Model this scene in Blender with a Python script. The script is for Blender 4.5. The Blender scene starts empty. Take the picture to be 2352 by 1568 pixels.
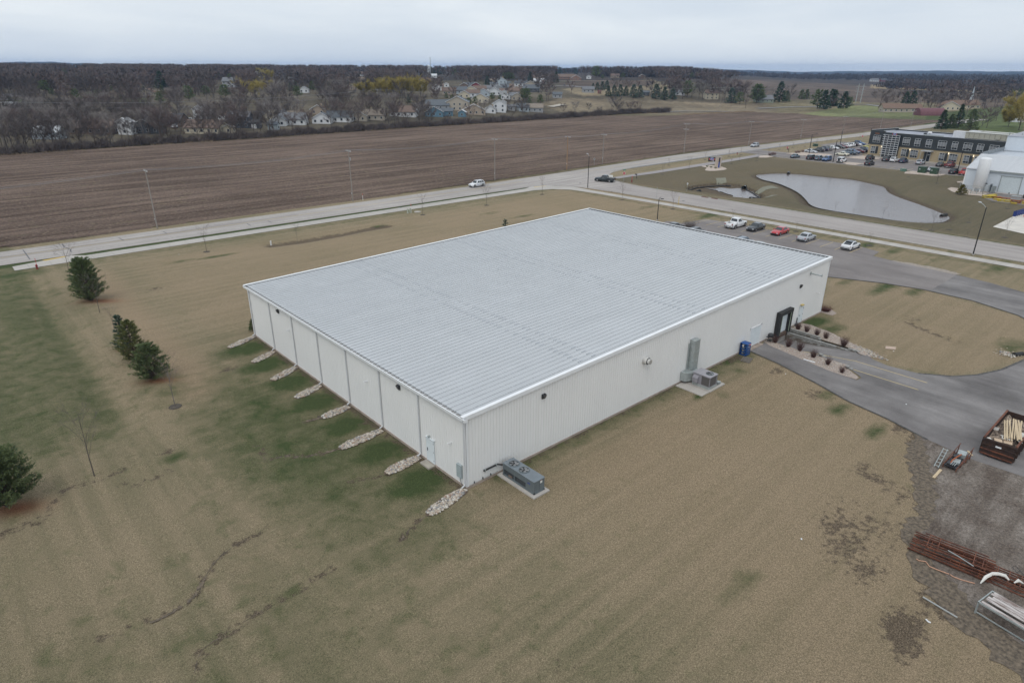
import bpy, bmesh, math, random
import numpy as np
from mathutils import Vector, Matrix
random.seed(7)
RNG = np.random.default_rng(7)
S = bpy.context.scene
COL = S.collection

# ---------------------------------------------------------------- camera
FPX, PITCH, ROLL, CAMH, AZ = 1494.28, .3963, .0036, 29.89, .7287
U2 = np.array([math.cos(AZ), math.sin(AZ)]); V2_ = np.array([-math.sin(AZ), math.cos(AZ)])
N0 = np.array([-3.436, 41.94])
CAM = np.array([-N0 @ U2, -N0 @ V2_, CAMH])
FH = np.array([math.sin(AZ), math.cos(AZ), 0.0])          # horizontal heading of the drone camera
_f = FH * math.cos(PITCH) + np.array([0, 0, -math.sin(PITCH)])
_r0 = np.array([FH[1], -FH[0], 0.0]); _u0 = np.cross(_r0, _f)
_r = _r0 * math.cos(ROLL) + _u0 * math.sin(ROLL); _u = -_r0 * math.sin(ROLL) + _u0 * math.cos(ROLL)
cam_d = bpy.data.cameras.new("camera"); cam = bpy.data.objects.new("camera", cam_d); COL.objects.link(cam)
cam_d.sensor_width = 36.0; cam_d.lens = 36.0 * FPX / 2352.0
cam_d.clip_start = 0.5; cam_d.clip_end = 30000
_m = Matrix.Identity(4)
for i in range(3):
    _m[i][0] = _r[i]; _m[i][1] = _u[i]; _m[i][2] = -_f[i]; _m[i][3] = CAM[i]
cam.matrix_world = _m
S.camera = cam

# ---------------------------------------------------------------- world and sun (bright even overcast)
w = bpy.data.worlds.new("World"); S.world = w; w.use_nodes = True
nt = w.node_tree; nt.nodes.clear()
def wn(t, **k):
    n = nt.nodes.new(t)
    for a, b in k.items(): setattr(n, a, b)
    return n
SUN_EL, SUN_AZ = math.radians(58), math.radians(205)       # azimuth measured from +X towards +Y
out = wn('ShaderNodeOutputWorld'); mixs = wn('ShaderNodeMixShader')
sky = wn('ShaderNodeTexSky', sky_type='NISHITA'); sky.sun_disc = False
sky.sun_elevation = SUN_EL; sky.sun_rotation = math.radians(90) - SUN_AZ; sky.air_density = 1.2; sky.dust_density = 2.0
bgs = wn('ShaderNodeBackground'); bgs.inputs[1].default_value = 0.1
bgc = wn('ShaderNodeBackground'); bgc.inputs[1].default_value = 1.0
tc = wn('ShaderNodeTexCoord'); mp = wn('ShaderNodeMapping'); mp.inputs['Scale'].default_value = (1.3, 1.3, 7.5)
mp.inputs['Rotation'].default_value = (0.02, 0.03, 0.4)
nz = wn('ShaderNodeTexNoise'); nz.inputs['Scale'].default_value = 1.7; nz.inputs['Detail'].default_value = 6; nz.inputs['Roughness'].default_value = .5; nz.inputs['Distortion'].default_value = .4
rp = wn('ShaderNodeValToRGB'); e = rp.color_ramp.elements
e[0].position = .36; e[0].color = (.67, .745, .83, 1); e[1].position = .62; e[1].color = (.83, .885, .93, 1)
nt.links.new(tc.outputs['Generated'], mp.inputs[0]); nt.links.new(mp.outputs[0], nz.inputs['Vector'])
nt.links.new(nz.outputs[0], rp.inputs[0]); nt.links.new(rp.outputs[0], bgc.inputs[0])
nt.links.new(sky.outputs[0], bgs.inputs[0])
mixs.inputs[0].default_value = .93
nt.links.new(bgs.outputs[0], mixs.inputs[1]); nt.links.new(bgc.outputs[0], mixs.inputs[2]); nt.links.new(mixs.outputs[0], out.inputs[0])
sd = bpy.data.lights.new("sun", 'SUN'); sd.energy = 1.15; sd.angle = math.radians(38); sd.color = (1.0, .97, .93)
so = bpy.data.objects.new("sun", sd); COL.objects.link(so)
sdir = Vector((math.cos(SUN_EL) * math.cos(SUN_AZ), math.cos(SUN_EL) * math.sin(SUN_AZ), math.sin(SUN_EL)))
so.rotation_euler = sdir.to_track_quat('Z', 'Y').to_euler(); so.location = (0, 0, 200)
S.view_settings.view_transform = 'Standard'; S.view_settings.look = 'None'; S.view_settings.gamma = 1
S.view_settings.exposure = 0.08; S.view_settings.use_curve_mapping = False
S.render.engine = 'CYCLES'
S.cycles.max_bounces = 5; S.cycles.diffuse_bounces = 2; S.cycles.glossy_bounces = 3; S.cycles.transmission_bounces = 3
S.cycles.volume_bounces = 0; S.cycles.transparent_max_bounces = 6
S.cycles.caustics_reflective = False; S.cycles.caustics_refractive = False

# ---------------------------------------------------------------- measuring the place
VIEWS = dict(A=(0,200,1100,2352),B=(1000,200,1100,2352),C=(2000,200,1100,2352),D=(3000,200,1096,2352),E=(3300,450,796,2352),F=(2500,550,900,2352),G=(2500,800,1200,2352),H=(0,900,800,1792),I=(900,1050,600,1882),J=(1200,1500,800,1930),K=(1700,1550,600,1882),L=(2500,1300,500,1960),M=(2900,1050,600,1711),N=(3600,1550,496,1555),O=(3500,2050,596,1372),P=(2300,780,1200,2352),Q=(0,800,1200,2352),R=(1200,650,1200,2352),S=(2100,600,800,2352),T=(2800,450,1000,2352),U=(3200,900,896,2352),V=(3000,1200,1096,2352),W=(3596,500,500,2352),X=(3796,700,300,1882),Y=(0,1500,1200,2352),Z=(0,2000,1400,2352))
VIEWS.update({'2':(1400,2000,1400,2352),'3':(2800,1600,1296,2352),'4':(3700,2100,396,1552),'5':(3850,1600,246,1286),'6':(500,250,600,2352),'7':(1500,280,500,2352),'8':(2900,250,600,2352),'9':(3500,350,596,2352),'d':(0,0,2352,2352)})
def PX(v, x, y):
    x0, y0, w_, o = VIEWS[v]
    if v == 'd': return x, y
    s = w_ / o
    return (x0 + x * s) * .57422, (y0 + y * s) * .57422
def ray(dx, dy):
    d = _f * FPX + _r * (dx - 1176) + _u * (784 - dy)
    return d / np.linalg.norm(d)
def smooth(a, b, x):
    t = np.clip((x - a) / (b - a), 0, 1); return t * t * (3 - 2 * t)
_HL = ([0, 360, 520, 1000, 1500, 3000, 5000, 7000, 9000, 12000], [0, 0, 8.5, 18.5, 21.5, 20, 17, 38, 30, 10])
_HR = ([0, 400, 600, 1000, 2000, 4000, 5500, 7000, 9000, 12000], [0, 0, 1, 4, 8, 8, 16, 26, 20, 10])
def terrain(x, y):
    """height of the land away from the site, local metres"""
    dx = np.asarray(x, float) - CAM[0]; dy = np.asarray(y, float) - CAM[1]
    fwd = dx * FH[0] + dy * FH[1]; side = dx * FH[1] - dy * FH[0]
    r = np.hypot(dx, dy); t = side / np.maximum(fwd, 1)
    wl = 1 - smooth(.22, .44, t); wl = np.where(fwd < 1, .5, wl)
    h = np.interp(r, *_HL) * wl + np.interp(r, *_HR) * (1 - wl)
    xx = np.asarray(x, float); yy = np.asarray(y, float); h = h * np.maximum(smooth(284, 400, yy), smooth(485, 640, xx))
    ang = np.arctan2(side, fwd)
    far = smooth(3500, 6500, r)
    h = h + far * (7 * np.sin(ang * 9 + 1.0) + 5 * np.sin(ang * 23 + 2.2) + 2.5 * np.sin(ang * 61) + 1.3 * np.sin(ang * 173 + 1) + .9 * np.sin(ang * 411)) * (1.1 - .55 * np.clip(t, -.8, .8))
    h = h + far * 14 * smooth(.1, -.7, t)
    return h
def GT(v, x, y, z=None):
    """point of the land seen in that direction"""
    d = ray(*PX(v, x, y))
    if z is not None:
        t = (z - CAMH) / d[2]; p = CAM + d * t; return p[0], p[1], z
    t = 30.0; prev = t
    while t < 11000:
        p = CAM + d * t
        if p[2] <= float(terrain(p[0], p[1])): break
        prev = t; t *= 1.01
    for _ in range(25):
        m = (prev + t) / 2; p = CAM + d * m
        if p[2] <= float(terrain(p[0], p[1])): t = m
        else: prev = m
    p = CAM + d * t
    return p[0], p[1], float(terrain(p[0], p[1]))
def G0(v, x, y, z=0.0): return GT(v, x, y, z)[:2]
def depth_of(x, y): return (x - CAM[0]) * FH[0] + (y - CAM[1]) * FH[1]
def topz(v, x, y, bx, by):
    d = ray(*PX(v, x, y)); a = (bx - CAM[0]) * FH[0] + (by - CAM[1]) * FH[1]; b = d[0] * FH[0] + d[1] * FH[1]
    return CAMH + d[2] * a / b
def to_px(x, y, z):
    q = np.stack([np.asarray(x) - CAM[0], np.asarray(y) - CAM[1], np.asarray(z) - CAM[2]], -1)
    zz = np.maximum(q @ _f, .1)
    return 1176 + FPX * (q @ _r) / zz, 784 - FPX * (q @ _u) / zz

# ---------------------------------------------------------------- materials
MATS = {}
def srgb(r, g, b):
    return tuple(((c / 255) / 12.92 if c / 255 <= .04045 else ((c / 255 + .055) / 1.055) ** 2.4) for c in (r, g, b))
def mat(name, col, rough=.6, col2=None, scale=4.0, detail=4, bump=0.0, bscale=None, metal=0.0, stretch=None, world=False, spec=None, emit=None, ramp=(.35, .65), coat=0):
    if name in MATS: return MATS[name]
    m = bpy.data.materials.new(name); m.use_nodes = True; t = m.node_tree; p = t.nodes['Principled BSDF']
    p.inputs['Roughness'].default_value = rough; p.inputs['Metallic'].default_value = metal
    if spec is not None: p.inputs['Specular IOR Level'].default_value = spec
    if coat: p.inputs['Coat Weight'].default_value = coat; p.inputs['Coat Roughness'].default_value = .08
    if col2 is None: col2 = tuple(c * .86 for c in col)
    src = t.nodes.new('ShaderNodeNewGeometry').outputs['Position'] if world else t.nodes.new('ShaderNodeTexCoord').outputs['Object']
    if stretch:
        mpn = t.nodes.new('ShaderNodeMapping'); mpn.inputs['Scale'].default_value = stretch
        t.links.new(src, mpn.inputs[0]); src = mpn.outputs[0]
    n = t.nodes.new('ShaderNodeTexNoise'); n.inputs['Scale'].default_value = scale; n.inputs['Detail'].default_value = detail; n.inputs['Roughness'].default_value = .6
    t.links.new(src, n.inputs['Vector'])
    r = t.nodes.new('ShaderNodeValToRGB'); r.color_ramp.elements[0].position = ramp[0]; r.color_ramp.elements[1].position = ramp[1]
    r.color_ramp.elements[0].color = (*col2, 1); r.color_ramp.elements[1].color = (*col, 1)
    t.links.new(n.outputs[0], r.inputs[0]); t.links.new(r.outputs[0], p.inputs['Base Color'])
    if bump:
        b = t.nodes.new('ShaderNodeBump'); b.inputs['Strength'].default_value = 1; b.inputs['Distance'].default_value = bump
        n2 = t.nodes.new('ShaderNodeTexNoise'); n2.inputs['Scale'].default_value = bscale or scale * 3; n2.inputs['Detail'].default_value = 3
        t.links.new(src, n2.inputs['Vector']); t.links.new(n2.outputs[0], b.inputs['Height']); t.links.new(b.outputs[0], p.inputs['Normal'])
    if emit: p.inputs['Emission Color'].default_value = (*emit[0], 1); p.inputs['Emission Strength'].default_value = emit[1]
    MATS[name] = m; return m

class NG:
    """small helper for longer node trees"""
    def __init__(s, name, rough=.9, spec=.2):
        s.m = bpy.data.materials.new(name); s.m.use_nodes = True; s.t = s.m.node_tree; s.p = s.t.nodes['Principled BSDF']
        s.p.inputs['Roughness'].default_value = rough; s.p.inputs['Specular IOR Level'].default_value = spec
        s.pos = s.t.nodes.new('ShaderNodeNewGeometry').outputs['Position']
    def map(s, scale, rot=(0, 0, 0), src=None):
        n = s.t.nodes.new('ShaderNodeMapping'); n.inputs['Scale'].default_value = scale; n.inputs['Rotation'].default_value = rot
        s.t.links.new(src or s.pos, n.inputs[0]); return n.outputs[0]
    def noise(s, scale, detail=4, rough=.6, src=None, dist=0):
        n = s.t.nodes.new('ShaderNodeTexNoise'); n.inputs['Scale'].default_value = scale; n.inputs['Detail'].default_value = detail
        n.inputs['Roughness'].default_value = rough; n.inputs['Distortion'].default_value = dist
        s.t.links.new(src or s.pos, n.inputs['Vector']); return n.outputs[0]
    def ramp(s, fac, a, b, ca=(0, 0, 0), cb=(1, 1, 1)):
        r = s.t.nodes.new('ShaderNodeValToRGB'); r.color_ramp.elements[0].position = a; r.color_ramp.elements[1].position = b
        r.color_ramp.elements[0].color = (*ca, 1); r.color_ramp.elements[1].color = (*cb, 1)
        s.t.links.new(fac, r.inputs[0]); return r.outputs[0]
    def mix(s, fac, a, b, mode='MIX'):
        n = s.t.nodes.new('ShaderNodeMix'); n.data_type = 'RGBA'; n.blend_type = mode
        for sock, v in ((n.inputs[0], fac), (n.inputs[6], a), (n.inputs[7], b)):
            if isinstance(v, (int, float)): sock.default_value = v
            elif isinstance(v, tuple): sock.default_value = (*v, 1)
            else: s.t.links.new(v, sock)
        return n.outputs[2]
    def math(s, op, a, b=0.0):
        n = s.t.nodes.new('ShaderNodeMath'); n.operation = op
        for sock, v in ((n.inputs[0], a), (n.inputs[1], b)):
            if isinstance(v, (int, float)): sock.default_value = v
            else: s.t.links.new(v, sock)
        return n.outputs[0]
    def attr(s, name):
        n = s.t.nodes.new('ShaderNodeAttribute'); n.attribute_name = name; return n
    def done(s, col, height=None, dist=.03):
        s.t.links.new(col, s.p.inputs['Base Color'])
        if height is not None:
            b = s.t.nodes.new('ShaderNodeBump'); b.inputs['Distance'].default_value = dist; b.inputs['Strength'].default_value = 1
            s.t.links.new(height, b.inputs['Height']); s.t.links.new(b.outputs[0], s.p.inputs['Normal'])
        return s.m

# ---------------------------------------------------------------- mesh helpers
class MB:
    def __init__(s): s.v = []; s.f = []; s.mi = []
    def add(s, vs, fs, mi=0):
        o = len(s.v); s.v += [tuple(p) for p in vs]; s.f += [tuple(i + o for i in f) for f in fs]; s.mi += [mi] * len(fs); return s
    def box(s, c, d, rz=0, mi=0, rx=0, ry=0):
        M = Matrix.Translation(c) @ Matrix.Rotation(rz, 4, 'Z') @ Matrix.Rotation(ry, 4, 'Y') @ Matrix.Rotation(rx, 4, 'X')
        vs = [M @ Vector((x * d[0] / 2, y * d[1] / 2, z * d[2] / 2)) for x, y, z in ((-1,-1,-1),(1,-1,-1),(1,1,-1),(-1,1,-1),(-1,-1,1),(1,-1,1),(1,1,1),(-1,1,1))]
        return s.add(vs, [(0,3,2,1),(4,5,6,7),(0,1,5,4),(1,2,6,5),(2,3,7,6),(3,0,4,7)], mi)
    def b2(s, lo, hi, mi=0):
        return s.box([(a + b) / 2 for a, b in zip(lo, hi)], [abs(b - a) for a, b in zip(lo, hi)], mi=mi)
    def tube(s, pts, r, n=6, mi=0, cap=True):
        pts = [Vector(p) for p in pts]; rs = r if isinstance(r, (list, tuple)) else [r] * len(pts)
        rings = []
        for i, p in enumerate(pts):
            d = (pts[min(i + 1, len(pts) - 1)] - pts[max(i - 1, 0)]).normalized()
            a = d.orthogonal().normalized() if abs(d.z) < .95 else Vector((1, 0, 0)).cross(d).normalized()
            if abs(d.z) < .95: a = Vector((0, 0, 1)).cross(d).normalized()
            b = d.cross(a)
            rings.append([p + (a * math.cos(2 * math.pi * k / n) + b * math.sin(2 * math.pi * k / n)) * rs[i] for k in range(n)])
        vs = [q for R_ in rings for q in R_]; fs = []
        for i in range(len(pts) - 1):
            for k in range(n):
                fs.append((i * n + k, i * n + (k + 1) % n, (i + 1) * n + (k + 1) % n, (i + 1) * n + k))
        if cap: fs.append(tuple(range(n))[::-1]); fs.append(tuple((len(pts) - 1) * n + k for k in range(n)))
        return s.add(vs, fs, mi)
    def cyl(s, c, r, h, n=16, axis='Z', mi=0, r2=None):
        ax = {'X': Vector((1, 0, 0)), 'Y': Vector((0, 1, 0)), 'Z': Vector((0, 0, 1))}[axis]; c = Vector(c)
        return s.tube([c - ax * h / 2, c + ax * h / 2], [r, r if r2 is None else r2], n, mi)
    def prism(s, poly, z0, z1, mi=0):
        n = len(poly); vs = [(x, y, z0) for x, y in poly] + [(x, y, z1) for x, y in poly]
        fs = [tuple(range(n, 2 * n)), tuple(range(n))[::-1]] + [(i, (i + 1) % n, (i + 1) % n + n, i + n) for i in range(n)]
        return s.add(vs, fs, mi)
    def quad(s, a, b, c, d, mi=0): return s.add([a, b, c, d], [(0, 1, 2, 3)], mi)
    def mesh(s, name, mats, smooth_=False):
        me = bpy.data.meshes.new(name); me.from_pydata(s.v, [], s.f)
        for m in (mats if isinstance(mats, (list, tuple)) else [mats]): me.materials.append(m)
        if len(set(s.mi)) > 1: me.polygons.foreach_set('material_index', s.mi)
        if smooth_: me.polygons.foreach_set('use_smooth', [True] * len(me.polygons))
        me.update(); return me
    def build(s, name, mats, parent=None, smooth_=False, loc=None):
        o = bpy.data.objects.new(name, s.mesh(name, mats, smooth_)); COL.objects.link(o)
        if parent: o.parent = parent
        if loc is not None: o.location = loc
        return o
def np_mesh(name, V, T, m, smooth_=False):
    me = bpy.data.meshes.new(name); V = np.asarray(V, np.float32); T = np.asarray(T, np.int32); k = T.shape[1]
    me.vertices.add(len(V)); me.vertices.foreach_set('co', V.ravel())
    me.loops.add(T.size); me.loops.foreach_set('vertex_index', T.ravel())
    me.polygons.add(len(T)); me.polygons.foreach_set('loop_start', np.arange(0, T.size, k, dtype=np.int32)); me.polygons.foreach_set('loop_total', np.full(len(T), k, np.int32))
    if smooth_: me.polygons.foreach_set('use_smooth', np.ones(len(T), bool))
    for q in (m if isinstance(m, (list, tuple)) else [m]): me.materials.append(q)
    me.update(calc_edges=True); return me
def link(name, me, parent=None, loc=None, rz=None, kind=None):
    o = bpy.data.objects.new(name, me); COL.objects.link(o)
    if parent: o.parent = parent
    if loc is not None: o.location = loc
    if rz is not None: o.rotation_euler.z = rz
    if kind: o['kind'] = kind
    return o
def tag(o, label=None, cat=None, group=None, kind=None):
    if label: o['label'] = label
    if cat: o['category'] = cat
    if group: o['group'] = group
    if kind: o['kind'] = kind
    return o
def thing(name, label, cat, loc=(0, 0, 0), rz=0, group=None):
    o = bpy.data.objects.new(name, None); COL.objects.link(o); o.empty_display_size = .3
    o.location = loc; o.rotation_euler.z = rz
    return tag(o, label, cat, group)
KIDS = {}
def kids(o):
    return [c for c in bpy.data.objects if c.parent == o]
def cache_kids(o):
    KIDS[o.name] = [(c, [(g) for g in kids(c)]) for c in kids(o)]
def dup(root, loc, rz=0, label=None, scale=None, group=None):
    if root.name not in KIDS: cache_kids(root)
    r = root.copy(); COL.objects.link(r); r.location = loc; r.rotation_euler.z = rz
    if scale is not None: r.scale = scale if not isinstance(scale, (int, float)) else (scale,) * 3
    if label: r['label'] = label
    if group: r['group'] = group
    newk = []
    for c, gs in KIDS[root.name]:
        k = c.copy(); COL.objects.link(k); k.parent = r; newk.append(k)
        for g in gs:
            q = g.copy(); COL.objects.link(q); q.parent = k
    return r
# ================================================================ SETTING: the land
def dist_poly(px, py, pts):
    """distance of many points to a polyline"""
    best = np.full(px.shape, 1e9)
    for (ax, ay), (bx, by) in zip(pts[:-1], pts[1:]):
        vx, vy = bx - ax, by - ay; L2 = vx * vx + vy * vy + 1e-9
        t = np.clip(((px - ax) * vx + (py - ay) * vy) / L2, 0, 1)
        best = np.minimum(best, np.hypot(px - ax - t * vx, py - ay - t * vy))
    return best
def inside(px, py, poly):
    r = np.zeros(px.shape, bool); n = len(poly)
    for i in range(n):
        x1, y1 = poly[i]; x2, y2 = poly[(i + 1) % n]
        c = ((y1 > py) != (y2 > py)) & (px < (x2 - x1) * (py - y1) / (y2 - y1 + 1e-12) + x1)
        r ^= c
    return r
def sdist(px, py, poly):
    d = dist_poly(px, py, list(poly) + [poly[0]]); return np.where(inside(px, py, poly), -d, d)
def smooth_closed(pts, k=4):
    pts = [np.array(p, float) for p in pts]; n = len(pts); o = []
    for i in range(n):
        p0, p1, p2, p3 = pts[i - 1], pts[i], pts[(i + 1) % n], pts[(i + 2) % n]
        for j in range(k):
            t = j / k; o.append(tuple(.5 * ((2 * p1) + (-p0 + p2) * t + (2 * p0 - 5 * p1 + 4 * p2 - p3) * t * t + (-p0 + 3 * p1 - 3 * p2 + p3) * t ** 3)))
    return o
def smooth_open(pts, k=4):
    pts = [np.array(p, float) for p in pts]; n = len(pts); o = []
    for i in range(n - 1):
        p0, p1, p2, p3 = pts[max(i - 1, 0)], pts[i], pts[i + 1], pts[min(i + 2, n - 1)]
        for j in range(k):
            t = j / k; o.append(tuple(.5 * ((2 * p1) + (-p0 + p2) * t + (2 * p0 - 5 * p1 + 4 * p2 - p3) * t * t + (-p0 + 3 * p1 - 3 * p2 + p3) * t ** 3)))
    o.append(tuple(pts[-1])); return o

ZW = -1.15   # pond level
POND = smooth_closed([G0(*q, ZW) for q in [('F',1410,412),('F',1480,450),('F',1640,490),('F',1820,570),('F',1912,650),('F',1960,700),('E',0,1135),('E',500,1215),('E',900,1272),('E',1180,1285),('E',1330,1272),('E',1390,1225),('E',1280,1170),('E',1050,1080),('E',850,1010),('E',720,950),('E',670,890),('E',560,860),('E',300,805),('E',0,775),('T',840,585),('T',620,593)]], 3)
ZB = -.75
BASIN = smooth_closed([G0(*q, ZB) for q in [('F',665,545),('F',720,512),('F',900,490),('F',1100,487),('F',1280,530),('F',1430,612),('F',1330,645),('F',1100,625),('F',900,590),('F',750,570)]], 3)
PUDDLE = smooth_closed([G0(*q, ZB) for q in [('F',840,520),('F',930,532),('F',1000,518),('F',1100,530),('F',1200,525),('F',1250,548),('F',1330,560),('F',1370,590),('F',1410,615),('F',1340,632),('F',1280,640),('F',1200,638),('F',1120,622),('F',1130,600),('F',1060,580),('F',1010,560),('F',980,560),('F',960,545),('F',900,535)]], 3)
DITCH = [G0(*q) for q in [('H',290,500),('H',420,800),('H',600,1050),('H',800,1380),('H',920,1568),('Y',900,360),('Y',700,560)]]
RILLS = [[G0(*q) for q in L] for L in (
    [('Z',640,930),('Z',740,905),('Z',960,820),('Z',1090,770),('Z',1250,670),('Z',1340,590),('Z',1370,520),('Z',1450,400),('Z',1600,280),('Z',1800,180)],
    [('Z',1290,1220),('Z',1350,1010),('Z',1520,890),('Z',1680,780),('Z',1870,660),('Z',2050,580),('Z',2150,515),('Z',2260,450)],
    [('J',420,690),('J',250,735),('J',100,770),('Y',2340,635),('Y',2200,630),('Y',2100,655),('Y',2060,610),('Y',2000,540)],
    [('J',240,390),('J',130,420),('J',0,455)], [('J',1210,1345),('J',1110,1420),('J',1020,1520),('2',340,260)],
    [('J',850,945),('J',640,985),('J',480,1010)])]
LEAFLINE = [G0(*q) for q in [('Y',0,1255),('Y',170,1180),('Y',330,1130),('Y',500,890),('Y',700,850),('Y',860,790),('Y',980,730)]]
LEAF2 = [G0(*q) for q in [('Y',0,1245),('Y',180,1175),('Y',320,1140)]]
LEAF3 = [G0(*q) for q in [('Y',940,860),('Y',1080,850),('Y',1240,790),('Y',1330,740)]]
SWALE = [G0(*q) for q in [('I',-900,0),('Q',2130,345),('Q',2352,318),('R',300,560),('R',500,520),('R',680,490)]][1:]
GULLY = [G0(*q) for q in [('V',1380,190),('V',1480,240),('V',1600,285),('V',1760,345)]]
LANE = (45.5, 50.5, -9.5)     # truck dock ramp: x0, x1, lower end of slope
def lawn_z(x, y):
    z = np.zeros(x.shape)
    z -= .35 * np.exp(-(dist_poly(x, y, DITCH) / 1.6) ** 2)
    for R_ in RILLS: z -= .13 * np.exp(-(dist_poly(x, y, R_) / .28) ** 2)
    z -= .5 * np.exp(-(dist_poly(x, y, SWALE) / 1.8) ** 2)
    z -= .18 * np.exp(-(dist_poly(x, y, GULLY) / .9) ** 2)
    z += .25 * np.exp(-(np.abs(x + 12.5) / 2.6) ** 2) * smooth(25, 35, y) * smooth(92, 84, y)
    sd_ = sdist(x, y, POND); z += np.where(sd_ < 9, -1.75 * smooth(9, -2.5, sd_), 0)
    sb = sdist(x, y, BASIN); z += np.where(sb < 3, -1.05 * smooth(3, -1.0, sb), 0)
    near = smooth(60, 0, np.abs(y)) * smooth(-3, -9, x)
    z += near * .05 * np.sin(x * .7 + y * .3) * np.sin(y * .45)
    return z - .02
def blob(x, y, cx, cy, rx, ry, rot=0):
    dx, dy = x - cx, y - cy; c, s_ = math.cos(rot), math.sin(rot)
    return np.exp(-((dx * c + dy * s_) / rx) ** 2 - ((-dx * s_ + dy * c) / ry) ** 2)
xs = np.concatenate([np.arange(-60, 115, .5), np.arange(115, 331, 1.0)]); ys = np.arange(-50, 112.01, .5)
X_, Y_ = np.meshgrid(xs, ys); Z_ = lawn_z(X_, Y_)
green = np.zeros(X_.shape); dirt = green.copy(); dark = green.copy(); tan = green.copy(); rust = green.copy()
for k in range(7): green = np.maximum(green, 1.0 * blob(X_, Y_, -2.2, 3.2 + 5.85 * k, 4.4, 2.7))
green = np.maximum(green, .75 * blob(X_, Y_, -6.5, 22, 4.5, 14))
green = np.maximum(green, .45 * blob(X_, Y_, -5.0, -2, 6, 5))
for q, a, b, s_ in [(('J',760,1140),1.0,.8,.8),(('J',1010,1120),1.2,.8,.75),(('J',1400,1000),1.6,1,.8),(('Y',1370,640),1.2,1.0,.9),(('Y',350,600),2.0,1.0,.7),(('Y',340,430),2.6,1.5,.45),(('Y',800,200),1.6,5,.5),(('2',230,950),1.2,.8,.5),(('2',620,120),1.3,.9,.5),(('2',1450,285),.7,.5,.5),(('Z',1960,600),1,.6,.8),(('Z',1300,80),2.5,1,.35),(('Z',2000,380),2.2,1.5,.35),(('3',300,1350),2.5,1.2,.5),(('3',1280,220),2.5,.9,.75),(('3',1010,60),2.4,1.0,.6),(('3',1700,700),1.0,2.4,.7),(('V',560,190),4,2,.95),(('V',700,250),3,1.5,.8),(('V',750,950),1.4,1,.8),(('V',650,820),1.6,1,.7),(('V',2250,400),4,2,.7),(('U',900,650),7,1.4,.8),(('U',1200,700),3,1.2,.8),(('U',500,590),4,1,.6),(('L',1620,590),1.4,.6,.95),(('L',1150,1120),1,.5,.95),(('L',1780,700),1.2,.8,.6),(('L',1500,1100),2.0,1,.4),(('Q',40,520),5,2.5,.9),(('H',120,450),6,3,.8),(('H',420,600),5,5,.4),(('H',330,1000),3,5,.25),(('Q',1700,440),4,.9,.8),(('Q',1420,480),3,.8,.7),(('R',1480,400),4,1.5,.5),(('R',1750,420),4,1.2,.6),(('R',620,490),2,.8,.9),(('F',900,810),6,1.6,.85),(('F',260,720),5,1.5,.5),(('U',700,210),4,1.3,.9),(('U',1000,270),5,1.3,.7),(('U',1500,330),7,1.2,.5),(('U',2100,440),9,1.8,.7),(('E',1650,760),8,5,.6),(('I',420,1080),3,1.6,.6),(('I',560,1290),3,2,.8)]:
    g = G0(*q); green = np.maximum(green, s_ * blob(X_, Y_, g[0], g[1], a, b))
green = np.maximum(green, .6 * smooth(-2.6, -.3, Y_) * (Y_ < 0.2) * smooth(0, 4, X_) * smooth(45, 40, X_))
green = np.maximum(green, .38 * smooth(89, 91.5, Y_) * (Y_ < 94) * (X_ < 106))
green = np.maximum(green, .85 * (Y_ > 96.5) * (Y_ < 98.8) * (X_ < 100))
green = np.maximum(green, .45 * np.exp(-((X_ - 103.6) / 1.3) ** 2) * (Y_ < 95))
green = np.maximum(green, .8 * smooth(126, 122.6, X_) * (X_ > 121) * (Y_ < 90))
green = np.maximum(green, .22 * smooth(-9, -16, X_) * smooth(10, 25, Y_))
green = np.maximum(green, .5 * np.exp(-(dist_poly(X_, Y_, DITCH) / 1.3) ** 2))
green = np.maximum(green, .16 * smooth(2, -14, X_) * smooth(12, 0, Y_) + .14 * smooth(10, -2, X_ + Y_ * .2))
tr = [G0(*q) for q in [('H',860,440),('H',1000,600),('H',1150,790),('H',1330,960),('H',1500,1130),('H',1680,1380),('H',1700,1500)]]
tan = np.maximum(tan, 1.0 * np.exp(-(dist_poly(X_, Y_, tr) / 2.6) ** 2))
tan = np.maximum(tan, .55 * smooth(-8, 0, X_) * smooth(42, 52, Y_) * smooth(90, 84, Y_))
tan = np.maximum(tan, .72 * (Y_ < -1) * smooth(-2, 16, X_ - Y_ * .25) * smooth(-1, -5, Y_) * smooth(44, 38, X_))
green = np.maximum(green, .62 * smooth(-14.5, -18, X_) * smooth(16, 34, Y_)); green = np.maximum(green, .74 * blob(X_, Y_, -7.5, 14, 7.5, 20)); green = np.maximum(green, .3 * blob(X_, Y_, -10, -5, 13, 8)); green = np.maximum(green, .5 * blob(X_, Y_, -12.5, 33, 4.5, 6)); dirt = np.maximum(dirt, .7 * smooth(-.9, -.35, X_) * (X_ < .1) * (Y_ > 0) * (Y_ < 42) + .55 * smooth(-.9, -.3, Y_) * (Y_ < .1) * (X_ > 5) * (X_ < 40))
tan = np.maximum(tan, .6 * inside(X_, Y_, [(50, -2), (78, 6), (81, -6), (78, -19), (62, -22), (51, -18), (49, -12)]))
for R_ in RILLS: dirt = np.maximum(dirt, .6 * np.exp(-(dist_poly(X_, Y_, R_) / .5) ** 2)); green = np.maximum(green, .26 * np.exp(-(dist_poly(X_, Y_, R_) / .8) ** 2))
for R_, w_ in ((LEAFLINE, .6), (LEAF2, .8), (LEAF3, .7), (GULLY, 1.0)): dirt = np.maximum(dirt, .55 * np.exp(-(dist_poly(X_, Y_, R_) / w_) ** 2))
dirt = np.maximum(dirt, 1.0 * np.exp(-(dist_poly(X_, Y_, SWALE) / 1.5) ** 2))
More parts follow.
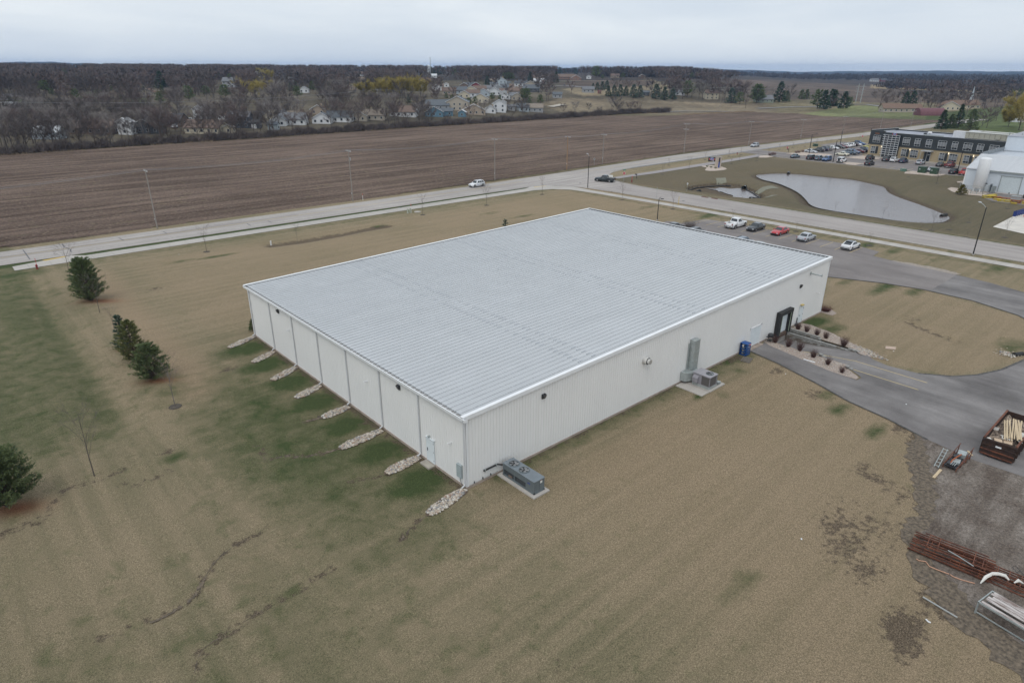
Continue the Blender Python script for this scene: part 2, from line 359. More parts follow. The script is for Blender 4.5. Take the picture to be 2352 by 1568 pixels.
for q, a, b, s_ in [(('3',1150,900),6,5,.42),(('3',1000,900),3.0,2.0,.6),(('3',1060,1050),3.4,2.2,.6),(('3',1200,1220),3,1.6,.6),(('3',1260,560),1.6,2.2,.62),(('3',1180,480),1.4,.7,.7),(('3',1300,930),3.4,3,.5),(('3',1450,680),2,3,.5),(('O',260,1060),2.2,1.4,.95),(('O',300,1250),1.8,1.2,.7),(('O',600,800),2.6,2,.65),(('M',600,1230),1.6,1.2,.6),(('M',1050,1500),2.2,.9,.6),(('L',1700,530),2.2,.9,.8),(('J',670,450),1.2,.5,.9),(('V',1400,160),2,1.6,.5),(('V',500,790),2,.8,.5),(('3',1480,190),2.4,1.1,.8),(('3',1600,280),2.2,1,.9),(('I',40,1330),1.4,.8,.7),(('H',1390,570),3,1.2,.55),(('Y',1310,600),1,.6,.7),(('E',1080,1020),3,1.2,.5),(('2',1450,1100),2.4,1.6,.35)]:
    g = G0(*q); dirt = np.maximum(dirt, s_ * blob(X_, Y_, g[0], g[1], a, b))
dark = np.maximum(dark, smooth(122, 127, X_) * (Y_ < 95) * smooth(225, 205, X_) * .8)
sp = sdist(X_, Y_, POND); dirt = np.maximum(dirt, .98 * smooth(3.6, 1.6, sp) * (sp < 5)); dark = np.maximum(dark, smooth(5, 2.5, sp)); green = np.where(sp < 4, green * .3, green); sb = sdist(X_, Y_, BASIN); dirt = np.maximum(dirt, 1.0 * smooth(1.2, .2, sb))
for q, a, b in [(('H',900,690),2.2,.9),(('H',1430,1410),1.6,.6),(('Y',130,1040),1.8,.9),(('H',1120,1125),.7,.5)]:
    g = G0(*q); rust = np.maximum(rust, blob(X_, Y_, g[0], g[1], a, b, -.6))
nx, ny = len(xs), len(ys)
ii, jj = np.meshgrid(np.arange(nx - 1), np.arange(ny - 1)); a = (jj * nx + ii).ravel()
F_ = np.stack([a, a + 1, a + 1 + nx, a + nx], 1)
fx = (X_[:-1, :-1] + .25).ravel(); fy = (Y_[:-1, :-1] + .25).ravel()
F_ = F_[~((fx > LANE[0]) & (fx < LANE[1]) & (fy > LANE[2]) & (fy < 0)) & ~((fx > .5) & (fx < 59) & (fy > .5) & (fy < 41))]

g = NG('lawn_grass', .95, .15)
A_ = g.attr('cover'); sepn = g.t.nodes.new('ShaderNodeSeparateColor'); g.t.links.new(A_.outputs['Color'], sepn.inputs[0])
aG, aD, aK = sepn.outputs[0], sepn.outputs[1], sepn.outputs[2]; aT = A_.outputs['Alpha']
big = g.noise(.07, 5, .6); mid = g.noise(.55, 5, .65, dist=.3); fine = g.noise(11, 6, .75); vf = g.noise(22, 3, .7)
mow = g.mix(g.attr('leftside').outputs['Fac'], g.noise(.9, 3, .5, src=g.map((.035, 1.1, 1), (0, 0, -.08))), g.noise(.7, 3, .5, src=g.map((1.1, .035, 1), (0, 0, .12))))
clump = g.noise(2.6, 5, .7)
base = g.mix(g.ramp(big, .38, .62), (.178, .156, .096), (.242, .196, .13))
base = g.mix(g.math('MULTIPLY', g.ramp(mow, .4, .6), .52), base, (.30, .236, .16))
base = g.mix(g.math('MULTIPLY', g.ramp(clump, .55, .68), .3), base, (.115, .10, .062))
base = g.mix(g.math('MULTIPLY', g.ramp(mid, .56, .72), .45), base, (.128, .134, .068))
base = g.mix(g.math('MULTIPLY', aT, .7), base, (.312, .23, .156))
gm = g.math('ADD', aG, g.math('MULTIPLY', g.math('SUBTRACT', mid, .5), .9)); gm = g.math('MULTIPLY', g.ramp(gm, .22, .85), g.ramp(aG, .02, .2))
base = g.mix(gm, base, (.058, .078, .030))
base = g.mix(g.math('MULTIPLY', aK, .85), base, (.084, .074, .05))
rA = g.attr('needles'); base = g.mix(g.math('MULTIPLY', rA.outputs['Fac'], .8), base, (.20, .065, .03))
dm = g.math('ADD', aD, g.math('MULTIPLY', g.math('SUBTRACT', g.noise(1.7, 6, .7), .5), 2.1)); dm = g.math('MULTIPLY', g.ramp(dm, .44, .62), g.ramp(aD, .08, .35))
base = g.mix(g.math('MULTIPLY', dm, .8), base, g.mix(g.ramp(fine, .4, .65), (.062, .045, .034), (.16, .125, .095)))
base = g.mix(.75, base, g.mix(g.ramp(fine, .36, .66), (.30, .305, .29), (.73, .725, .71)), 'OVERLAY')
base = g.mix(.7, base, g.mix(g.ramp(vf, .38, .62), (.32, .32, .31), (.69, .69, .68)), 'OVERLAY')
M_LAWN = g.done(base, g.math('ADD', fine, g.math('MULTIPLY', vf, .5)), .07)
me = np_mesh('lawn', np.stack([X_.ravel(), Y_.ravel(), Z_.ravel()], 1), F_, M_LAWN, True)
ca = me.color_attributes.new('cover', 'FLOAT_COLOR', 'POINT'); ca.data.foreach_set('color', np.stack([green, dirt, dark, tan], -1).astype(np.float32).ravel())
at = me.attributes.new('needles', 'FLOAT', 'POINT'); at.data.foreach_set('value', rust.astype(np.float32).ravel())
at = me.attributes.new('leftside', 'FLOAT', 'POINT'); at.data.foreach_set('value', smooth(-9, -16, X_).astype(np.float32).ravel())
link('lawn', me, kind='structure')

M_SOIL = mat('bare_soil', (.19, .15, .108), .97, (.06, .048, .036), 4, 6, world=True, bump=.04)
def rill(P, w_, jit=.5):
    Q = smooth_open(P, 8); L_, R_ = [], []
    for i, (x, y) in enumerate(Q):
        a = Q[max(i - 1, 0)]; b = Q[min(i + 1, len(Q) - 1)]; dx, dy = b[0] - a[0], b[1] - a[1]; n_ = math.hypot(dx, dy) + 1e-6; ww = w_ * random.uniform(.25, 1.2) * (.4 if i in (0, len(Q) - 1) else 1); ox = random.uniform(-jit, jit) * w_
        for S_, s_ in ((L_, 1), (R_, -1)): X = x - dy / n_ * (ww * s_ + ox); Y = y + dx / n_ * (ww * s_ + ox); S_.append((X, Y, float(lawn_z(np.array([X]), np.array([Y]))[0]) + .035))
    MB().add(L_ + R_, [(i, i + 1, len(Q) + i + 1, len(Q) + i) for i in range(len(Q) - 1)]).build('erosion_rill', M_SOIL)['kind'] = 'structure'
for R_, w_ in zip(RILLS, (.05, .035, .15, .26, .09, .05)): rill(R_, w_)
rill([G0(*q) for q in [('Z',1000,810),('Z',1110,765),('Z',1230,690),('Z',1300,640),('Z',1350,560),('Z',1370,520)]], .14)

# ---- the wide land out to the horizon, coloured by what grows on it
angs = np.concatenate([np.arange(-180, -42, 6.0), np.arange(-42, 42, .17), np.arange(42, 180.1, 6.0)]) * math.pi / 180
rad = [28.0]
while rad[-1] < 11500: rad.append(rad[-1] * 1.0115 + .25)
rad = np.array(rad); A2, R2 = np.meshgrid(angs, rad)
side = R2 * np.sin(A2); fwd = R2 * np.cos(A2)
GX = CAM[0] + fwd * FH[0] + side * FH[1]; GY = CAM[1] + fwd * FH[1] - side * FH[0]; GZ = terrain(GX, GY) - .04
GZ = np.where((GX > -58) & (GX < 328) & (GY > -48) & (GY < 110.5), -5.0, GZ)
pxx, pyy = to_px(GX, GY, GZ); inview = (fwd > 10)
colr = np.zeros(GX.shape + (4,)); colr[..., :] = (.105, .09, .066, 1)
def paint(poly, c, cond=True): colr[inside(pxx, pyy, poly) & inview & (R2 > 110) & cond] = (*c, 1)
colr[(GY < 300)] = (.17, .145, .09, 1)
WOODY = (.060, .050, .044)
colr[R2 > 900] = (*WOODY, 1); colr[R2 > 3200] = (.030, .036, .036, 1)
paint([(1290,205),(1400,190),(1500,183),(1560,206),(1340,222)], (.20,.165,.11))                   # dry meadow by the school
paint([(1240,240),(1290,225),(1400,228),(1600,236),(1760,238),(1790,256),(1700,262),(1500,262),(1300,262)], (.17,.14,.098))
paint([(1280,192),(1340,184),(1500,186),(1500,196),(1400,203),(1300,200)], (.10,.075,.06))          # ploughed strip
paint([(1660,184),(1760,183),(2000,198),(2120,214),(2160,236),(1990,236),(1960,232),(1760,228),(1690,208)], (.115,.088,.07))
paint([(2000,195),(2200,200),(2352,206),(2352,214),(2180,210),(2000,203)], (.27,.21,.13))
paint([(2060,212),(2352,216),(2352,250),(2160,245),(2120,220)], (.10,.078,.06))
paint([(1840,262),(1960,243),(2060,243),(2150,270),(2130,276),(2000,274),(1870,266)], (.155,.165,.08))
paint([(2130,262),(2352,240),(2352,310),(2240,298),(2150,296),(2120,285)], (.09,.112,.045))
paint([(0,228),(60,226),(100,236),(0,246)], (.10,.14,.045)); paint([(0,216),(40,214),(50,222),(0,224)], (.20,.20,.21))
paint([(290,226),(345,226),(340,236),(295,236)], (.12,.14,.05))
paint([(660,172),(820,176),(1000,180),(1000,185),(660,182)], (.14,.105,.075))
for a_, b_, c in ((165,168.5,(.30,.24,.17)),(171,173,(.16,.12,.09))):                                # pale far fields
    paint([(340,a_-5),(440,a_-5),(440,b_-4),(340,b_-4)], c, R2 > 1300)
g = NG('land_cover', .95, .12); cA = g.attr('cover')
n1 = g.noise(.02, 5, .65); n2 = g.noise(.25, 5, .7); n3 = g.noise(.0022, 5, .6)
b_ = g.mix(.8, cA.outputs['Color'], g.mix(g.ramp(n1, .36, .64), (.3, .3, .3), (.68, .68, .68)), 'OVERLAY')
b_ = g.mix(.7, b_, g.mix(g.ramp(n2, .35, .65), (.32, .31, .3), (.7, .7, .7)), 'OVERLAY')
b_ = g.mix(.6, b_, g.mix(g.ramp(n3, .4, .62), (.35, .36, .34), (.66, .64, .62)), 'OVERLAY')
M_LAND = g.done(b_)
n_r, n_a = GX.shape; ii, jj = np.meshgrid(np.arange(n_a - 1), np.arange(n_r - 1)); a = (jj * n_a + ii).ravel()
me = np_mesh('ground', np.stack([GX.ravel(), GY.ravel(), GZ.ravel()], 1), np.stack([a, a + n_a, a + n_a + 1, a + 1], 1), M_LAND, True)
ca = me.color_attributes.new('cover', 'FLOAT_COLOR', 'POINT'); ca.data.foreach_set('color', colr.astype(np.float32).ravel())
link('ground', me, kind='structure')

# ---- ploughed field between the road and the trees, with real clods near the road
FIELD = [(-330, 111.8), (60, 111.8), (85, 112.6), (145, 115.5), (200, 117.8), (240, 116.4), (341, 112), (446, 109.8), (520, 108.5), (478, 116), (467, 146), (459, 181), (474, 209), (461, 244), (372, 255), (342, 283), (264, 278.5), (168, 280), (100, 276.3), (40, 276), (0, 274.5), (-150, 272), (-330, 268)]
g = NG('ploughed_soil', .97, .1)
rows = g.noise(1.0, 3, .5, src=g.map((.018, .30, 1))); rows2 = g.noise(1.0, 4, .6, src=g.map((.10, 1.1, 1))); cl = g.noise(2.2, 6, .8); cf = g.noise(9, 4, .8)
b_ = g.mix(g.ramp(rows, .38, .6), (.085, .060, .047), (.158, .115, .092))
b_ = g.mix(.35, b_, g.mix(g.ramp(rows2, .38, .64), (.3, .3, .3), (.72, .71, .7)), 'OVERLAY')
b_ = g.mix(g.math('MULTIPLY', g.ramp(g.noise(1.9, 6, .85, src=g.map((.6, 1.6, 1))), .53, .62), .75), b_, (.33, .265, .20))
b_ = g.mix(.8, b_, g.mix(g.ramp(cl, .35, .65), (.25, .25, .25), (.74, .74, .74)), 'OVERLAY')
b_ = g.mix(.6, b_, g.mix(g.ramp(g.noise(.02, 4, .6), .38, .62), (.38, .37, .37), (.62, .62, .62)), 'OVERLAY')
M_FIELD = g.done(b_, g.math('ADD', cl, cf), .12)
fxs = np.arange(-340, 525, 1.6); fys = np.arange(109, 286, .8); FX, FY = np.meshgrid(fxs, fys)
FZ = .03 + .05 * np.sin(FY * 2 * math.pi / 2.4) + RNG.normal(0, .025, FX.shape) + np.maximum(terrain(FX, FY), 0)
sdm = sdist(FX, FY, FIELD) + RNG.normal(0, .25, FX.shape)
nfx = len(fxs); ii, jj = np.meshgrid(np.arange(nfx - 1), np.arange(len(fys) - 1)); a = (jj * nfx + ii).ravel()
keep = (sdm[:-1, :-1] < 0).ravel()
# only what the frame can reach
keep &= (FX[:-1, :-1] > -60).ravel() | (np.abs(FY[:-1, :-1] - 200) > 1e9).ravel()
me = np_mesh('plowed_field', np.stack([FX.ravel(), FY.ravel(), FZ.ravel()], 1), np.stack([a, a + 1, a + 1 + nfx, a + nfx], 1)[keep], M_FIELD, True)
link('plowed_field', me, kind='structure')

# ---- paved surfaces: thin sheets, each a little above the one below
def asphalt(name, ca_, cb_, streak, sc=.6, rot=0.0, mottle=.5, line=(.03, .6, 1)):
    g = NG(name, .93, .25); s1 = g.noise(1.0, 5, .6, src=g.map(line, (0, 0, rot))); n_ = g.noise(.12, 5, .65); f = g.noise(14, 4, .8)
    b = g.mix(g.ramp(n_, .35, .65), ca_, cb_)
    b = g.mix(streak, b, g.mix(g.ramp(s1, .35, .65), (.36, .36, .36), (.64, .64, .64)), 'OVERLAY')
    b = g.mix(mottle, b, g.mix(g.ramp(f, .35, .65), (.36, .36, .36), (.64, .64, .64)), 'OVERLAY')
    return g.done(b, f, .01)
M_ROAD = asphalt('road_asphalt', (.33, .30, .28), (.375, .345, .32), .55)
M_ROAD2 = asphalt('side_road_asphalt', (.31, .28, .265), (.35, .32, .30), .4, line=(.6, .03, 1))
M_LOT = asphalt('lot_asphalt', (.185, .165, .158), (.225, .205, .195), .6, rot=.5, line=(.25, .06, 1))
M_DRIVE = asphalt('drive_asphalt', (.135, .125, .122), (.225, .212, .206), .75, rot=1.0, line=(.35, .05, 1))
M_CONC = asphalt('concrete', (.38, .355, .325), (.45, .42, .385), .3)
M_PATH = asphalt('path_asphalt', (.28, .255, .25), (.32, .295, .29), .3)
M_PALE = mat('pale_concrete', (.62, .58, .52), .9, (.5, .47, .43), .4, 5, world=True)
M_LINE = mat('white_paint_line', (.62, .61, .58), .8, (.36, .35, .33), 2.5, 5, world=True, ramp=(.4, .55))
M_YEL = mat('yellow_paint_line', (.52, .40, .19), .8, (.40, .33, .20), 2.5, 5, world=True)
M_KERB = mat('kerb_concrete', (.40, .37, .33), .9, (.3, .28, .25), 2, 5, world=True)
def sheet(name, poly, z, m, kind='structure', parent=None):
    bm = bmesh.new(); vs = [bm.verts.new((p[0], p[1], p[2] if len(p) > 2 else z)) for p in poly]; f = bm.faces.new(vs)
    if f.normal.z == 0: f.normal_update()
    bm.normal_update()
    if f.normal.z < 0: f.normal_flip()
    bmesh.ops.triangulate(bm, faces=bm.faces[:]); me_ = bpy.data.meshes.new(name); bm.to_mesh(me_); bm.free(); me_.materials.append(m)
    return link(name, me_, parent=parent, kind=kind)
def ribbon(mb, pts, w_, z, mi=0, z1=None):
    """flat strip along a polyline; with z1 a solid kerb"""
    P = [np.array(p, float) for p in pts]; L = []; R_ = []
    for i, p in enumerate(P):
        d = P[min(i + 1, len(P) - 1)] - P[max(i - 1, 0)]; d /= np.linalg.norm(d); n = np.array([-d[1], d[0]])
        L.append(p + n * w_ / 2); R_.append(p - n * w_ / 2)
    for i in range(len(P) - 1):
        a, b, c, d = R_[i], R_[i + 1], L[i + 1], L[i]
        if z1 is None: mb.add([(*a, z), (*b, z), (*c, z), (*d, z)], [(0, 1, 2, 3)], mi)
        else:
            mb.add([(*a, z), (*b, z), (*c, z), (*d, z), (*a, z1), (*b, z1), (*c, z1), (*d, z1)], [(4, 5, 6, 7), (0, 1, 5, 4), (2, 3, 7, 6), (1, 2, 6, 5), (3, 0, 4, 7)], mi)
FAR_E = smooth_open([(-330, 109), (-60, 109), (40, 109.1), (81, 109.8), (144, 112.7), (175, 114.4), (198, 115), (240, 113.6), (300, 110.4), (341, 108.6), (446, 106.6), (560, 105), (680, 104)], 4)
NEAR_E = smooth_open([(680, 94), (560, 95.2), (416, 97.2), (355, 99.6), (300, 102.8), (285, 103.4)], 4)
sheet('road', FAR_E + NEAR_E + [(146, 103.5), (138, 101.8), (132, 98.6), (127.8, 94.6), (125.2, 90.6), (124, 86), (123, 80), (122.3, 70), (110.4, 70), (110, 80), (109.5, 86), (108.4, 91.5), (106, 95.6), (102, 97.6), (98, 98.6), (-330, 98.6)], .030, M_ROAD)
sheet('side_road', [(110.4, 84), (110.4, -260), (122.3, -260), (122.3, 70), (123.2, 84)], .036, M_ROAD2)
mk = MB()
ribbon(mk, [(-330, 107.4), (40, 107.5), (80, 107.9), (110, 108.8)], .14, .045)
ribbon(mk, [(-330, 100.4), (30, 100.6), (98, 101.9), (140, 104.6), (170, 105.4), (285, 105.0), (355, 101.2), (416, 98.8), (560, 96.6)], .14, .045)
ribbon(mk, [(98, 98.9), (112, 99.6), (130, 102.2)], .16, .045); ribbon(mk, [(88, 98.8), (122.4, 94.4)], .16, .049)
mk.build('road_edge_line', M_LINE)['kind'] = 'structure'
mk = MB()
for off in (-.13, .13): ribbon(mk, [(-330, 103.95 + off), (35, 104.3 + off), (86, 105.5 + off), (104, 106.8 + off)], .11, .045)
for off in (-.13, .13): ribbon(mk, [(130, 108.2 + off), (170, 110 + off), (200, 110.4 + off), (260, 108.4 + off), (341, 104.6 + off), (446, 102 + off)], .11, .045)
mk.build('road_centre_line', M_YEL)['kind'] = 'structure'
M_TAR = mat('tar_seal', (.10, .10, .11), .6)
mk = MB()
for v_ in ([('Q',180,392),('Q',205,425),('Q',235,467)], [('Q',487,345),('Q',505,370),('Q',550,388),('Q',560,410)], [('Q',930,298),('Q',970,318)], [('Q',1280,250),('Q',1310,265)], [('Q',1935,185),('Q',1965,203)], [('Q',2100,165),('Q',2130,180)]):
    ribbon(mk, [G0(*q) for q in v_], .16, .050)
ribbon(mk, [(-330, 104.9), (-5, 104.9), (35, 105.2)], .09, .050); ribbon(mk, [(150, 104.3), (215, 104.6), (285, 103.9)], .9, .040)
mk.build('tar_seam', M_TAR)['kind'] = 'structure'
sheet('sidewalk', [(-18, 93.6), (-18, 96.6), (-9.5, 98.4), (-7.6, 96.8), (96, 97.2), (99, 98.5), (103.5, 97.2), (106.2, 94.8), (108.3, 91), (107.8, 84), (108.2, 60), (107.8, 0), (107.8, -260), (105.1, -260), (105.2, 0), (105.5, 60), (105, 80), (104.2, 88), (101, 92), (96, 93.7)], .040, M_CONC)
mk = MB()
for x in np.arange(-16, 97, 3.05): mk.quad((x, 93.65, .044), (x + .035, 93.65, .044), (x + .035, 96.7, .044), (x, 96.7, .044))
for y in np.arange(-60, 84, 3.05): mk.quad((105.3, y, .044), (107.8, y, .044), (107.8, y + .035, .044), (105.3, y + .035, .044))
mk.build('sidewalk_joints', mat('joint_line', (.2, .19, .17)))['kind'] = 'structure'
mk = MB(); mk.quad((-13.4, 97.2, .045), (-10.2, 97.9, .045), (-10.4, 98.5, .045), (-13.8, 97.9, .045)); mk.quad((99.5, 97.2, .045), (103.2, 96.6, .045), (103.6, 97.1, .045), (99.8, 97.9, .045))
mk.build('tactile_paving', mat('tactile_yellow', (.55, .38, .10), .8))['kind'] = 'structure'
sheet('path', [(129, 92.2), (129, 94.9), (134, 95), (145, 94.8), (194, 95.4), (216, 96.2), (216, 92.6), (186, 91.6), (145, 91.6), (134, 92.2)], .034, M_PATH)
LOT = [(60.2, 12), (60.2, 47.5), (91.5, 47.5), (91.8, 44.4), (99.2, 43.2), (100.3, 39.6), (100.2, 10.8), (99.0, 7.4), (95.3, 7.0), (94.2, 2), (93.4, -6.4), (92.6, -11), (89.8, -19), (85, -27), (76, -36), (62, -44), (40, -48), (31, -42), (36, -32), (34.3, -28), (34.1, -24.5), (34.8, -21), (36.1, -17.2), (36.9, -13.3), (38.5, -9.3), (40.1, -4.4), (40.9, -.35), (44.5, -.35), (43.9, -3.2), (42.5, -9.1), (42.3, -11.9), (43.3, -12), (44.9, -9.9), (49.9, -9.9), (49.1, -11), (48.6, -12.6), (49, -15.6), (51, -18.3), (53.4, -19.9), (56.8, -21.2), (62, -22.2), (69, -22.9), (75, -21.4), (78.6, -17.9), (80.9, -12), (81.2, -5.6), (80, -.3), (77, 6.4), (73, 9.8), (66, 11.6)]
LOT1 = [(60.2, 12), (60.2, 47.5), (91.5, 47.5), (91.8, 44.4), (99.2, 43.2), (100.3, 39.6), (100.2, 10.8), (99.0, 7.4), (95.3, 7.0), (94.2, 2), (93.4, -6.4), (81.2, -6.4), (80, -.3), (77, 6.4), (73, 9.8), (66, 11.6)]
LOT2 = [(93.4, -6.4), (92.6, -11), (89.8, -19), (85, -27), (76, -36), (62, -44), (40, -48), (31, -42), (36, -32), (34.3, -28), (34.1, -24.5), (34.8, -21), (36.1, -17.2), (36.9, -13.3), (38.5, -9.3), (40.1, -4.4), (40.9, -.35), (44.5, -.35), (43.9, -3.2), (42.5, -9.1), (42.3, -11.9), (43.3, -12), (44.9, -9.9), (49.9, -9.9), (49.1, -11), (48.6, -12.6), (49, -15.6), (51, -18.3), (53.4, -19.9), (56.8, -21.2), (62, -22.2), (69, -22.9), (75, -21.4), (78.6, -17.9), (80.9, -12), (81.2, -6.4)]
sheet('parking_lot', LOT1, .030, M_LOT)
sheet('driveway', LOT2, .030, M_DRIVE)
# dark crumbling rim of the asphalt on the lawn side
mk = MB()
ribbon(mk, [(34.8, -21), (36.1, -17.2), (36.9, -13.3), (38.5, -9.3), (40.1, -4.4), (40.9, -.6)], .22, .034)
ribbon(mk, [(49, -15.6), (51, -18.3), (53.4, -19.9), (56.8, -21.2), (62, -22.2), (69, -22.9), (75, -21.4), (78.6, -17.9), (80.9, -12), (81.2, -5.6), (80, -.3), (77, 6.4), (73, 9.8), (66, 11.6)], .28, .034)
mk.build('asphalt_rim', mat('asphalt_rim', (.045, .045, .045), .9, (.12, .11, .1), 3, 4, world=True))['kind'] = 'structure'
lane = [(LANE[0], -.05, -1.22), (LANE[1], -.05, -1.22), (LANE[1], LANE[2] - .45, .034), (LANE[0], LANE[2] - .45, .034)]
sheet('dock_ramp', lane, 0, M_DRIVE)
mk = MB()
def rampz(y): return (-1.22 + (.034 + 1.22) * (-y) / (-(LANE[2] - .45)) if y > LANE[2] - .45 else .030) + .012
for x0, ya, yb in ((47.15, -1.3, -9.9), (47.1, -9.9, -17.0), (44.65, -10.4, -17.0)):
    n = 6
    for i in range(n):
        y0, y1 = ya + (yb - ya) * i / n, ya + (yb - ya) * (i + 1) / n
        mk.quad((x0, y1, rampz(y1)), (x0 + .13, y1, rampz(y1)), (x0 + .13, y0, rampz(y0)), (x0, y0, rampz(y0)))
mk.build('dock_lane_line', M_YEL)['kind'] = 'structure'
mk = MB()
for y in np.arange(10.65, 46, 2.655): mk.quad((94.3, y - .06, .042), (99.8, y - .06, .042), (99.8, y + .06, .042), (94.3, y + .06, .042))
for y in np.arange(10.65, 46, 2.655): mk.quad((81.4, y - .06, .042), (86.9, y - .06, .042), (86.9, y + .06, .042), (81.4, y + .06, .042))
mk.build('parking_bay_line', M_YEL)['kind'] = 'structure'
g = NG('yard_gravel', .95, .15); n_ = g.noise(.35, 5, .7); f = g.noise(5, 5, .8); ff = g.noise(16, 3, .8)
rut = g.noise(.8, 4, .6, src=g.map((.12, 1.4, 1), (0, 0, .9))); b_ = g.mix(g.ramp(n_, .35, .65), (.115, .092, .076), (.235, .205, .178)); b_ = g.mix(g.math('MULTIPLY', g.ramp(rut, .45, .62), .55), b_, (.085, .066, .053))
b_ = g.mix(.9, b_, g.mix(g.ramp(f, .34, .66), (.25, .25, .25), (.74, .74, .74)), 'OVERLAY'); b_ = g.mix(.7, b_, g.mix(g.ramp(ff, .34, .66), (.3, .3, .3), (.72, .72, .72)), 'OVERLAY')
M_GRAVEL = g.done(b_, f, .06)
def ragged(poly, amp=.25, step=.5):
    o = []
    for (ax, ay), (bx, by) in zip(poly, poly[1:] + poly[:1]):
        n = max(1, int(math.hypot(bx - ax, by - ay) / step))
        L_ = math.hypot(bx - ax, by - ay) + 1e-6
        for i in range(n): k = random.uniform(-amp, amp) * (0 if i == 0 else 1); o.append((ax + (bx - ax) * i / n - (by - ay) / L_ * k, ay + (by - ay) * i / n + (bx - ax) / L_ * k))
    return o
sheet('bare_dirt', ragged([(35.6, -19.6), (31.6, -20.4), (27.6, -22.2), (24.2, -23.8), (21.2, -24.1), (18.8, -24.6), (16.4, -26.0), (13.6, -28.6), (12, -32), (9, -38), (14, -44), (30, -40), (34.8, -28), (34.6, -24.5)], .4, .4), .008, M_SOIL)
sheet('gravel_yard', ragged([(34.9, -20.6), (32.6, -21.6), (28.4, -23.6), (24.9, -24.8), (22.2, -25.2), (20.4, -25.2), (18.5, -26.4), (16.5, -28.6), (14.8, -31.5), (12, -36), (14, -44), (30, -46), (38, -40), (36.5, -32), (34.8, -28), (34.6, -24.5)], .28, .4), .018, M_GRAVEL)
g = NG('dead_leaf_mulch', .97, .1); f = g.noise(6, 6, .85)
M_LEAFBED = g.done(g.mix(g.ramp(f, .3, .7), (.06, .045, .036), (.24, .185, .145)), f, .05)
g = NG('landscape_pebbles', .95, .15); f = g.noise(9, 5, .85)
M_PEB = g.done(g.mix(g.ramp(f, .3, .7), (.17, .13, .11), (.56, .48, .42)), f, .06)
sheet('gravel_bed', ragged([(44.75, -.1), (44.1, -1.2), (43.6, -3.5), (42.4, -9.1), (42.4, -11.8), (43.1, -11.8), (44.8, -9.7), (45.47, -9.6), (45.47, -.1)], .05), .040, M_PEB)
sheet('gravel_bed', ragged([(50.6, -.1), (54.1, -.2), (54.4, -1.4), (53.7, -4.1), (52.5, -6.7), (51.3, -9.2), (49.6, -10.6), (49.6, -9.2), (50.55, -8.2)], .08), .028, M_PEB)
sheet('gravel_bed', ragged([(59.9, -1.5), (61.2, -1.6), (62.2, -.3), (61.6, 1.6), (60.0, 2.2)], .1), .026, M_PEB)
sheet('bare_gravel_patch', ragged([(93.5, 4.6), (95.0, 3.6), (95.6, -2), (94.6, -6.8), (93.3, -6.2)], .3), .024, mat('pale_gravel', (.36, .31, .26), .95, (.22, .19, .16), 3, 6, world=True))

# ---- far lot of the office
LOTF = [(213.3, 21.8), (236.4, 21.8), (238, 40), (240.5, 55), (243, 68.2), (249, 70.5), (290, 76), (290, 96.4), (268, 96.2), (262, 88.2), (236, 88.0), (231, 90), (230.6, 103.2), (217, 103.5), (217, 92), (213.6, 87), (212.6, 70), (213.2, 40)]
sheet('office_parking_lot', LOTF, .034, M_LOT)
mk = MB()
for y in np.arange(26, 88, 2.75):
    if not 31 < y < 40: mk.quad((214.2, y, .048), (219.4, y, .048), (219.4, y + .14, .048), (214.2, y + .14, .048))
for y in np.arange(26, 64, 2.75): mk.quad((230.6, y, .048), (235.6, y, .048), (235.6, y + .14, .048), (230.6, y + .14, .048))
for x in np.arange(238, 288, 2.75): mk.quad((x, 82.6, .048), (x + .14, 82.6, .048), (x + .14, 87.8, .048), (x, 87.8, .048))
for x in np.arange(236, 262, 2.75): mk.quad((x, 70.8, .048), (x + .14, 70.8, .048), (x + .14, 75.8, .048), (x, 75.8, .048))
mk.build('office_bay_line', M_YEL)['kind'] = 'structure'
M_CREAM = mat('cream_gravel', (.52, .44, .37), .95, (.38, .31, .26), 1.5, 6, world=True)
mk = MB()
for poly in ([(205.5, 40.4), (207, 36.2), (206.6, 33), (208.4, 31.4), (213, 31), (213.2, 40.6), (209, 41.4)], [(218, 58.6), (219.6, 57), (219.6, 64), (217, 64.6), (213.2, 61.5), (213.2, 58.6)], [(232, 62.8), (236.6, 60), (240.2, 60.6), (243, 68), (232.5, 69.8)], [(230.8, 76.2), (238, 77), (236, 87.8), (227.5, 90.5), (225.5, 84)], [(216, 92.2), (212.5, 93), (207, 90.8), (209.5, 88.6), (213.4, 88.2)], [(197.6, 23.4), (198.4, 21.4), (205, 21.2), (213, 20), (213, 24.4), (204.5, 22.8), (199.6, 24.2)]):
    mk.prism(poly, .0, .13)
mk.build('planting_island', M_CREAM)['kind'] = 'structure'
mk = MB()
ribbon(mk, [(236.6, 22), (238.2, 40), (240.7, 55), (243.2, 66)], 1.5, .0, 0, .14)
ribbon(mk, [(213.2, 22), (213.1, 31)], .25, 0, 0, .12); ribbon(mk, [(213.1, 41), (212.5, 70), (213.5, 87)], .25, 0, 0, .12)
ribbon(mk, [(110.25, 80), (110.35, -60)], .3, .0, 0, .12); ribbon(mk, [(122.4, 74), (122.4, -60)], .32, .0, 0, .12)
ribbon(mk, smooth_open([(122.4, 74), (123.2, 82), (125.3, 90.6), (127.8, 94.7), (132.1, 98.7), (138.1, 101.9), (146, 103.45), (200, 103.45), (216, 103.4)], 3), .25, .0, 0, .12)
mk.build('kerb', M_KERB)['kind'] = 'structure'
sheet('concrete_yard', [(138.2, -.1), (157, 0), (157.2, .8), (163, .2), (176, -6), (176, -40), (120, -40), (132, -14)], .04, M_PALE)
sheet('works_yard', [(171.5, 6), (172.2, 8.5), (174.4, 10.4), (177.6, 12.6), (187.4, 12.6), (187.4, -30), (171.5, -30)], .034, M_LOT)
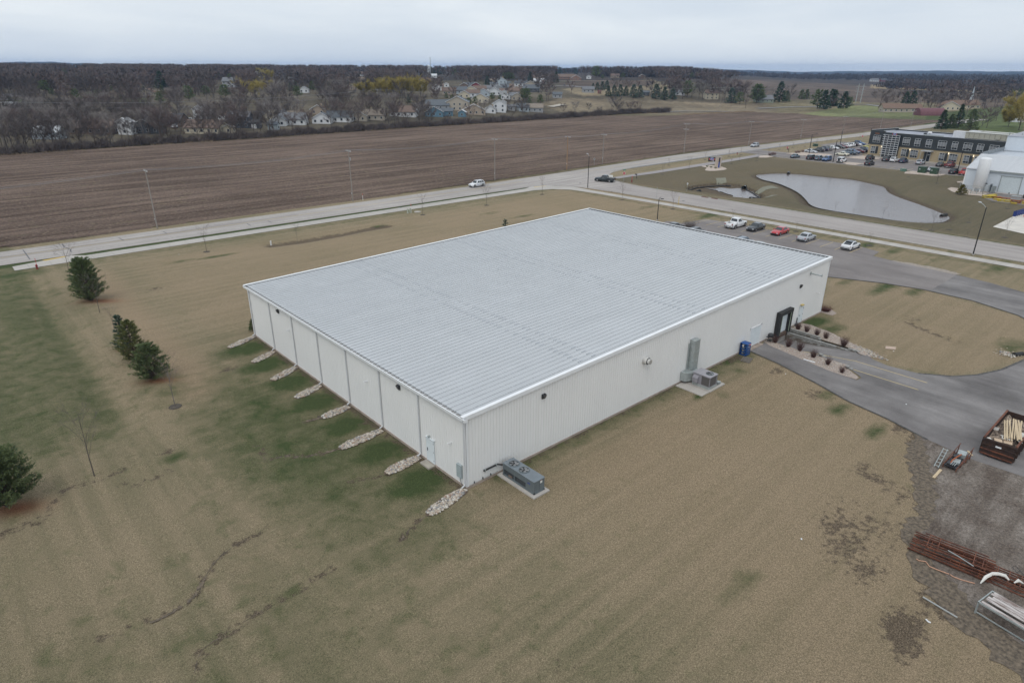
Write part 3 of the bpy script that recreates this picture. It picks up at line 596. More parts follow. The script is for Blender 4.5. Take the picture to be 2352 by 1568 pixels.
sheet('tank_yard', [(179.8, 19.6), (176.8, 16.9), (178.4, 12.4), (187.3, 12.4), (187.3, 22), (184, 22)], .05, M_CREAM)
sheet('monument_bed', smooth_closed([(172.9, 92.0), (176.0, 90.6), (175.6, 87.0), (173.0, 83.2), (169.8, 81.8), (165.6, 82.4), (163.7, 83.8), (164.2, 85.6), (167.4, 87.2), (169.6, 88.6), (170.9, 91.2)], 3), .02, M_CREAM)
# ---- water
g = NG('pond_water', .06, .5); g.p.inputs['Base Color'].default_value = (.16, .135, .13, 1)
n_ = g.noise(1.0, 4, .6, src=g.map((2.2, 1.2, 1))); b = g.t.nodes.new('ShaderNodeBump'); b.inputs['Distance'].default_value = .05
g.t.links.new(n_, b.inputs['Height']); g.t.links.new(b.outputs[0], g.p.inputs['Normal']); g.p.inputs['Roughness'].default_value = .12
M_WATER = g.m
big_ = [(p[0] + (p[0] - 155) * .06, p[1] + (p[1] - 38) * .06) for p in POND]
sheet('pond', big_, ZW, M_WATER)
sheet('pond_shallows', PUDDLE, ZB - .16, M_WATER)
def reeds(P, n, h, off, m):
    Pp = np.array(P); k = RNG.integers(0, len(Pp), n); u = RNG.random((n, 1)); q = Pp[k] * (1 - u) + Pp[(k + 1) % len(Pp)] * u + RNG.normal(0, off, (n, 2)); z = lawn_z(q[:, 0], q[:, 1]); b = np.concatenate([q, z[:, None]], 1); d = RNG.normal(0, .35, (n, 3)) + [0, 0, 1]; d /= np.linalg.norm(d, axis=1, keepdims=True); s_ = np.stack([-d[:, 1] - .3, d[:, 0] + .3, d[:, 2] * 0], 1) * .09
    link('bank_reeds', np_mesh('bank_reeds', np.stack([b - s_, b + s_, b + d * (RNG.uniform(.4, 1, n) * h)[:, None]], 1).reshape(-1, 3), np.arange(3 * n).reshape(n, 3), m), kind='stuff')
reeds(POND, 9000, .45, .7, mat('reed_brown', (.12, .095, .06), .9, (.06, .05, .035), .5, 4, world=True)); reeds(BASIN, 1500, .4, .4, MATS['reed_brown'])
# riprap mats by the small basin
M_MAT = mat('erosion_mat', (.23, .22, .165), .95, (.15, .15, .11), 3, 5, world=True, bump=.05)
for pl in ([('F',945,435),('F',1050,430),('F',1062,462),('F',962,470)], [('F',1360,550),('F',1540,503),('F',1615,525),('F',1400,572)], [('F',1440,640),('F',1520,612),('F',1605,610),('F',1480,640)]):
    pts = [G0(*q, -.25) for q in pl]; xy = np.array(pts)
    n = 6; vs = []; fs = []
    for i in range(n + 1):
        for j in range(n + 1):
            u, v = i / n, j / n; p = (1 - u) * (1 - v) * xy[0] + u * (1 - v) * xy[1] + u * v * xy[2] + (1 - u) * v * xy[3]
            vs.append((p[0], p[1], float(lawn_z(np.array([p[0]]), np.array([p[1]]))[0]) + .06))
    for i in range(n):
        for j in range(n): fs.append((i * (n + 1) + j, (i + 1) * (n + 1) + j, (i + 1) * (n + 1) + j + 1, i * (n + 1) + j + 1))
    MB().add(vs, fs).build('erosion_mat', M_MAT)['kind'] = 'structure'

# ---- haze: one closed box of thin air round everything
hb = MB(); hb.b2((-9000, -9000, -8), (9600, 9600, 95))
hm = bpy.data.materials.new('haze_air'); hm.use_nodes = True; ht = hm.node_tree; ht.nodes.clear()
ho = ht.nodes.new('ShaderNodeOutputMaterial'); hv = ht.nodes.new('ShaderNodeVolumePrincipled')
hv.inputs['Color'].default_value = (.37, .59, .96, 1); hv.inputs['Density'].default_value = HAZE = 8.5e-5; hv.inputs['Anisotropy'].default_value = 0.0
ht.links.new(hv.outputs[0], ho.inputs['Volume'])
hz = hb.build('haze', hm); hz['kind'] = 'stuff'
# ================================================================ THE WAREHOUSE
LX, LY, ZL, ZH = 59.83, 41.9, 6.3, 7.57
def roofz(x): return ZL + (ZH - ZL) * x / LX
SLOPE = math.atan((ZH - ZL) / LX)
g = NG('wall_panel_paint', .55, .35); n_ = g.noise(.25, 3, .5); n2_ = g.noise(2.5, 4, .6, src=g.map((1, 1, .12)))
M_WALL = g.done(g.mix(g.ramp(n2_, .45, .75), g.mix(g.ramp(n_, .35, .65), (.76, .755, .74), (.785, .78, .765)), (.745, .74, .725)))
g = NG('roof_panel_metal', .42, .4); s1 = g.noise(1.0, 5, .62, src=g.map((.12, 1.1, 1))); s2 = g.noise(.22, 4, .6); s3 = g.noise(1.0, 3, .6, src=g.map((1.1, 3.2, 1)))
b_ = g.mix(g.ramp(s1, .32, .68), (.46, .475, .485), (.505, .52, .53)); b_ = g.mix(g.math('MULTIPLY', g.ramp(s3, .6, .74), .4), b_, (.39, .415, .45))
b_ = g.mix(g.math('MULTIPLY', g.ramp(s2, .45, .7), .35), b_, (.56, .575, .59))
M_ROOF = g.done(b_, s1, .01); g.p.inputs['Metallic'].default_value = .15
M_SEAM = mat('roof_seam_metal', (.515, .53, .545), .45, (.455, .47, .485), .5, 3, world=True)
M_TRIM = mat('white_trim_metal', (.78, .79, .80), .4, (.72, .73, .74), .8, 3)
M_FOUND = mat('foundation_concrete', (.40, .33, .28), .95, (.27, .22, .18), 1.2, 5, bump=.01)
M_DARK = mat('dark_gap', (.06, .065, .07), .8)
M_BLACK = mat('black_rubber', (.018, .018, .018), .75, (.03, .03, .03), 3)
M_DOORW = mat('white_door_paint', (.72, .77, .79), .45, (.66, .71, .73), 1.5)
M_GALV = mat('galvanised_steel', (.42, .455, .45), .38, (.32, .355, .35), 3, 4, metal=.35)
M_GREY = mat('unit_grey_paint', (.135, .16, .17), .5, (.11, .132, .142), 2, 4)
M_DKM = mat('dark_metal', (.045, .045, .05), .45, (.03, .03, .03), 5, metal=.3)
M_GLASS = mat('window_glass', (.03, .04, .05), .08, (.02, .025, .03), 2, spec=.8)
WH = thing('warehouse', 'large white ribbed metal warehouse with a low-sloped pale grey roof in the lawn', 'warehouse', (0, 0, 0))
mb = MB(); mb.b2((-.06, -.06, -1.5), (LX + .06, LY + .06, .17)); mb.build('foundation', M_FOUND, WH)
mb = MB(); vs = [(x, y, z) for (x, y) in ((.12, .12), (LX - .12, .12), (LX - .12, LY - .12), (.12, LY - .12)) for z in (.17, roofz(x) - .12)]
mb.add(vs, [(0, 2, 3, 1), (2, 4, 5, 3), (4, 6, 7, 5), (6, 0, 1, 7), (1, 3, 5, 7)]); mb.build('inner_wall', mat('inner_wall', (.4, .4, .4)), WH)
def panel_mesh(w_, n, inward):
    """ribbed sheet 1 m high in its own XZ plane, facing -Y"""
    prof = []; st = w_ / n
    for i in range(n):
        x = i * st; prof += [(x, .026), (x + .022, .026), (x + .034, 0), (x + st * .5 - .02, 0), (x + st * .5, -.008), (x + st * .5 + .02, 0), (x + st - .012, 0)]
    prof.append((w_, .026)); mb = MB(); k = len(prof)
    mb.add([(x, y, z) for z in (0, 1) for x, y in prof], [(i, i + 1, k + i + 1, k + i) for i in range(k - 1)])
    return mb.mesh('wall_panel', M_WALL)
npx = 66; pw = LX / npx; pmx = panel_mesh(pw, 3, 0)
for i in range(npx):
    x = i * pw; h = roofz(x) - .10 - .17
    o = link('wall_panel', pmx, WH, (x, 0, .17)); o.scale.z = h
    o = link('wall_panel', pmx, WH, (x + pw, LY, .17)); o.rotation_euler.z = math.pi; o.scale.z = h
npy = 46; pw2 = LY / npy; pmy = panel_mesh(pw2, 3, 0)
for i in range(npy):
    o = link('wall_panel', pmy, WH, (0, (i + 1) * pw2, .17)); o.rotation_euler.z = -math.pi / 2; o.scale.z = ZL - .27
    o = link('wall_panel', pmy, WH, (LX, i * pw2, .17)); o.rotation_euler.z = math.pi / 2; o.scale.z = ZH - .27
# roof sheets, one by one, running up the slope
nr = 70; rw = (LY - .1) / nr; RL = (LX - .1) / math.cos(SLOPE)
mb = MB(); mb.add([(0, 0, 0), (RL, 0, 0), (RL, rw, 0), (0, rw, 0), (0, 0, -.1), (0, rw, -.1)], [(0, 1, 2, 3), (4, 0, 3, 5)])
mb.b2((-.06, -.022, -.02), (RL, .022, .048), 1)
for k in (1, 2): mb.b2((.35, rw * k / 3 - .014, 0), (RL - .2, rw * k / 3 + .014, .008), 0)
rme = mb.mesh('roof_panel', [M_ROOF, M_SEAM])
for i in range(nr):
    o = link('roof_panel', rme, WH, (.02, .05 + i * rw, ZL)); o.rotation_euler.y = -SLOPE
mb = MB(); LAPC = mat('lap_cap', (.30, .32, .345), .5)
for xx in (13.2, 14.9, 30.2, 31.9, 46.6, 48.2):
    for i in range(nr):
        if random.random() < .75: mb.box((xx + random.uniform(-.06, .06), .05 + i * rw + .09, roofz(xx) + .022), (.5, .12, .05), ry=-SLOPE)
o = mb.build('seam_lap_cap', LAPC, WH); o['kind'] = 'stuff'
mb = MB(); mb.b2((-.30, -.28, 6.02), (-.26, LY + .28, 6.24)); mb.b2((-.30, -.28, 6.0), (.0, LY + .28, 6.03)); mb.b2((-.33, -.28, 6.235), (-.24, LY + .28, 6.265))
mb.b2((-.3, -.30, 6.0), (0, -.27, 6.25)); mb.b2((-.3, LY + .27, 6.0), (0, LY + .3, 6.25)); mb.build('gutter', M_TRIM, WH)
mb = MB(); mb.b2((-.255, -.26, 6.035), (-.01, LY + .26, 6.06)); mb.build('gutter_bottom', M_DARK, WH)
st = MB(); st.b2((-.27, -.018, 6.225), (.02, .018, 6.262)); sm = st.mesh('gutter_strap', M_TRIM)
for i in range(nr): link('gutter_strap', sm, WH, (0, .05 + i * rw + .3, 0))
def rake(y0, y1, zf0, zf1):
    mb = MB()
    for (a, b, lo, hi) in ((y0, y1, zf0, zf1),):
        vs = [(x, y, roofz(x) + z) for x in (-.3, LX + .12) for y in (a, b) for z in (lo, hi)]
        mb.add(vs, [(0, 1, 3, 2), (4, 6, 7, 5), (0, 4, 5, 1), (2, 3, 7, 6), (1, 5, 7, 3), (0, 2, 6, 4)])
    return mb
mb = rake(-.10, .22, .07, .10); r2_ = rake(-.14, -.10, -.22, .115); mb.add(r2_.v, r2_.f); r2_ = rake(-.11, .0, -.25, -.22); mb.add(r2_.v, r2_.f); mb.build('rake_trim', M_TRIM, WH)
mb = rake(LY - .22, LY + .10, .07, .10); r2_ = rake(LY + .10, LY + .14, -.22, .115); mb.add(r2_.v, r2_.f); mb.build('rake_trim', M_TRIM, WH)
mb = MB(); mb.b2((LX - .02, -.1, ZH - .25), (LX + .14, LY + .1, ZH + .14)); mb.build('high_edge_trim', M_TRIM, WH)
cl = MB(); cl.b2((LX - .34, .06, ZH - .01), (LX - .05, rw - .1, ZH + .075)); cm = cl.mesh('closure_strip', M_DARK)
for i in range(0, nr): link('closure_strip', cm, WH, (0, .05 + i * rw, 0))
for cx, cy in ((-.012, -.012), (LX + .012, -.012)):
    mb = MB(); mb.b2((cx - .015 if cx < 1 else cx - .2, cy - .02, .17), (cx + .2 if cx < 1 else cx + .015, cy + .02, roofz(max(cx, 0)) - .2)); mb.b2((cx - .02, cy - .02, .17), (cx + .02, cy + .18, roofz(max(cx, 0)) - .2)); mb.build('corner_trim', M_TRIM, WH)
# downspouts
mb = MB(); mb.box((-.085, 0, 3.2), (.09, .11, 5.7)); mb.tube([(-.08, 0, .42), (-.16, 0, .3), (-.42, 0, .2)], .06, 6); mb.tube([(-.2, 0, 6.02), (-.085, 0, 5.9)], .05, 6)
dme = mb.mesh('downspout', mat('downspout_metal', (.60, .61, .62), .5, (.53, .54, .55), .6))
for y in (.12, 6.12, 12.12, 18.08, 23.9, 29.75, 35.55, 41.3): link('downspout', dme, WH, (0, y, 0))
# wall packs and cameras
def wallpack(loc, rz, name='wall_light'):
    mb = MB(); mb.add([(-.19, 0, -.22), (.19, 0, -.22), (.19, 0, .2), (-.19, 0, .2), (-.17, -.12, -.2), (.17, -.12, -.2), (.15, -.26, .12), (-.15, -.26, .12), (.15, -.2, .2), (-.15, -.2, .2)],
        [(4, 5, 6, 7), (7, 6, 8, 9), (9, 8, 2, 3), (0, 1, 5, 4), (0, 4, 7, 9, 3), (1, 2, 8, 6, 5)]); o = mb.build(name, M_DKM, WH, loc=loc); o.rotation_euler.z = rz
    MB().quad((-.13, -.135, -.16), (.13, -.135, -.16), (.12, -.235, .06), (-.12, -.235, .06)).build('lens', mat('lamp_lens', (.30, .28, .25), .3), o)
wallpack((8.04, -.01, 5.3), 0); wallpack((52.3, -.01, 5.3), 0); wallpack((-.01, 33.05, 5.5), -math.pi / 2); wallpack((-.01, 8.96, 5.4), -math.pi / 2)
def seccam(loc, rz):
    mb = MB(); mb.cyl((0, -.03, 0), .06, .06, 10, 'Y'); mb.tube([(0, -.04, 0), (0, -.14, .02)], .025); mb.box((0, -.22, .03), (.1, .26, .1), rx=-.25)
    o = mb.build('security_camera', M_TRIM, WH, loc=loc); o.rotation_euler.z = rz
seccam((-.01, 1.83, 3.3), -math.pi / 2); seccam((-.01, 30.7, 3.97), -math.pi / 2); seccam((-.01, 14.4, 3.92), -math.pi / 2); seccam((57.5, -.01, 3.34), 0)
def mandoor(loc, rz, handle=-1, name='entry_door'):
    mb = MB(); mb.b2((-.53, -.085, 0), (-.46, 0, 2.2)); mb.b2((.46, -.085, 0), (.53, 0, 2.2)); mb.b2((-.53, -.085, 2.13), (.53, 0, 2.2)); mb.b2((-.6, -.11, 2.2), (.6, 0, 2.235)); mb.b2((-.46, -.06, 0), (.46, 0, 2.13))
    o = mb.build(name, M_DOORW, WH, loc=loc); o.rotation_euler.z = rz
    h = MB(); h.b2((handle * .40 - .03, -.09, .95), (handle * .40 + .03, -.06, 1.2)); h.tube([(handle * .40, -.12, 1.02), (handle * .28, -.12, 1.02)], .012); h.build('handle', M_DKM, o)
    for z in (.25, 1.05, 1.85): MB().b2((-handle * .47 - .015, -.095, z), (-handle * .47 + .015, -.06, z + .12)).build('hinge', M_DKM, o)
mandoor((-.02, 4.65, .2), -math.pi / 2, 1 * -1); mandoor((53.65, -.02, .17), 0, -1)
mb = MB(); mb.cyl((0, -.09, 0), .09, .12, 10, 'Y'); mb.tube([(0, -.1, .02), (0, -.2, .05), (0, -.28, -.02)], .035); mb.build('door_light', M_GALV, WH, loc=(-.01, 4.75, 2.58)).rotation_euler.z = -math.pi / 2
mb = MB(); mb.box((0, -.16, 0), (.5, .3, .1)); mb.tube([(-.4, -.05, .02), (.4, -.05, .02)], .03); mb.build('door_light', mat('amber_plastic', (.55, .42, .14), .5), WH, loc=(53.5, -.01, 2.62))
mb = MB(); mb.b2((52.86, -.12, .15), (52.98, -.02, 1.0)); mb.b2((52.5, -.35, 0), (52.9, -.05, .3)); mb.build('utility_box', M_GREY, WH)
# overhead garage door, recessed in its jambs
mb = MB(); mb.b2((41.25, -.055, .06), (41.43, 0, 2.55)); mb.b2((43.62, -.07, .06), (43.8, 0, 2.55)); mb.b2((41.25, -.07, 2.42), (43.8, 0, 2.55)); gd = mb.build('garage_door', M_TRIM, WH)
for i in range(5): MB().b2((41.43, -.035, .08 + i * .468), (43.62, -.012, .08 + i * .468 + .452)).build('door_panel', M_DOORW, gd)
MB().b2((41.1, -.55, -.02), (43.9, -.02, .075)).build('door_sill', M_FOUND, gd)
# truck dock: black seal, door, bumpers, concrete face
dk = MB(); dk.b2((47.2, -.52, .02), (47.75, -.02, 3.0)); dk.b2((50.0, -.52, .02), (50.45, -.02, 3.0)); dk.b2((47.2, -.56, 2.62), (50.45, -.02, 3.06)); dock = dk.build('dock_seal', M_BLACK, WH)
for x in (47.79, 49.94): MB().b2((x - .02, -.54, .1), (x + .02, -.5, 2.6)).build('seal_stripe', mat('pale_green_stripe', (.35, .42, .30)), dock)
dd = MB().b2((47.7, -.10, .12), (50.0, -.03, 2.65)).build('dock_door', M_DOORW, WH)
for i in range(5): MB().b2((47.78, -.125, .2 + i * .48), (49.95, -.10, .2 + i * .48 + .46)).build('door_panel', M_DOORW, dd)
MB().b2((47.2, -.17, -1.24), (50.5, -.07, .02)).build('dock_face', M_CONC, WH)
MB().b2((47.9, -.42, -.32), (49.7, -.17, .10)).build('dock_leveller', mat('rusty_brown_steel', (.13, .085, .06), .8, (.08, .05, .04), 3, 5), WH)
for x in (47.55, 50.1): MB().b2((x - .14, -.34, -.35), (x + .14, -.17, .0)).build('dock_bumper', M_BLACK, WH)
MB().b2((-.07, 4.1, -.04), (-.72, 5.35, .12)).build('door_step', mat('step_concrete', (.40, .37, .31), .95, (.30, .27, .23), 1.5, 5), WH)
# round exhaust hood, long vent pipe, electric box with cable
o = MB(); o.cyl((0, -.2, 0), .36, .42, 24, 'Y'); o.cyl((0, -.03, 0), .42, .06, 24, 'Y'); o.cyl((0, -.52, .0), .25, .3, 24, 'Y'); eh = o.build('exhaust_hood', mat('exhaust_white_metal', (.62, .61, .58), .5, (.52, .51, .49), 2), WH, loc=(21.5, 0, 4.5))
MB().cyl((0, -.415, 0), .345, .02, 24, 'Y').build('hood_gap', M_DARK, eh); MB().cyl((0, -.675, 0), .23, .02, 24, 'Y').build('hood_cap', mat('cap_metal', (.38, .36, .33), .5), eh)
vp = MB(); vp.cyl((0, -.7, 0), .085, 1.4, 12, 'Y'); vp.cyl((0, -.03, 0), .2, .05, 16, 'Y'); vp.cyl((0, -1.4, 0), .14, .1, 12, 'Y'); vp.build('vent_pipe', M_GALV, WH, loc=(54.55, 0, 6.5))
MB().b2((-.2, .45, .78), (-.02, 1.02, 1.92)).build('electric_box', mat('electric_box_grey', (.36, .41, .42), .5, (.31, .36, .37), 2), WH)
MB().tube([(-.1, .72, .78), (-.11, .66, .45), (-.1, .45, .15), (-.12, .3, .05)], .022).build('power_cable', M_DKM, WH)
MB().b2((-.12, 1.05, .72), (-.02, 1.2, .86)).build('outlet_box', M_TRIM, WH)
bp = MB(); bp.tube([(1.62, -.1, .98), (3.0, -.1, .98), (3.35, -.5, .98)], .07, 8); bp.build('refrigerant_pipe', M_BLACK, WH)
for x in (1.72, 2.85): MB().b2((x - .04, -.19, .88), (x + .04, -.02, 1.09)).build('pipe_bracket', M_GALV, WH)
cb = MB(); cb.tube([(.25, -.07, .26), (3.1, -.07, .30)], .014); cb.build('ground_wire', M_GALV, WH)
for x in (.7, 1.55, 2.35): MB().b2((x - .03, -.09, .22), (x + .03, -.02, .4)).build('wire_clip', M_DKM, WH)
MB().b2((28.7, -.12, .6), (28.82, -.02, 4.2)).build('conduit', M_GALV, WH)

# ================================================================ THINGS ROUND THE WAREHOUSE
pad = tag(MB().b2((2.95, -4.4, -.02), (4.62, -.12, .09)).build('concrete_pad', M_CONC), 'long concrete pad under the blue-grey twin-fan condenser', 'concrete pad')
cu = thing('condensing_unit', 'blue-grey two-fan condensing unit on a pad by the near corner of the warehouse', 'air conditioner', (3.8, -2.28, .09))
W_, LNG, HH = 1.08, 3.6, 1.12
b = MB(); b.b2((-.54, -1.8, .6), (.54, 1.8, HH - .02)); b.b2((-.54, -1.8, .06), (.54, -.85, .6)); b.b2((-.54, 1.72, .06), (.54, 1.8, .6)); b.b2((-.54, .42, .1), (.54, .50, .6)); b.build('cabinet', M_GREY, cu)
MB().b2((-.57, -1.83, HH - .02), (.57, 1.83, HH + .015)).build('top_panel', mat('unit_top_paint', (.19, .22, .245), .38, (.16, .185, .205), 2), cu)
b = MB(); b.b2((-.56, -1.82, 0), (-.46, 1.82, .12)); b.b2((.46, -1.82, 0), (.56, 1.82, .12)); b.b2((-.56, -1.82, 0), (.56, -1.74, .12)); b.b2((-.56, 1.74, 0), (.56, 1.82, .12)); b.build('base_rail', M_GREY, cu)
MB().b2((-.42, -.82, .08), (.45, 1.70, .58)).build('opening_shade', M_DARK, cu)  # inset box, dark colour stands for the shade inside the cabinet openings
b = MB(); b.cyl((-.3, 1.0, .2), .12, .3, 12, 'Y'); b.box((-.47, 1.0, .17), (.06, .4, .2)); b.build('compressor', mat('compressor_brown', (.20, .15, .12), .6), cu)
def fan(parent, x, y, z, r, nb, steel):
    ring = MB(); n = 32
    for k in range(n):
        a0, a1 = 2 * math.pi * k / n, 2 * math.pi * (k + 1) / n
        P = lambda a, q, zz: (x + q * math.cos(a), y + q * math.sin(a), zz)
        ring.add([P(a0, r, z), P(a1, r, z), P(a1, r, z + .07), P(a0, r, z + .07), P(a0, r + .05, z), P(a1, r + .05, z), P(a1, r + .05, z + .05), P(a0, r + .05, z + .05)], [(1, 0, 3, 2), (4, 5, 6, 7), (3, 2, 6, 7)][:3])
    fr = ring.build('fan_ring', M_GREY, parent)
    MB().cyl((x, y, z + .004), r, .006, 28).build('fan_well', M_DARK, fr)
    for k in range(nb):
        a = 2 * math.pi * k / nb + .4; c, s_ = math.cos(a), math.sin(a)
        q = [(.08, -.06), (r * .92, -.14), (r * .95, .12), (.08, .06)]
        MB().add([(x + u * c - v * s_, y + u * s_ + v * c, z + .03 + (.035 if v > 0 else 0)) for u, v in q], [(0, 1, 2, 3)]).build('fan_blade', steel, fr)
    MB().cyl((x, y, z + .04), .08, .06, 12).build('fan_hub', M_DKM, fr)
    gd_ = MB()
    for q in np.linspace(.12, r - .02, 5):
        gd_.tube([(x + q * math.cos(t), y + q * math.sin(t), z + .075) for t in np.linspace(0, 2 * math.pi, 25)], .004, 3)
    gd_.build('fan_guard', M_DKM, fr)
M_BLADE = mat('fan_blade_metal', (.42, .43, .44), .35, metal=.5)
fan(cu, -.02, 1.05, HH + .02, .38, 5, M_BLADE); fan(cu, -.02, -.12, HH + .02, .38, 5, M_BLADE)
b = MB(); b.b2((-.545, -1.35, .72), (-.55, -1.12, .80)); b.b2((-.545, -1.32, .64), (-.55, -1.26, .68)); b.b2((-.545, -1.16, .70), (-.55, -1.0, .73)); b.build('blue_badge', mat('badge_blue', (.02, .04, .30), .5), cu)
MB().b2((.08, -1.805, .78), (.3, -1.81, .98)).build('spec_label', mat('label_white', (.75, .75, .72)), cu)
MB().b2((.12, -1.805, 1.0), (.2, -1.812, 1.04)).build('warning_label', mat('label_red', (.5, .1, .06)), cu)
MB().b2((-.02, -1.808, .1), (-.005, -1.80, 1.08)).build('panel_joint', M_DKM, cu)

tag(MB().b2((26.95, -3.25, -.02), (28.25, -.15, .07)).build('concrete_pad', M_CONC), 'left slab of the pair under the packaged rooftop-style unit', 'concrete pad')
tag(MB().b2((28.30, -3.3, -.02), (31.1, -.15, .10)).build('concrete_pad', M_CONC), 'right slab of the pair under the packaged rooftop-style unit', 'concrete pad')
pu = thing('packaged_unit', 'purple-grey packaged air handling unit with one top fan beside the tall duct', 'air conditioner', (29.2, -2.05, .10))
M_PUR = mat('unit_mauve_paint', (.29, .28, .305), .5, (.25, .24, .265), 2); M_COIL = mat('coil_grille', (.075, .07, .07), .7, (.12, .11, .105), 14, 2, stretch=(1, 1, 12))
b = MB(); b.b2((-.72, -1.0, 0), (.72, 1.0, .26)); b.build('curb', M_GALV, pu)
b = MB(); b.b2((-.70, -.98, .26), (.70, .98, 1.34)); b.build('cabinet', M_PUR, pu)
MB().b2((-.74, -1.02, 1.34), (.74, 1.02, 1.37)).build('top_panel', mat('unit_mauve_top', (.34, .33, .355), .45), pu)
MB().b2((-.715, -.94, .34), (-.70, -.05, 1.26)).build('coil_panel', M_COIL, pu); MB().b2((-.62, -.995, .34), (.42, -.98, 1.26)).build('coil_panel', M_COIL, pu)
MB().b2((.46, -1.0, .3), (.66, -.98, 1.3)).build('access_panel', mat('unit_mauve_dark', (.20, .195, .21), .5), pu)
h = MB(); h.add([(-.70, .25, .45), (-.70, .85, .45), (-.70, .85, 1.15), (-.70, .25, 1.15), (-1.02, .25, .95), (-1.02, .85, .95), (-1.0, .25, .45), (-1.0, .85, .45)], [(3, 2, 5, 4), (4, 5, 7, 6), (0, 3, 4, 6), (1, 7, 5, 2), (0, 6, 7, 1)]); h.build('intake_hood', M_PUR, pu)
fan(pu, .12, -.42, 1.375, .34, 4, M_BLADE)
du = thing('air_duct', 'tall galvanised duct climbing the right wall above its elbow', 'duct', (29.4, 0, 0))
for z0, z1 in ((1.30, 2.25), (2.25, 3.28), (3.28, 4.56)):
    s_ = MB().b2((-.46, -.62, z0), (.46, -.03, z1 - .015)).build('duct_section', M_GALV, du); MB().b2((-.49, -.65, z1 - .03), (.49, -.03, z1)).build('flange', M_GALV, s_)
e_ = MB(); e_.add([(-1.6, -.03, .35), (-.5, -.03, .35), (-.5, -.03, 1.3), (-1.6, -.03, 1.3), (-1.55, -.55, .35), (-.45, -1.1, .35), (-.45, -1.1, 1.2), (-1.55, -.55, 1.25), (.46, -.03, 1.3), (.46, -.75, 1.3), (.46, -.75, .6), (.46, -.03, .6)],
    [(3, 7, 4, 0), (7, 6, 5, 4), (3, 2, 6, 7), (2, 8, 9, 6), (6, 9, 10, 5), (0, 4, 5, 1), (8, 11, 10, 9)]); e_.build('duct_elbow', M_GALV, du)
t = thing('tin_sheets', 'small leaning stack of bright tin sheets on the pad behind the packaged unit', 'metal sheets', (30.5, -2.5, .10))
for k in range(3): MB().box((0, 0, .05 + k * .07), (.7, 1.0, .03), rz=.15 * k, ry=.12).build('sheet', M_GALV, t)
# gas cylinder cabinet
M_BLUE = mat('blue_cabinet_paint', (.012, .085, .30), .45, (.01, .065, .24), 3)
gc = thing('cylinder_cabinet', 'blue propane cylinder cage against the wall left of the garage door', 'gas cabinet', (39.6, -.55, .02))
b = MB(); b.b2((-.42, -.42, 1.36), (.46, .42, 1.42)); b.b2((-.42, -.42, 0), (.46, .42, .06)); b.b2((-.42, .38, 0), (.46, .42, 1.4))
for x, y in ((-.42, -.42), (.40, -.42), (-.42, .36), (.40, .36)): b.b2((x, y, 0), (x + .06, y + .06, 1.4))
for z in (.36, .70, 1.04): b.b2((-.42, -.42, z), (.46, .42, z + .03))
b.build('frame', M_BLUE, gc)
b = MB()
for k in range(7): b.b2((-.3 + k * .11, -.43, .06), (-.285 + k * .11, -.42, 1.36))
b.b2((.0, -.43, .06), (.03, -.415, 1.36)); b.build('mesh_door', M_BLUE, gc)
MB().b2((.05, -.445, 1.16), (.40, -.435, 1.32)).build('warning_sign', mat('sign_pink_red', (.62, .18, .2)), gc); MB().b2((-.44, -.02, 1.05), (-.43, .16, 1.22)).build('hazard_diamond', mat('hazard_white', (.75, .72, .7)), gc)
for k, (z, lb) in enumerate(((.13, 'grey gas cylinder on the bottom shelf of the blue cage'), (.46, 'grey gas cylinder on the second shelf up in the blue cage'), (.80, 'grey gas cylinder on the third shelf up in the blue cage'), (1.12, 'grey gas cylinder on the top shelf of the blue cage'))):
    c = MB(); c.cyl((0, 0, .14), .135, .62, 14, 'X'); c.cyl((-.34, 0, .14), .07, .08, 10, 'X'); tag(c.build('gas_cylinder', mat('cylinder_grey', (.26, .26, .25), .5), loc=(39.55, -.5, z)), lb, 'gas cylinder', 'gas cylinders in the blue cage')
def pallet(loc, rz, label, n=7, L=1.2, W=1.0, m=None, group=None):
    m = m or mat('weathered_wood', (.21, .185, .16), .9, (.13, .115, .10), 4, 5, stretch=(8, 1, 1)); p = thing('wooden_pallet', label, 'pallet', loc, rz, group)
    for k in range(3): MB().b2((-W / 2 + k * (W - .09) / 2, -L / 2, 0), (-W / 2 + k * (W - .09) / 2 + .09, L / 2, .1)).build('stringer', m, p)
    for k in range(n): MB().b2((-W / 2, -L / 2 + k * (L - .1) / (n - 1), .1), (W / 2, -L / 2 + k * (L - .1) / (n - 1) + .1, .122)).build('slat', m, p)
    return p
pallet((38.3, -1.6, .0), .25, 'weathered grey pallet lying on the lawn in front of the blue gas cage', 6, 1.0, 1.3)
# kettle barbecue
gr = thing('barbecue_grill', 'black lidded barbecue grill on legs between the garage door and the dock', 'grill', (45.25, -.62, .03))
b = MB(); r = [.05, .2, .3, .33, .33]
lid = [(0, 0, 1.0)]; b.tube([(0, 0, .78), (0, 0, .86), (0, 0, .96), (0, 0, 1.05), (0, 0, 1.1)], [.34, .34, .3, .2, .06], 16); b.build('lid', M_DKM, gr)
b = MB(); b.tube([(0, 0, .78), (0, 0, .7), (0, 0, .6)], [.33, .3, .16], 16); b.build('bowl', M_DKM, gr)
for a in (0.5, 2.6, 4.7): MB().tube([(.2 * math.cos(a), .2 * math.sin(a), .66), (.36 * math.cos(a), .36 * math.sin(a), .0)], .022).build('leg', M_DKM, gr)
MB().b2((-.75, -.18, .72), (-.32, .2, .75)).build('side_table', M_DKM, gr); MB().b2((-.3, -.25, .2), (.3, .25, .22)).build('shelf', M_DKM, gr)
# white gutter piece on the strip
tag(MB().box((43.2, -6.4, .10), (.14, 1.25, .08), rz=.05).build('plastic_trim', M_TRIM), 'white plastic trim length lying on the pebble strip beside the ramp', 'trim piece')

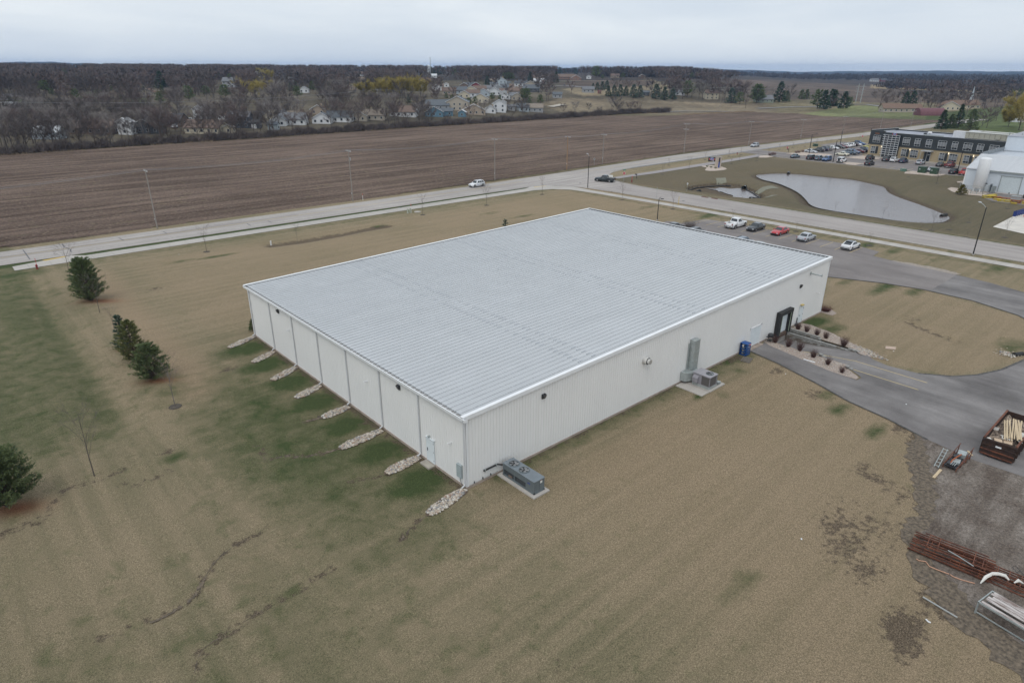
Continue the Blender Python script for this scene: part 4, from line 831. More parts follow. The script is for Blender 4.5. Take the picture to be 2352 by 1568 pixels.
# retaining walls of split-face blocks
M_BLK = mat('split_face_block', (.33, .325, .31), .95, (.22, .215, .20), 1.6, 5, world=True, bump=.03, bscale=9)
M_BLK2 = mat('split_face_block_brown', (.225, .20, .17), .95, (.14, .12, .10), 2.2, 5, world=True, bump=.03, bscale=9)
def block_mesh(L, name, m):
    b = MB(); hx, hy, hz_ = .15, L / 2 - .02, .086; c = .03
    b.add([(-hx, -hy + c, -hz_ + c), (-hx, hy - c, -hz_ + c), (-hx, hy - c, hz_ - c), (-hx, -hy + c, hz_ - c), (-hx + c, -hy, -hz_), (-hx + c, hy, -hz_), (-hx + c, hy, hz_), (-hx + c, -hy, hz_), (hx, -hy, -hz_), (hx, hy, -hz_), (hx, hy, hz_), (hx, -hy, hz_)],
        [(0, 3, 2, 1), (0, 1, 5, 4), (1, 2, 6, 5), (2, 3, 7, 6), (3, 0, 4, 7), (4, 5, 9, 8), (5, 6, 10, 9), (6, 7, 11, 10), (7, 4, 8, 11), (8, 9, 10, 11)]); return b.mesh(name, m)
bA, bB = block_mesh(.45, 'block', M_BLK), block_mesh(.45, 'block', M_BLK2)
rwl = thing('retaining_wall', 'two-tier grey split-block retaining wall along the right side of the dock ramp', 'retaining wall', (50.25, -.1, 0))
def course(parent, x, y0, y1, z, off=0, dark=.3, dx=0, flip=False):
    y = y0 - off
    while y - .45 > y1 - .2:
        o = link('block', bB if random.random() < dark else bA, parent, (x + random.uniform(-.012, .012), y - .225, z + .1)); y -= .45
        if flip: o.rotation_euler.z = math.pi
for k in range(6): course(rwl, 0, 0, -7.5, -1.3 + k * .2, .0 if k % 2 else .22, .75 if k < 4 else .12)
course(rwl, .0, -7.5, -8.9, -.30, 0, .3); course(rwl, .0, -7.6, -8.9, -.10, 0, .1)
for k in range(2): course(rwl, .38, 0, -4.2, -.10 + k * .2, .0 if k % 2 else .22, .1)
rw2 = thing('retaining_wall', 'low grey block wall under the pebble strip on the left side of the dock ramp', 'retaining wall', (45.55, -.1, 0))
MB().b2((-.12, -9.4, -1.4), (.02, 0, -.2)).build('wall_core', M_BLK2, rw2)
for k in (4, 5): course(rw2, .02, 0, -9.2, -1.3 + k * .2 + .03, .22 * (k % 2), .2, flip=True)
for px_, py_ in ((.12, -6.5), (-.9, -9.9)):
    for k in range(3): link('block', bA, rw2, (px_ - .1 * k, py_ - .35 * (k % 2), .1 + .0 * k + (.2 if k == 2 else 0)))
# river stone swales below each downspout
M_STONES = [mat('stone_cream', (.46, .39, .31), .85), mat('stone_grey', (.27, .26, .25), .85), mat('stone_rust', (.36, .25, .19), .85), mat('stone_white', (.58, .54, .48), .8)]
ico = bmesh.new(); bmesh.ops.create_icosphere(ico, subdivisions=1, radius=1); IV = np.array([v.co[:] for v in ico.verts]); IF = np.array([[v.index for v in f.verts] for f in ico.faces]); ico.free()
def stones(name, pts, smin, smax, flat=.6):
    n = len(pts); Vs = []; Fs = []; Mi = []
    for i, p in enumerate(pts):
        s_ = random.uniform(smin, smax); sc = np.array([random.uniform(.7, 1.3), random.uniform(.7, 1.2), random.uniform(.45, .8) * flat / .6]) * s_
        v = IV * sc * (1 + RNG.normal(0, .09, IV.shape[0]))[:, None]
        a = random.uniform(0, 6.28); c, q = math.cos(a), math.sin(a); v = np.stack([v[:, 0] * c - v[:, 1] * q, v[:, 0] * q + v[:, 1] * c, v[:, 2]], 1) + np.array(p)
        Vs.append(v); Fs.append(IF + len(IV) * i); Mi += [random.choices(range(4), (5, 3, 1.4, 3))[0]] * len(IF)
    me = np_mesh(name, np.concatenate(Vs), np.concatenate(Fs), M_STONES); me.polygons.foreach_set('material_index', np.array(Mi, np.int32)); return me
SW = [((-.2, .05), (-4.0, -.6)), ((-.25, 6.15), (-3.5, 5.95)), ((-.3, 12.0), (-4.5, 11.7)), ((-.3, 17.9), (-3.2, 17.6)), ((-.3, 23.9), (-3.3, 22.9)), ((-.3, 29.7), (-3.4, 28.3)), ((-.3, 35.4), (-3.2, 34.0)), ((-.1, 41.4), (-3.7, 39.9))]
for k, (a, b) in enumerate(SW):
    a = np.array(a); b = np.array(b); d = b - a; L_ = np.linalg.norm(d); d /= L_; nrm = np.array([-d[1], d[0]]); pts = []
    for i in range(620 if k < 3 else 420):
        u = random.random() ** .9; hw = .52 * min(1, .55 + u * 1.2) * (1 - max(0, u - .8) * 2.2)
        v = random.uniform(-hw, hw); q = a + d * u * L_ + nrm * v; pts.append((q[0], q[1], .035 + .05 * random.random() - .02 * abs(v)))
    o = link('river_rock', stones('river_rock', pts, .05, .115), kind='stuff')
    bed = [tuple(a + nrm * .4), tuple(a + d * L_ * .5 + nrm * .56), tuple(b + nrm * .3), tuple(b + d * .25), tuple(b - nrm * .34), tuple(a + d * L_ * .5 - nrm * .66), tuple(a - nrm * .45)]
    sheet('swale_bed', ragged(bed, .06, .3), .012, M_LEAFBED)
pts = [(44.6 + random.uniform(-2, 1) , random.uniform(-11, -.2), .045) for _ in range(900)]
pts = [p for p in pts if inside(np.array([p[0]]), np.array([p[1]]), [(44.7, -.1), (43.7, -3.5), (42.5, -9.1), (42.5, -11.6), (43.1, -11.6), (44.7, -9.6), (45.4, -9.4), (45.4, -.1)])[0]]
pts += [p for p in [(random.uniform(49.6, 54.2), random.uniform(-10.4, -.2), .03) for _ in range(1500)] if inside(np.array([p[0]]), np.array([p[1]]), [(50.7, -.1), (54, -.3), (53.6, -4.1), (52.3, -6.7), (51.1, -9), (50.6, -9.4)])[0]]
link('pebbles', stones('pebbles', pts, .03, .07), kind='stuff')
pts = []
for _ in range(240):
    u = random.random(); pts.append((51.6 - u * 1.4 + random.gauss(0, .35), -8.2 - u * 3.2 + random.gauss(0, .4), .02))
for _ in range(120): pts.append((62.3 + random.gauss(0, .55), -20.3 + random.gauss(0, .45), .05))
link('rubble', stones('rubble', pts, .04, .12), kind='stuff')
cv = thing('culvert_pipe', 'black plastic culvert end poking from the rocks at the island edge', 'culvert', (62.9, -21.3, .08))
b = MB(); b.tube([(-.5, .25, 0), (.6, -.3, 0)], .28, 14, cap=False); b.build('pipe', M_BLACK, cv)
# fallen boards and litter on the island
tag(MB().add([(53.4, -10.6, .03), (54.3, -10.3, .03), (54.9, -11.2, .03), (54.0, -11.5, .05)], [(0, 1, 2, 3)]).build('cardboard_sheet', mat('cardboard_tan', (.50, .38, .30), .9)), 'torn tan cardboard sheet lying in the grass island', 'cardboard')
# ================================================================ THE YARD AT LOWER RIGHT
M_RUST = mat('rusty_steel', (.19, .07, .038), .85, (.075, .03, .02), 3, 5, bump=.004); M_RUSTD = mat('dark_rust', (.055, .028, .02), .85, (.025, .016, .013), 2.5, 5)
dm = thing('roll_off_dumpster', 'rust-brown open roll-off dumpster heaped with lumber at the yard edge', 'dumpster', (39.0, -25.85, .03), 0)
hl_, hw_, hh = 3.45, 1.12, 1.62
for s_ in (-1, 1):
    w_ = MB().b2((-hl_, s_ * hw_ - .04, .2), (hl_, s_ * hw_ + .04, hh)).build('side_wall', M_RUSTD, dm)
    for k in range(9): MB().b2((-hl_ + .2 + k * .82, s_ * (hw_ + .04), .2), (-hl_ + .3 + k * .82, s_ * (hw_ + .13), hh - .1)).build('rib', M_RUSTD, w_)
    MB().b2((-hl_, s_ * hw_ - .07, hh), (hl_, s_ * hw_ + .07, hh + .09)).build('top_rail', M_RUST, dm)
gt = MB().b2((-hl_ - .05, -hw_, .15), (-hl_ + .02, hw_, hh)).build('tailgate', M_RUSTD, dm)
for z in (.2, .62, 1.05, 1.5): MB().b2((-hl_ - .13, -hw_ - .05, z), (-hl_ - .05, hw_ + .05, z + .1)).build('gate_bar', M_RUST if z < 1 else M_RUSTD, gt)
for y in (-hw_ - .06, hw_ + .02):
    for z in (.35, 1.0, 1.5): MB().cyl((-hl_ - .06, y, z), .07, .16, 8).build('hinge', M_RUSTD, gt)
MB().b2((-hl_ - .15, -.2, 1.12), (-hl_ - .13, .2, 1.26)).build('number_plate', M_PLATE if 'M_PLATE' in globals() else M_TRIM, gt)
MB().b2((hl_ - .04, -hw_, .15), (hl_ + .04, hw_, hh)).build('end_wall', M_RUSTD, dm); MB().b2((-hl_, -hw_, .12), (hl_, hw_, .24)).build('floor_plate', M_RUSTD, dm)
for y in (-.5, .5): MB().b2((-hl_, y - .08, 0), (hl_, y + .08, .12)).build('skid', M_RUSTD, dm)
M_PINE = mat('fresh_lumber', (.60, .48, .32), .8, (.46, .35, .22), 2, 4, stretch=(1, 14, 14)); M_PLY = mat('board_tan', (.55, .42, .30), .85, (.46, .34, .24), 1); M_WHT = mat('pale_board', (.70, .68, .63), .7)
hp = MB(); n = 14
H_ = [[.95 + .5 * math.sin(i * .9) * math.cos(j * 1.3) * .3 + random.uniform(-.1, .1) for j in range(n)] for i in range(n)]
vs = [(-hl_ + .1 + (2 * hl_ - .2) * i / (n - 1), -hw_ + .06 + (2 * hw_ - .12) * j / (n - 1), H_[i][j] + .2) for i in range(n) for j in range(n)]
o = MB().add(vs, [(i * n + j, (i + 1) * n + j, (i + 1) * n + j + 1, i * n + j + 1) for i in range(n - 1) for j in range(n - 1)]).build('debris', mat('mixed_debris', (.34, .27, .21), .9, (.08, .06, .05), 3, 6, ramp=(.42, .58)), loc=dm.location); o['kind'] = 'stuff'
for k in range(13):
    o = MB().box((0, 0, 0), (3.9 + random.uniform(-.4, .3), .09, .045), rz=0).build('lumber_stud', M_PINE, loc=(38.4 + random.uniform(-.25, .25) + .05 * k, -25.2 - .085 * k - .3, 1.66 + random.uniform(0, .1) + .02 * (k % 3))); o.rotation_euler = (random.uniform(-.2, .2), random.uniform(-.03, .03), .22 + random.uniform(-.05, .05))
    tag(o, 'fresh yellow stud in the bundle lying across the dumpster load', 'lumber', 'studs on the dumpster load')
for k, (x, y, dx, dy, m, lb, rz) in enumerate(((36.1, -25.6, .55, .55, M_PLY, 'round tan board at the tailgate end of the dumpster load', .3), (36.45, -26.2, .9, .6, M_PLY, 'square tan board in the near corner of the dumpster load', .2), (38.6, -26.5, .9, .7, M_WHT, 'pale board leaning at the right side of the dumpster load', .1), (37.4, -26.75, .9, .25, M_WHT, 'narrow pale board at the right side of the dumpster load', .5), (35.9, -25.0, .3, .25, M_WHT, 'small white scrap in the left corner of the dumpster load', .9))):
    tag(MB().box((0, 0, 0), (dx, dy, .03), rz=rz).build('scrap_board', m, loc=(x, y, 1.52)), lb, 'board')
pk = thing('picket_panel', 'white picket panel lying across the dumpster load', 'fence panel', (36.9, -25.95, 1.62), .35)
for k in range(5): MB().b2((-.5, -.34 + k * .15, 0), (.25, -.29 + k * .15, .03)).build('picket', M_WHT, pk)
for x in (-.35, .1): MB().b2((x, -.38, .03), (x + .06, .4, .06)).build('rail', M_WHT, pk)
pk = thing('picket_panel', 'white picket panel at the far left side of the dumpster load', 'fence panel', (38.0, -25.0, 1.62), .1)
for k in range(4): MB().b2((-.3 + k * .16, -.15, 0), (-.26 + k * .16, .2, .03)).build('picket', M_WHT, pk)
# metal scrap trolley
tr_ = thing('scrap_trolley', 'rusty low trolley loaded with metal scrap at the asphalt edge', 'trolley', (32.5, -23.9, .02), -.05)
MB().b2((-1.5, -.45, .22), (1.5, .45, .3)).build('deck', M_DKM, tr_)
for s_ in (-1, 1):
    MB().b2((-1.55, s_ * .48 - .03, .25), (1.55, s_ * .48 + .03, .33)).build('side_rail', M_RUST, tr_); MB().tube([(-1.5, s_ * .48, .3), (1.75, s_ * .48, 1.0)], .035, 5).build('sloping_rail', M_RUST, tr_)
    for x in (-1.5, -.5, .6, 1.5): MB().b2((x - .03, s_ * .48 - .03, 0), (x + .03, s_ * .48 + .03, .35 + .2 * (x + 1.5))).build('post', M_RUST, tr_)
for x, y, dx, dy, dz, m in ((.9, 0, .8, .6, .35, M_GALV), (.1, .1, .5, .5, .3, M_DKM), (-.5, -.1, .7, .5, .2, M_GALV), (-1.1, .05, .5, .6, .15, M_DKM)): MB().box((x, y, .3 + dz / 2), (dx, dy, dz), rz=.2).build('scrap_piece', m, tr_)
MB().tube([(.3, -.1, .75), (-.2, 0, .7), (-.7, .15, .5), (-1.2, .1, .4)], .06, 6).build('orange_hose', mat('orange_hose', (.32, .09, .03), .6), tr_)
for k in range(3): MB().tube([(-.7, -.25 + .14 * k, .5), (-1.45, -.25 + .14 * k, .45)], .03, 5).build('steel_rod', M_GALV, tr_)
fr = thing('steel_ladder_frame', 'grey steel ladder frame leaning against the scrap trolley', 'frame', (32.0, -22.95, .02), .05)
for y in (-.15, .15): MB().tube([(-1.6, y, .1), (1.2, y + .1, .55)], .035, 5).build('rail', M_GALV, fr)
for k in range(6): MB().tube([(-1.4 + .5 * k, -.15, .14 + .08 * k), (-1.4 + .5 * k, .2, .14 + .08 * k)], .025, 5).build('rung', M_GALV, fr)
tag(MB().b2((28.7, -23.5, .02), (30.4, -23.3, .09)).build('wood_post', M_PINE), 'short tan timber lying on the gravel beside the trolley', 'timber'); tag(MB().box((35.0, -24.2, .05), (.7, .16, .07), rz=.7).build('wood_offcut', M_PINE), 'small tan offcut by the trolley at the asphalt edge', 'timber')
# rusty rack frames stacked on the ground
def rack_frame(cx, cy, z, L_, W_2, rz, label, rungs, rails=2, sq=.05, m=None):
    t = thing('rack_frame', label, 'rack frame', (cx, cy, z), rz, 'rusty rack frames on the gravel'); m = m or M_RUST
    for k in range(rails): y = -W_2 / 2 + W_2 * k / (rails - 1); MB().b2((-L_ / 2, y - sq / 2, 0), (L_ / 2, y + sq / 2, sq * 1.4)).build('rail', m, t)
    for x in rungs: MB().b2((x - sq / 2, -W_2 / 2, sq * 1.4), (x + sq / 2, W_2 / 2, sq * 2.0)).build('rung', m, t)
    return t
R1 = G0('O', 700, 430); R2p = G0('O', 1200, 640)
ANG = math.atan2(G0('O', 1040, 440)[1] - G0('O', 465, 215)[1], G0('O', 1040, 440)[0] - G0('O', 465, 215)[0])
lbls = ['lowest rusty rack frame of the near pile', 'second rusty rack frame up in the near pile', 'third rusty rack frame up in the near pile', 'fourth rusty rack frame up in the near pile', 'topmost rusty rack frame of the near pile with close rungs']
for k in range(5):
    rack_frame(R1[0] + random.uniform(-.1, .1), R1[1] + random.uniform(-.1, .1) + .05, .03 + k * .16, 4.6 if k < 4 else 3.6, 1.85 - .08 * k, ANG + random.uniform(-.03, .03), lbls[k], [[-2.0, 1.9], [-.9, .6, 1.7], [-1.5, 0], [-1.2, 1.2], [-1.5, -.9, 1.1, 1.6]][k], [4, 4, 3, 5, 4][k])
rack_frame(R1[0] - .5, R1[1] - .72, .05, 3.4, .3, ANG + .02, 'narrow rusty ladder strip lying along the near side of the pile', [i * .22 - 1.5 for i in range(14)], 2, .04)
for k, lb in enumerate(('lowest rusty rack frame of the far pile at the frame edge', 'middle rusty rack frame of the far pile at the frame edge', 'top rusty rack frame of the far pile, with wide rungs')):
    rack_frame(R2p[0] + .1 * k, R2p[1] - .05 * k, .03 + .14 * k, 4.4, 1.5 - .1 * k, ANG - .05 + .02 * k, lb, [i * .62 - 1.9 for i in range(7)] if k == 2 else [i * 1.1 - 1.8 for i in range(4)], [4, 3, 3][k])
b = MB(); q0, q1 = G0('O', 670, 355, .7), G0('O', 905, 500, .7); tag(b.tube([(q0[0], q0[1], .78), ((q0[0] * 2 + q1[0]) / 3, (q0[1] * 2 + q1[1]) / 3 - .08, .80), (q1[0], q1[1], .78)], .03, 6).build('grey_conduit', M_GALV), 'bent grey conduit lying on top of the rusty rack pile', 'conduit')
for (vv, lb, m) in (([(380, 430), (400, 445), (465, 455), (500, 500), (570, 530), (680, 570)], 'thin copper-coloured strip curving along the near end of the rack pile', None), ([(690, 575), (720, 595), (800, 625), (915, 655)], 'straight copper-coloured strip beside the rusty racks', None)):
    P3 = [(*G0('O', x, y), .06) for x, y in vv]; tag(MB().tube(P3, .035, 5).build('copper_strip', mat('copper_strip', (.62, .36, .24), .4, (.5, .28, .19), 3, metal=.3)), lb, 'metal strip')
P3 = [(*G0('O', x, y), .05) for x, y in ((440, 780), (755, 968))]; tag(MB().tube(P3, .05, 6).build('grey_pipe', mat('pvc_grey', (.36, .37, .36), .5)), 'straight pale grey pipe lying in the dry grass', 'pipe')
tag(MB().tube([(*G0('O', 468, 985), .05), (*G0('O', 488, 1008), .06), (*G0('O', 510, 1016), .05)], .045, 6).build('plastic_scrap', M_TRIM), 'short white plastic scrap in the grass below the grey pipe', 'plastic scrap')
for vv, lb in (([(975, 635), (1020, 590), (1080, 560), (1140, 562), (1200, 580), (1240, 605)], 'white plastic sheeting draped over the far rack pile'), ([(1285, 630), (1320, 622), (1372, 635)], 'second scrap of white sheeting at the frame edge')):
    P3 = [(*G0('O', x, y, .55), .55 - .12 * (i in (0, len(vv) - 1))) for i, (x, y) in enumerate(vv)]; tag(MB().tube(P3, [.03] + [.11] * (len(P3) - 2) + [.04], 6).build('plastic_sheet', M_WHT), lb, 'plastic sheet')
# work bench with weathered boards
bcx, bcy = 15.2, -31.0
q = [G0('O', 950, 810, .9), G0('O', 1050, 700, .9), G0('O', 1345, 1045, .9)]; ang = math.atan2(q[2][1] - q[0][1], q[2][0] - q[0][0]); LB_ = math.hypot(q[2][0] - q[0][0], q[2][1] - q[0][1]); WB_ = math.hypot(q[1][0] - q[0][0], q[1][1] - q[0][1])
wbt = thing('work_bench', 'galvanised steel-legged bench topped with weathered pale boards', 'bench', (q[0][0], q[0][1], 0), ang)
side_ = 1 if ((q[1][0] - q[0][0]) * -math.sin(ang) + (q[1][1] - q[0][1]) * math.cos(ang)) > 0 else -1
LB_ += .9
for x in (.05, LB_ - .05):
    for y in (0, side_ * WB_): MB().b2((x - .04, y - .04, 0), (x + .04, y + .04, .88)).build('leg', M_GALV, wbt)
for y in (0, side_ * WB_): MB().b2((0, y - .04, .80), (LB_, y + .04, .9)).build('side_beam', M_GALV, wbt); MB().b2((0, y - .03, .1), (LB_, y + .03, .16)).build('lower_rail', M_GALV, wbt)
for x in (0.03, LB_ - .03): MB().b2((x - .03, min(0, side_ * WB_), .82), (x + .03, max(0, side_ * WB_), .88)).build('end_beam', M_GALV, wbt)
M_OLDW = mat('weathered_pale_board', (.50, .46, .44), .9, (.20, .15, .13), 1.6, 6, stretch=(.8, 5, 5), ramp=(.36, .55))
nb = 7
for k in range(nb):
    if k == 1: continue
    y0 = side_ * WB_ * (k + .08) / nb; y1 = side_ * WB_ * (k + .9) / nb; MB().b2((.1 + random.uniform(0, .25), min(y0, y1), .9), (LB_ - random.uniform(0, .3), max(y0, y1), .935 + .012 * (k % 2))).build('board', M_OLDW, wbt)
hr = thing('hairpin_frame', 'thin black bent-rod frame lying on the gravel by the rack piles', 'frame', (*G0('O', 1320, 560), .05), 0)
a_, b_2, c2, d2 = [(*G0('O', x, y), .04) for x, y in ((1262, 512), (1290, 497), (1372, 592), (1345, 612))]; lc = lambda p: (p[0] - hr.location.x, p[1] - hr.location.y, .06)
MB().tube([lc(d2), lc(a_), lc(b_2), lc(c2)], .018, 5).build('rod', M_DKM, hr); MB().tube([lc(((a_[0] + d2[0]) / 2, (a_[1] + d2[1]) / 2)), lc(((b_2[0] + c2[0]) / 2, (b_2[1] + c2[1]) / 2))], .015, 5).build('cross_rod', M_DKM, hr)
# litter flecks people can see on the lawn
for q, lb in ((('V', 1235, 443), 'small white litter scrap on the island grass'), (('V', 1085, 496), 'white plastic scrap near the island edge'), (('V', 1343, 901), 'white paper scrap on the drive asphalt'), (('Q', 1401, 429), 'white litter scrap on the lawn below the sidewalk'), (('V', 307, 640), 'pale scrap in the lawn beside the ramp'), (('3', 738, 1018), 'tiny white scrap in the worn patch of lawn'), (('R', 1015, 471), 'tiny white scrap on the back lawn')):
    x, y = G0(*q); tag(MB().add([(x, y, .05), (x + .16, y + .03, .06), (x + .19, y + .13, .05), (x + .03, y + .12, .08)], [(0, 1, 2, 3)]).build('litter_scrap', M_TRIM), lb, 'litter')
# ================================================================ VEHICLES
M_TYRE = mat('tyre_rubber', (.02, .02, .02), .85); M_RIM = mat('alloy_rim', (.45, .45, .46), .3, metal=.7)
M_CARGLASS = mat('car_glass', (.02, .026, .03), .05, (.015, .02, .024), 2, spec=1.0)
M_HEAD = mat('headlight_lens', (.62, .64, .66), .12); M_TAIL = mat('taillight_lens', (.30, .012, .012), .15); M_TRIMB = mat('black_plastic_trim', (.022, .022, .024), .55); M_PLATE = mat('licence_plate', (.66, .68, .70), .5)
def paint_mat(name, c): return mat('car_paint_' + name, c, .32, tuple(v * .96 for v in c), 1, 2, spec=.5, coat=.7)
WHEEL = {}
def wheel_mesh(r, w_):
    if (r, w_) not in WHEEL:
        b = MB(); b.tube([(0, -w_ / 2, 0), (0, -w_ / 2 + .03, 0), (0, w_ / 2 - .03, 0), (0, w_ / 2, 0)], [r * .9, r, r, r * .9], 20)
        c = MB(); c.cyl((0, 0, 0), r * .64, w_ + .012, 16, 'Y')
        d = MB()
        for k in range(5):
            a = 2 * math.pi * (k + .5) / 5; 
            for s_ in (-1, 1): d.box((r * .40 * math.cos(a), s_ * (w_ / 2 + .008), r * .40 * math.sin(a)), (r * .38, .006, r * .12), ry=-a)
        WHEEL[(r, w_)] = (b.mesh('tyre', M_TYRE), c.mesh('rim', M_RIM), d.mesh('rim_gap', M_TRIMB))
    return WHEEL[(r, w_)]
SPEC = {  # length, width, height, belt z, nose z, deck z, windscreen base/top x, rear top/base x, wheel r, wheelbase
 'sedan': (4.85, 1.84, 1.45, .92, .72, .98, .95, .30, -1.0, -1.65, .33, 2.8),
 'coupe': (4.75, 1.82, 1.38, .90, .68, .96, .85, .15, -.95, -1.85, .33, 2.72),
 'hatch': (4.70, 1.86, 1.46, .93, .70, 1.04, 1.1, .25, -.9, -2.05, .34, 2.87),
 'suv': (4.75, 1.90, 1.72, 1.06, .88, 1.08, .95, .35, -1.75, -2.2, .37, 2.75),
 'minivan': (5.1, 1.98, 1.76, 1.06, .86, 1.06, 1.45, .65, -2.15, -2.42, .35, 3.0),
 'jeep': (4.6, 1.88, 1.85, 1.10, 1.05, 1.1, .62, .42, -2.0, -2.08, .41, 2.9),
 'pickup': (5.75, 2.02, 1.90, 1.18, 1.02, 1.2, 1.05, .45, -.75, -.98, .40, 3.7),
 'crewcab': (5.85, 2.02, 1.92, 1.18, 1.02, 1.2, 1.35, .8, -1.05, -1.25, .40, 3.7)}
CARS = {}
def make_car(kind, pname, col, label, cat, loc, rz, group=None, glassroof=False):
    key = (kind, pname, glassroof)
    if key in CARS: return dup(CARS[key], loc, rz, label, group=group)
    L, W, H, zb, zn, zd, wsb, wst, rt_, rb, wr, wb = SPEC[kind]; P = paint_mat(pname, col); hl = L / 2; hw = W / 2; zl = wr * .72
    nm = {'pickup': 'pickup_truck', 'crewcab': 'pickup_truck', 'suv': 'parked_suv', 'minivan': 'parked_minivan', 'jeep': 'off_road_car'}.get(kind, 'parked_car')
    t = thing(nm, label, cat, loc, rz, group)
    truck = kind in ('pickup', 'crewcab'); bx = rb - .12
    st = [(-hl, .80, zd - .35, .30), (-hl + .06, .90, zd - .12, .0), (-hl + .22, .97, zd, 0), (rb, 1, zb + .02, 0), (wsb - .1, 1, zb, 0), (wsb + .25, .99, zb - .02, 0), (hl - .55, .96, zn + .06, 0), (hl - .18, .88, zn - .04, 0), (hl - .03, .78, zn - .20, .06), (hl, .70, zn - .32, .14)]
    if truck: st = [(bx, 1, zb, 0)] + [s_ for s_ in st if s_[0] > rb]
    rings = []
    for x, wf, zt, up in st:
        w_ = hw * wf; zlo = zl + up
        rings.append([(x, w_ * .90, zlo - .06), (x, w_, zlo + .10), (x, w_ * 1.0, (zlo + zt) / 2), (x, w_ * .985, zt - .10), (x, w_ * .88, zt), (x, w_ * .4, zt + .025), (x, -w_ * .4, zt + .025), (x, -w_ * .88, zt), (x, -w_ * .985, zt - .10), (x, -w_, (zlo + zt) / 2), (x, -w_, zlo + .10), (x, -w_ * .90, zlo - .06)])
    b = MB(); n = 12; vs = [p for r_ in rings for p in r_]; fs = [(i * n + k, i * n + (k + 1) % n, (i + 1) * n + (k + 1) % n, (i + 1) * n + k) for i in range(len(st) - 1) for k in range(n)]
    fs += [tuple(range(n))[::-1], tuple((len(st) - 1) * n + k for k in range(n))]; b.add(vs, fs)
    if truck:
        for y in (-hw + .05, hw - .05): b.b2((-hl, y - .05, zl), (bx, y + .05, zb + .02))
        b.b2((-hl, -hw + .05, zl), (-hl + .07, hw - .05, zb)); b.b2((bx - .05, -hw + .05, zl), (bx, hw - .05, zb))
    b.build('body', P, t, True)
    if truck: MB().b2((-hl + .07, -hw + .1, zl + .25), (bx - .05, hw - .1, zl + .32)).build('bed_floor', M_TRIMB, t)
    # cabin
    cw, tw = hw * .93, hw * (.90 if kind == 'jeep' else .76)
    base = [(wsb, cw * .92), (wsb - .25, cw), (rb + .15, cw), (rb, cw * .9)]; top = [(wst, tw * .9), (wst - .18, tw), (rt_ + .12, tw), (rt_, tw * .88)]
    def ringz(pts, z): return [(x, y, z) for x, y in pts] + [(x, -y, z) for x, y in pts[::-1]]
    mid = [(a[0], a[1] * .97) for a in top]
    r0, r1, r2 = ringz(base, zb - .02), ringz(top, H - .05), ringz([(x * .96 + (wst + rt_) / 2 * .04, y * .9) for x, y in top], H)
    b = MB(); vs = r0 + r1 + r2; fs = [(i, (i + 1) % 8, 8 + (i + 1) % 8, 8 + i) for i in range(8)] + [(8 + i, 8 + (i + 1) % 8, 16 + (i + 1) % 8, 16 + i) for i in range(8)] + [tuple(range(16, 24))]
    b.add(vs, [f[::-1] for f in fs]); b.build('cabin', P, t)
    def lerp(a, b_, k): return tuple(a[i] + (b_[i] - a[i]) * k for i in range(3))
    def win(name, a, b_, c, d, off, u0=.07, u1=.93, v0=.1, v1=.92, m=M_CARGLASS):
        q = []
        for u, v in ((u0, v0), (u1, v0), (u1, v1), (u0, v1)): q.append(Vector(lerp(lerp(a, b_, u), lerp(d, c, u), v)))
        nrm = (q[1] - q[0]).cross(q[3] - q[0]).normalized(); cen = sum(q, Vector()) / 4
        if nrm.dot(cen - Vector(((wst + rt_) / 2, 0, zb + .2))) < 0: nrm = -nrm
        return MB().add([p + nrm * off for p in q], [(0, 1, 2, 3)]).build(name, m, t)
    zt = H - .05; B = [(x, y, zb - .02) for x, y in base]; T = [(x, y, zt) for x, y in top]; my = lambda p: (p[0], -p[1], p[2])
    win('windscreen', my(B[0]), B[0], T[0], my(T[0]), .012, .04, .96, .08, .97); win('rear_window', B[3], my(B[3]), my(T[3]), T[3], .012, .06, .94, .18, .94)
    cuts = ((.04, .44), (.49, .97)) if kind in ('sedan', 'coupe', 'hatch', 'crewcab') else ((.06, .94),) if kind == 'pickup' else ((.04, .34), (.38, .64), (.68, .96))
    for s_ in (1, -1):
        f_ = (lambda p: p) if s_ > 0 else my
        for u0, u1 in cuts: win('side_window', f_(B[1]), f_(B[2]), f_(T[2]), f_(T[1]), .012, u0, u1, .14, .90)
        wh = wheel_mesh(wr, .24)
        for x in (wb / 2 + .05, -wb / 2 + .0):
            MB().cyl((x, s_ * (hw - .06), wr * 1.02), wr * 1.16, .125, 20, 'Y').build('wheel_arch', M_TRIMB, t)
            o = link('wheel', wh[0], t, (x, s_ * (hw - .10), wr)); link('rim', wh[1], o); link('rim_spokes', wh[2], o)
        MB().box((hl - .13, s_ * hw * .68, zn - .12), (.2, hw * .32, .13), rz=-s_ * .35).build('headlight', M_HEAD, t)
        MB().box((-hl + (.04 if truck or kind in ('suv', 'jeep', 'minivan') else .10), s_ * hw * .80, zd - (.22 if not truck else .22)), (.12, hw * .24, .26 if kind != 'hatch' else .12), rz=s_ * .15).build('taillight', M_TAIL, t)
        MB().box((wsb - .22, s_ * (hw + .08), zb + .09), (.14, .2, .13)).build('wing_mirror', P, t)
    MB().b2((hl - .12, -hw * .42, zn - .34), (hl + .012, hw * .42, zn - .17)).build('grille', M_TRIMB, t)
    MB().b2((hl - .2, -hw * .8, zl - .02), (hl + .02, hw * .8, zl + .14)).build('front_bumper', M_TRIMB if kind != 'sedan' else P, t)
    MB().b2((-hl - .04, -hw * .86, zl + .02), (-hl + .18, hw * .86, zl + .22)).build('rear_bumper', mat('chrome', (.5, .5, .5), .2, metal=.9) if truck else M_TRIMB, t)
    MB().b2((-hl - .05, -.2, zl + (.26 if not truck else .06)), (-hl - .02 + .03, .2, zl + (.40 if not truck else .2))).build('licence_plate', M_PLATE, t)
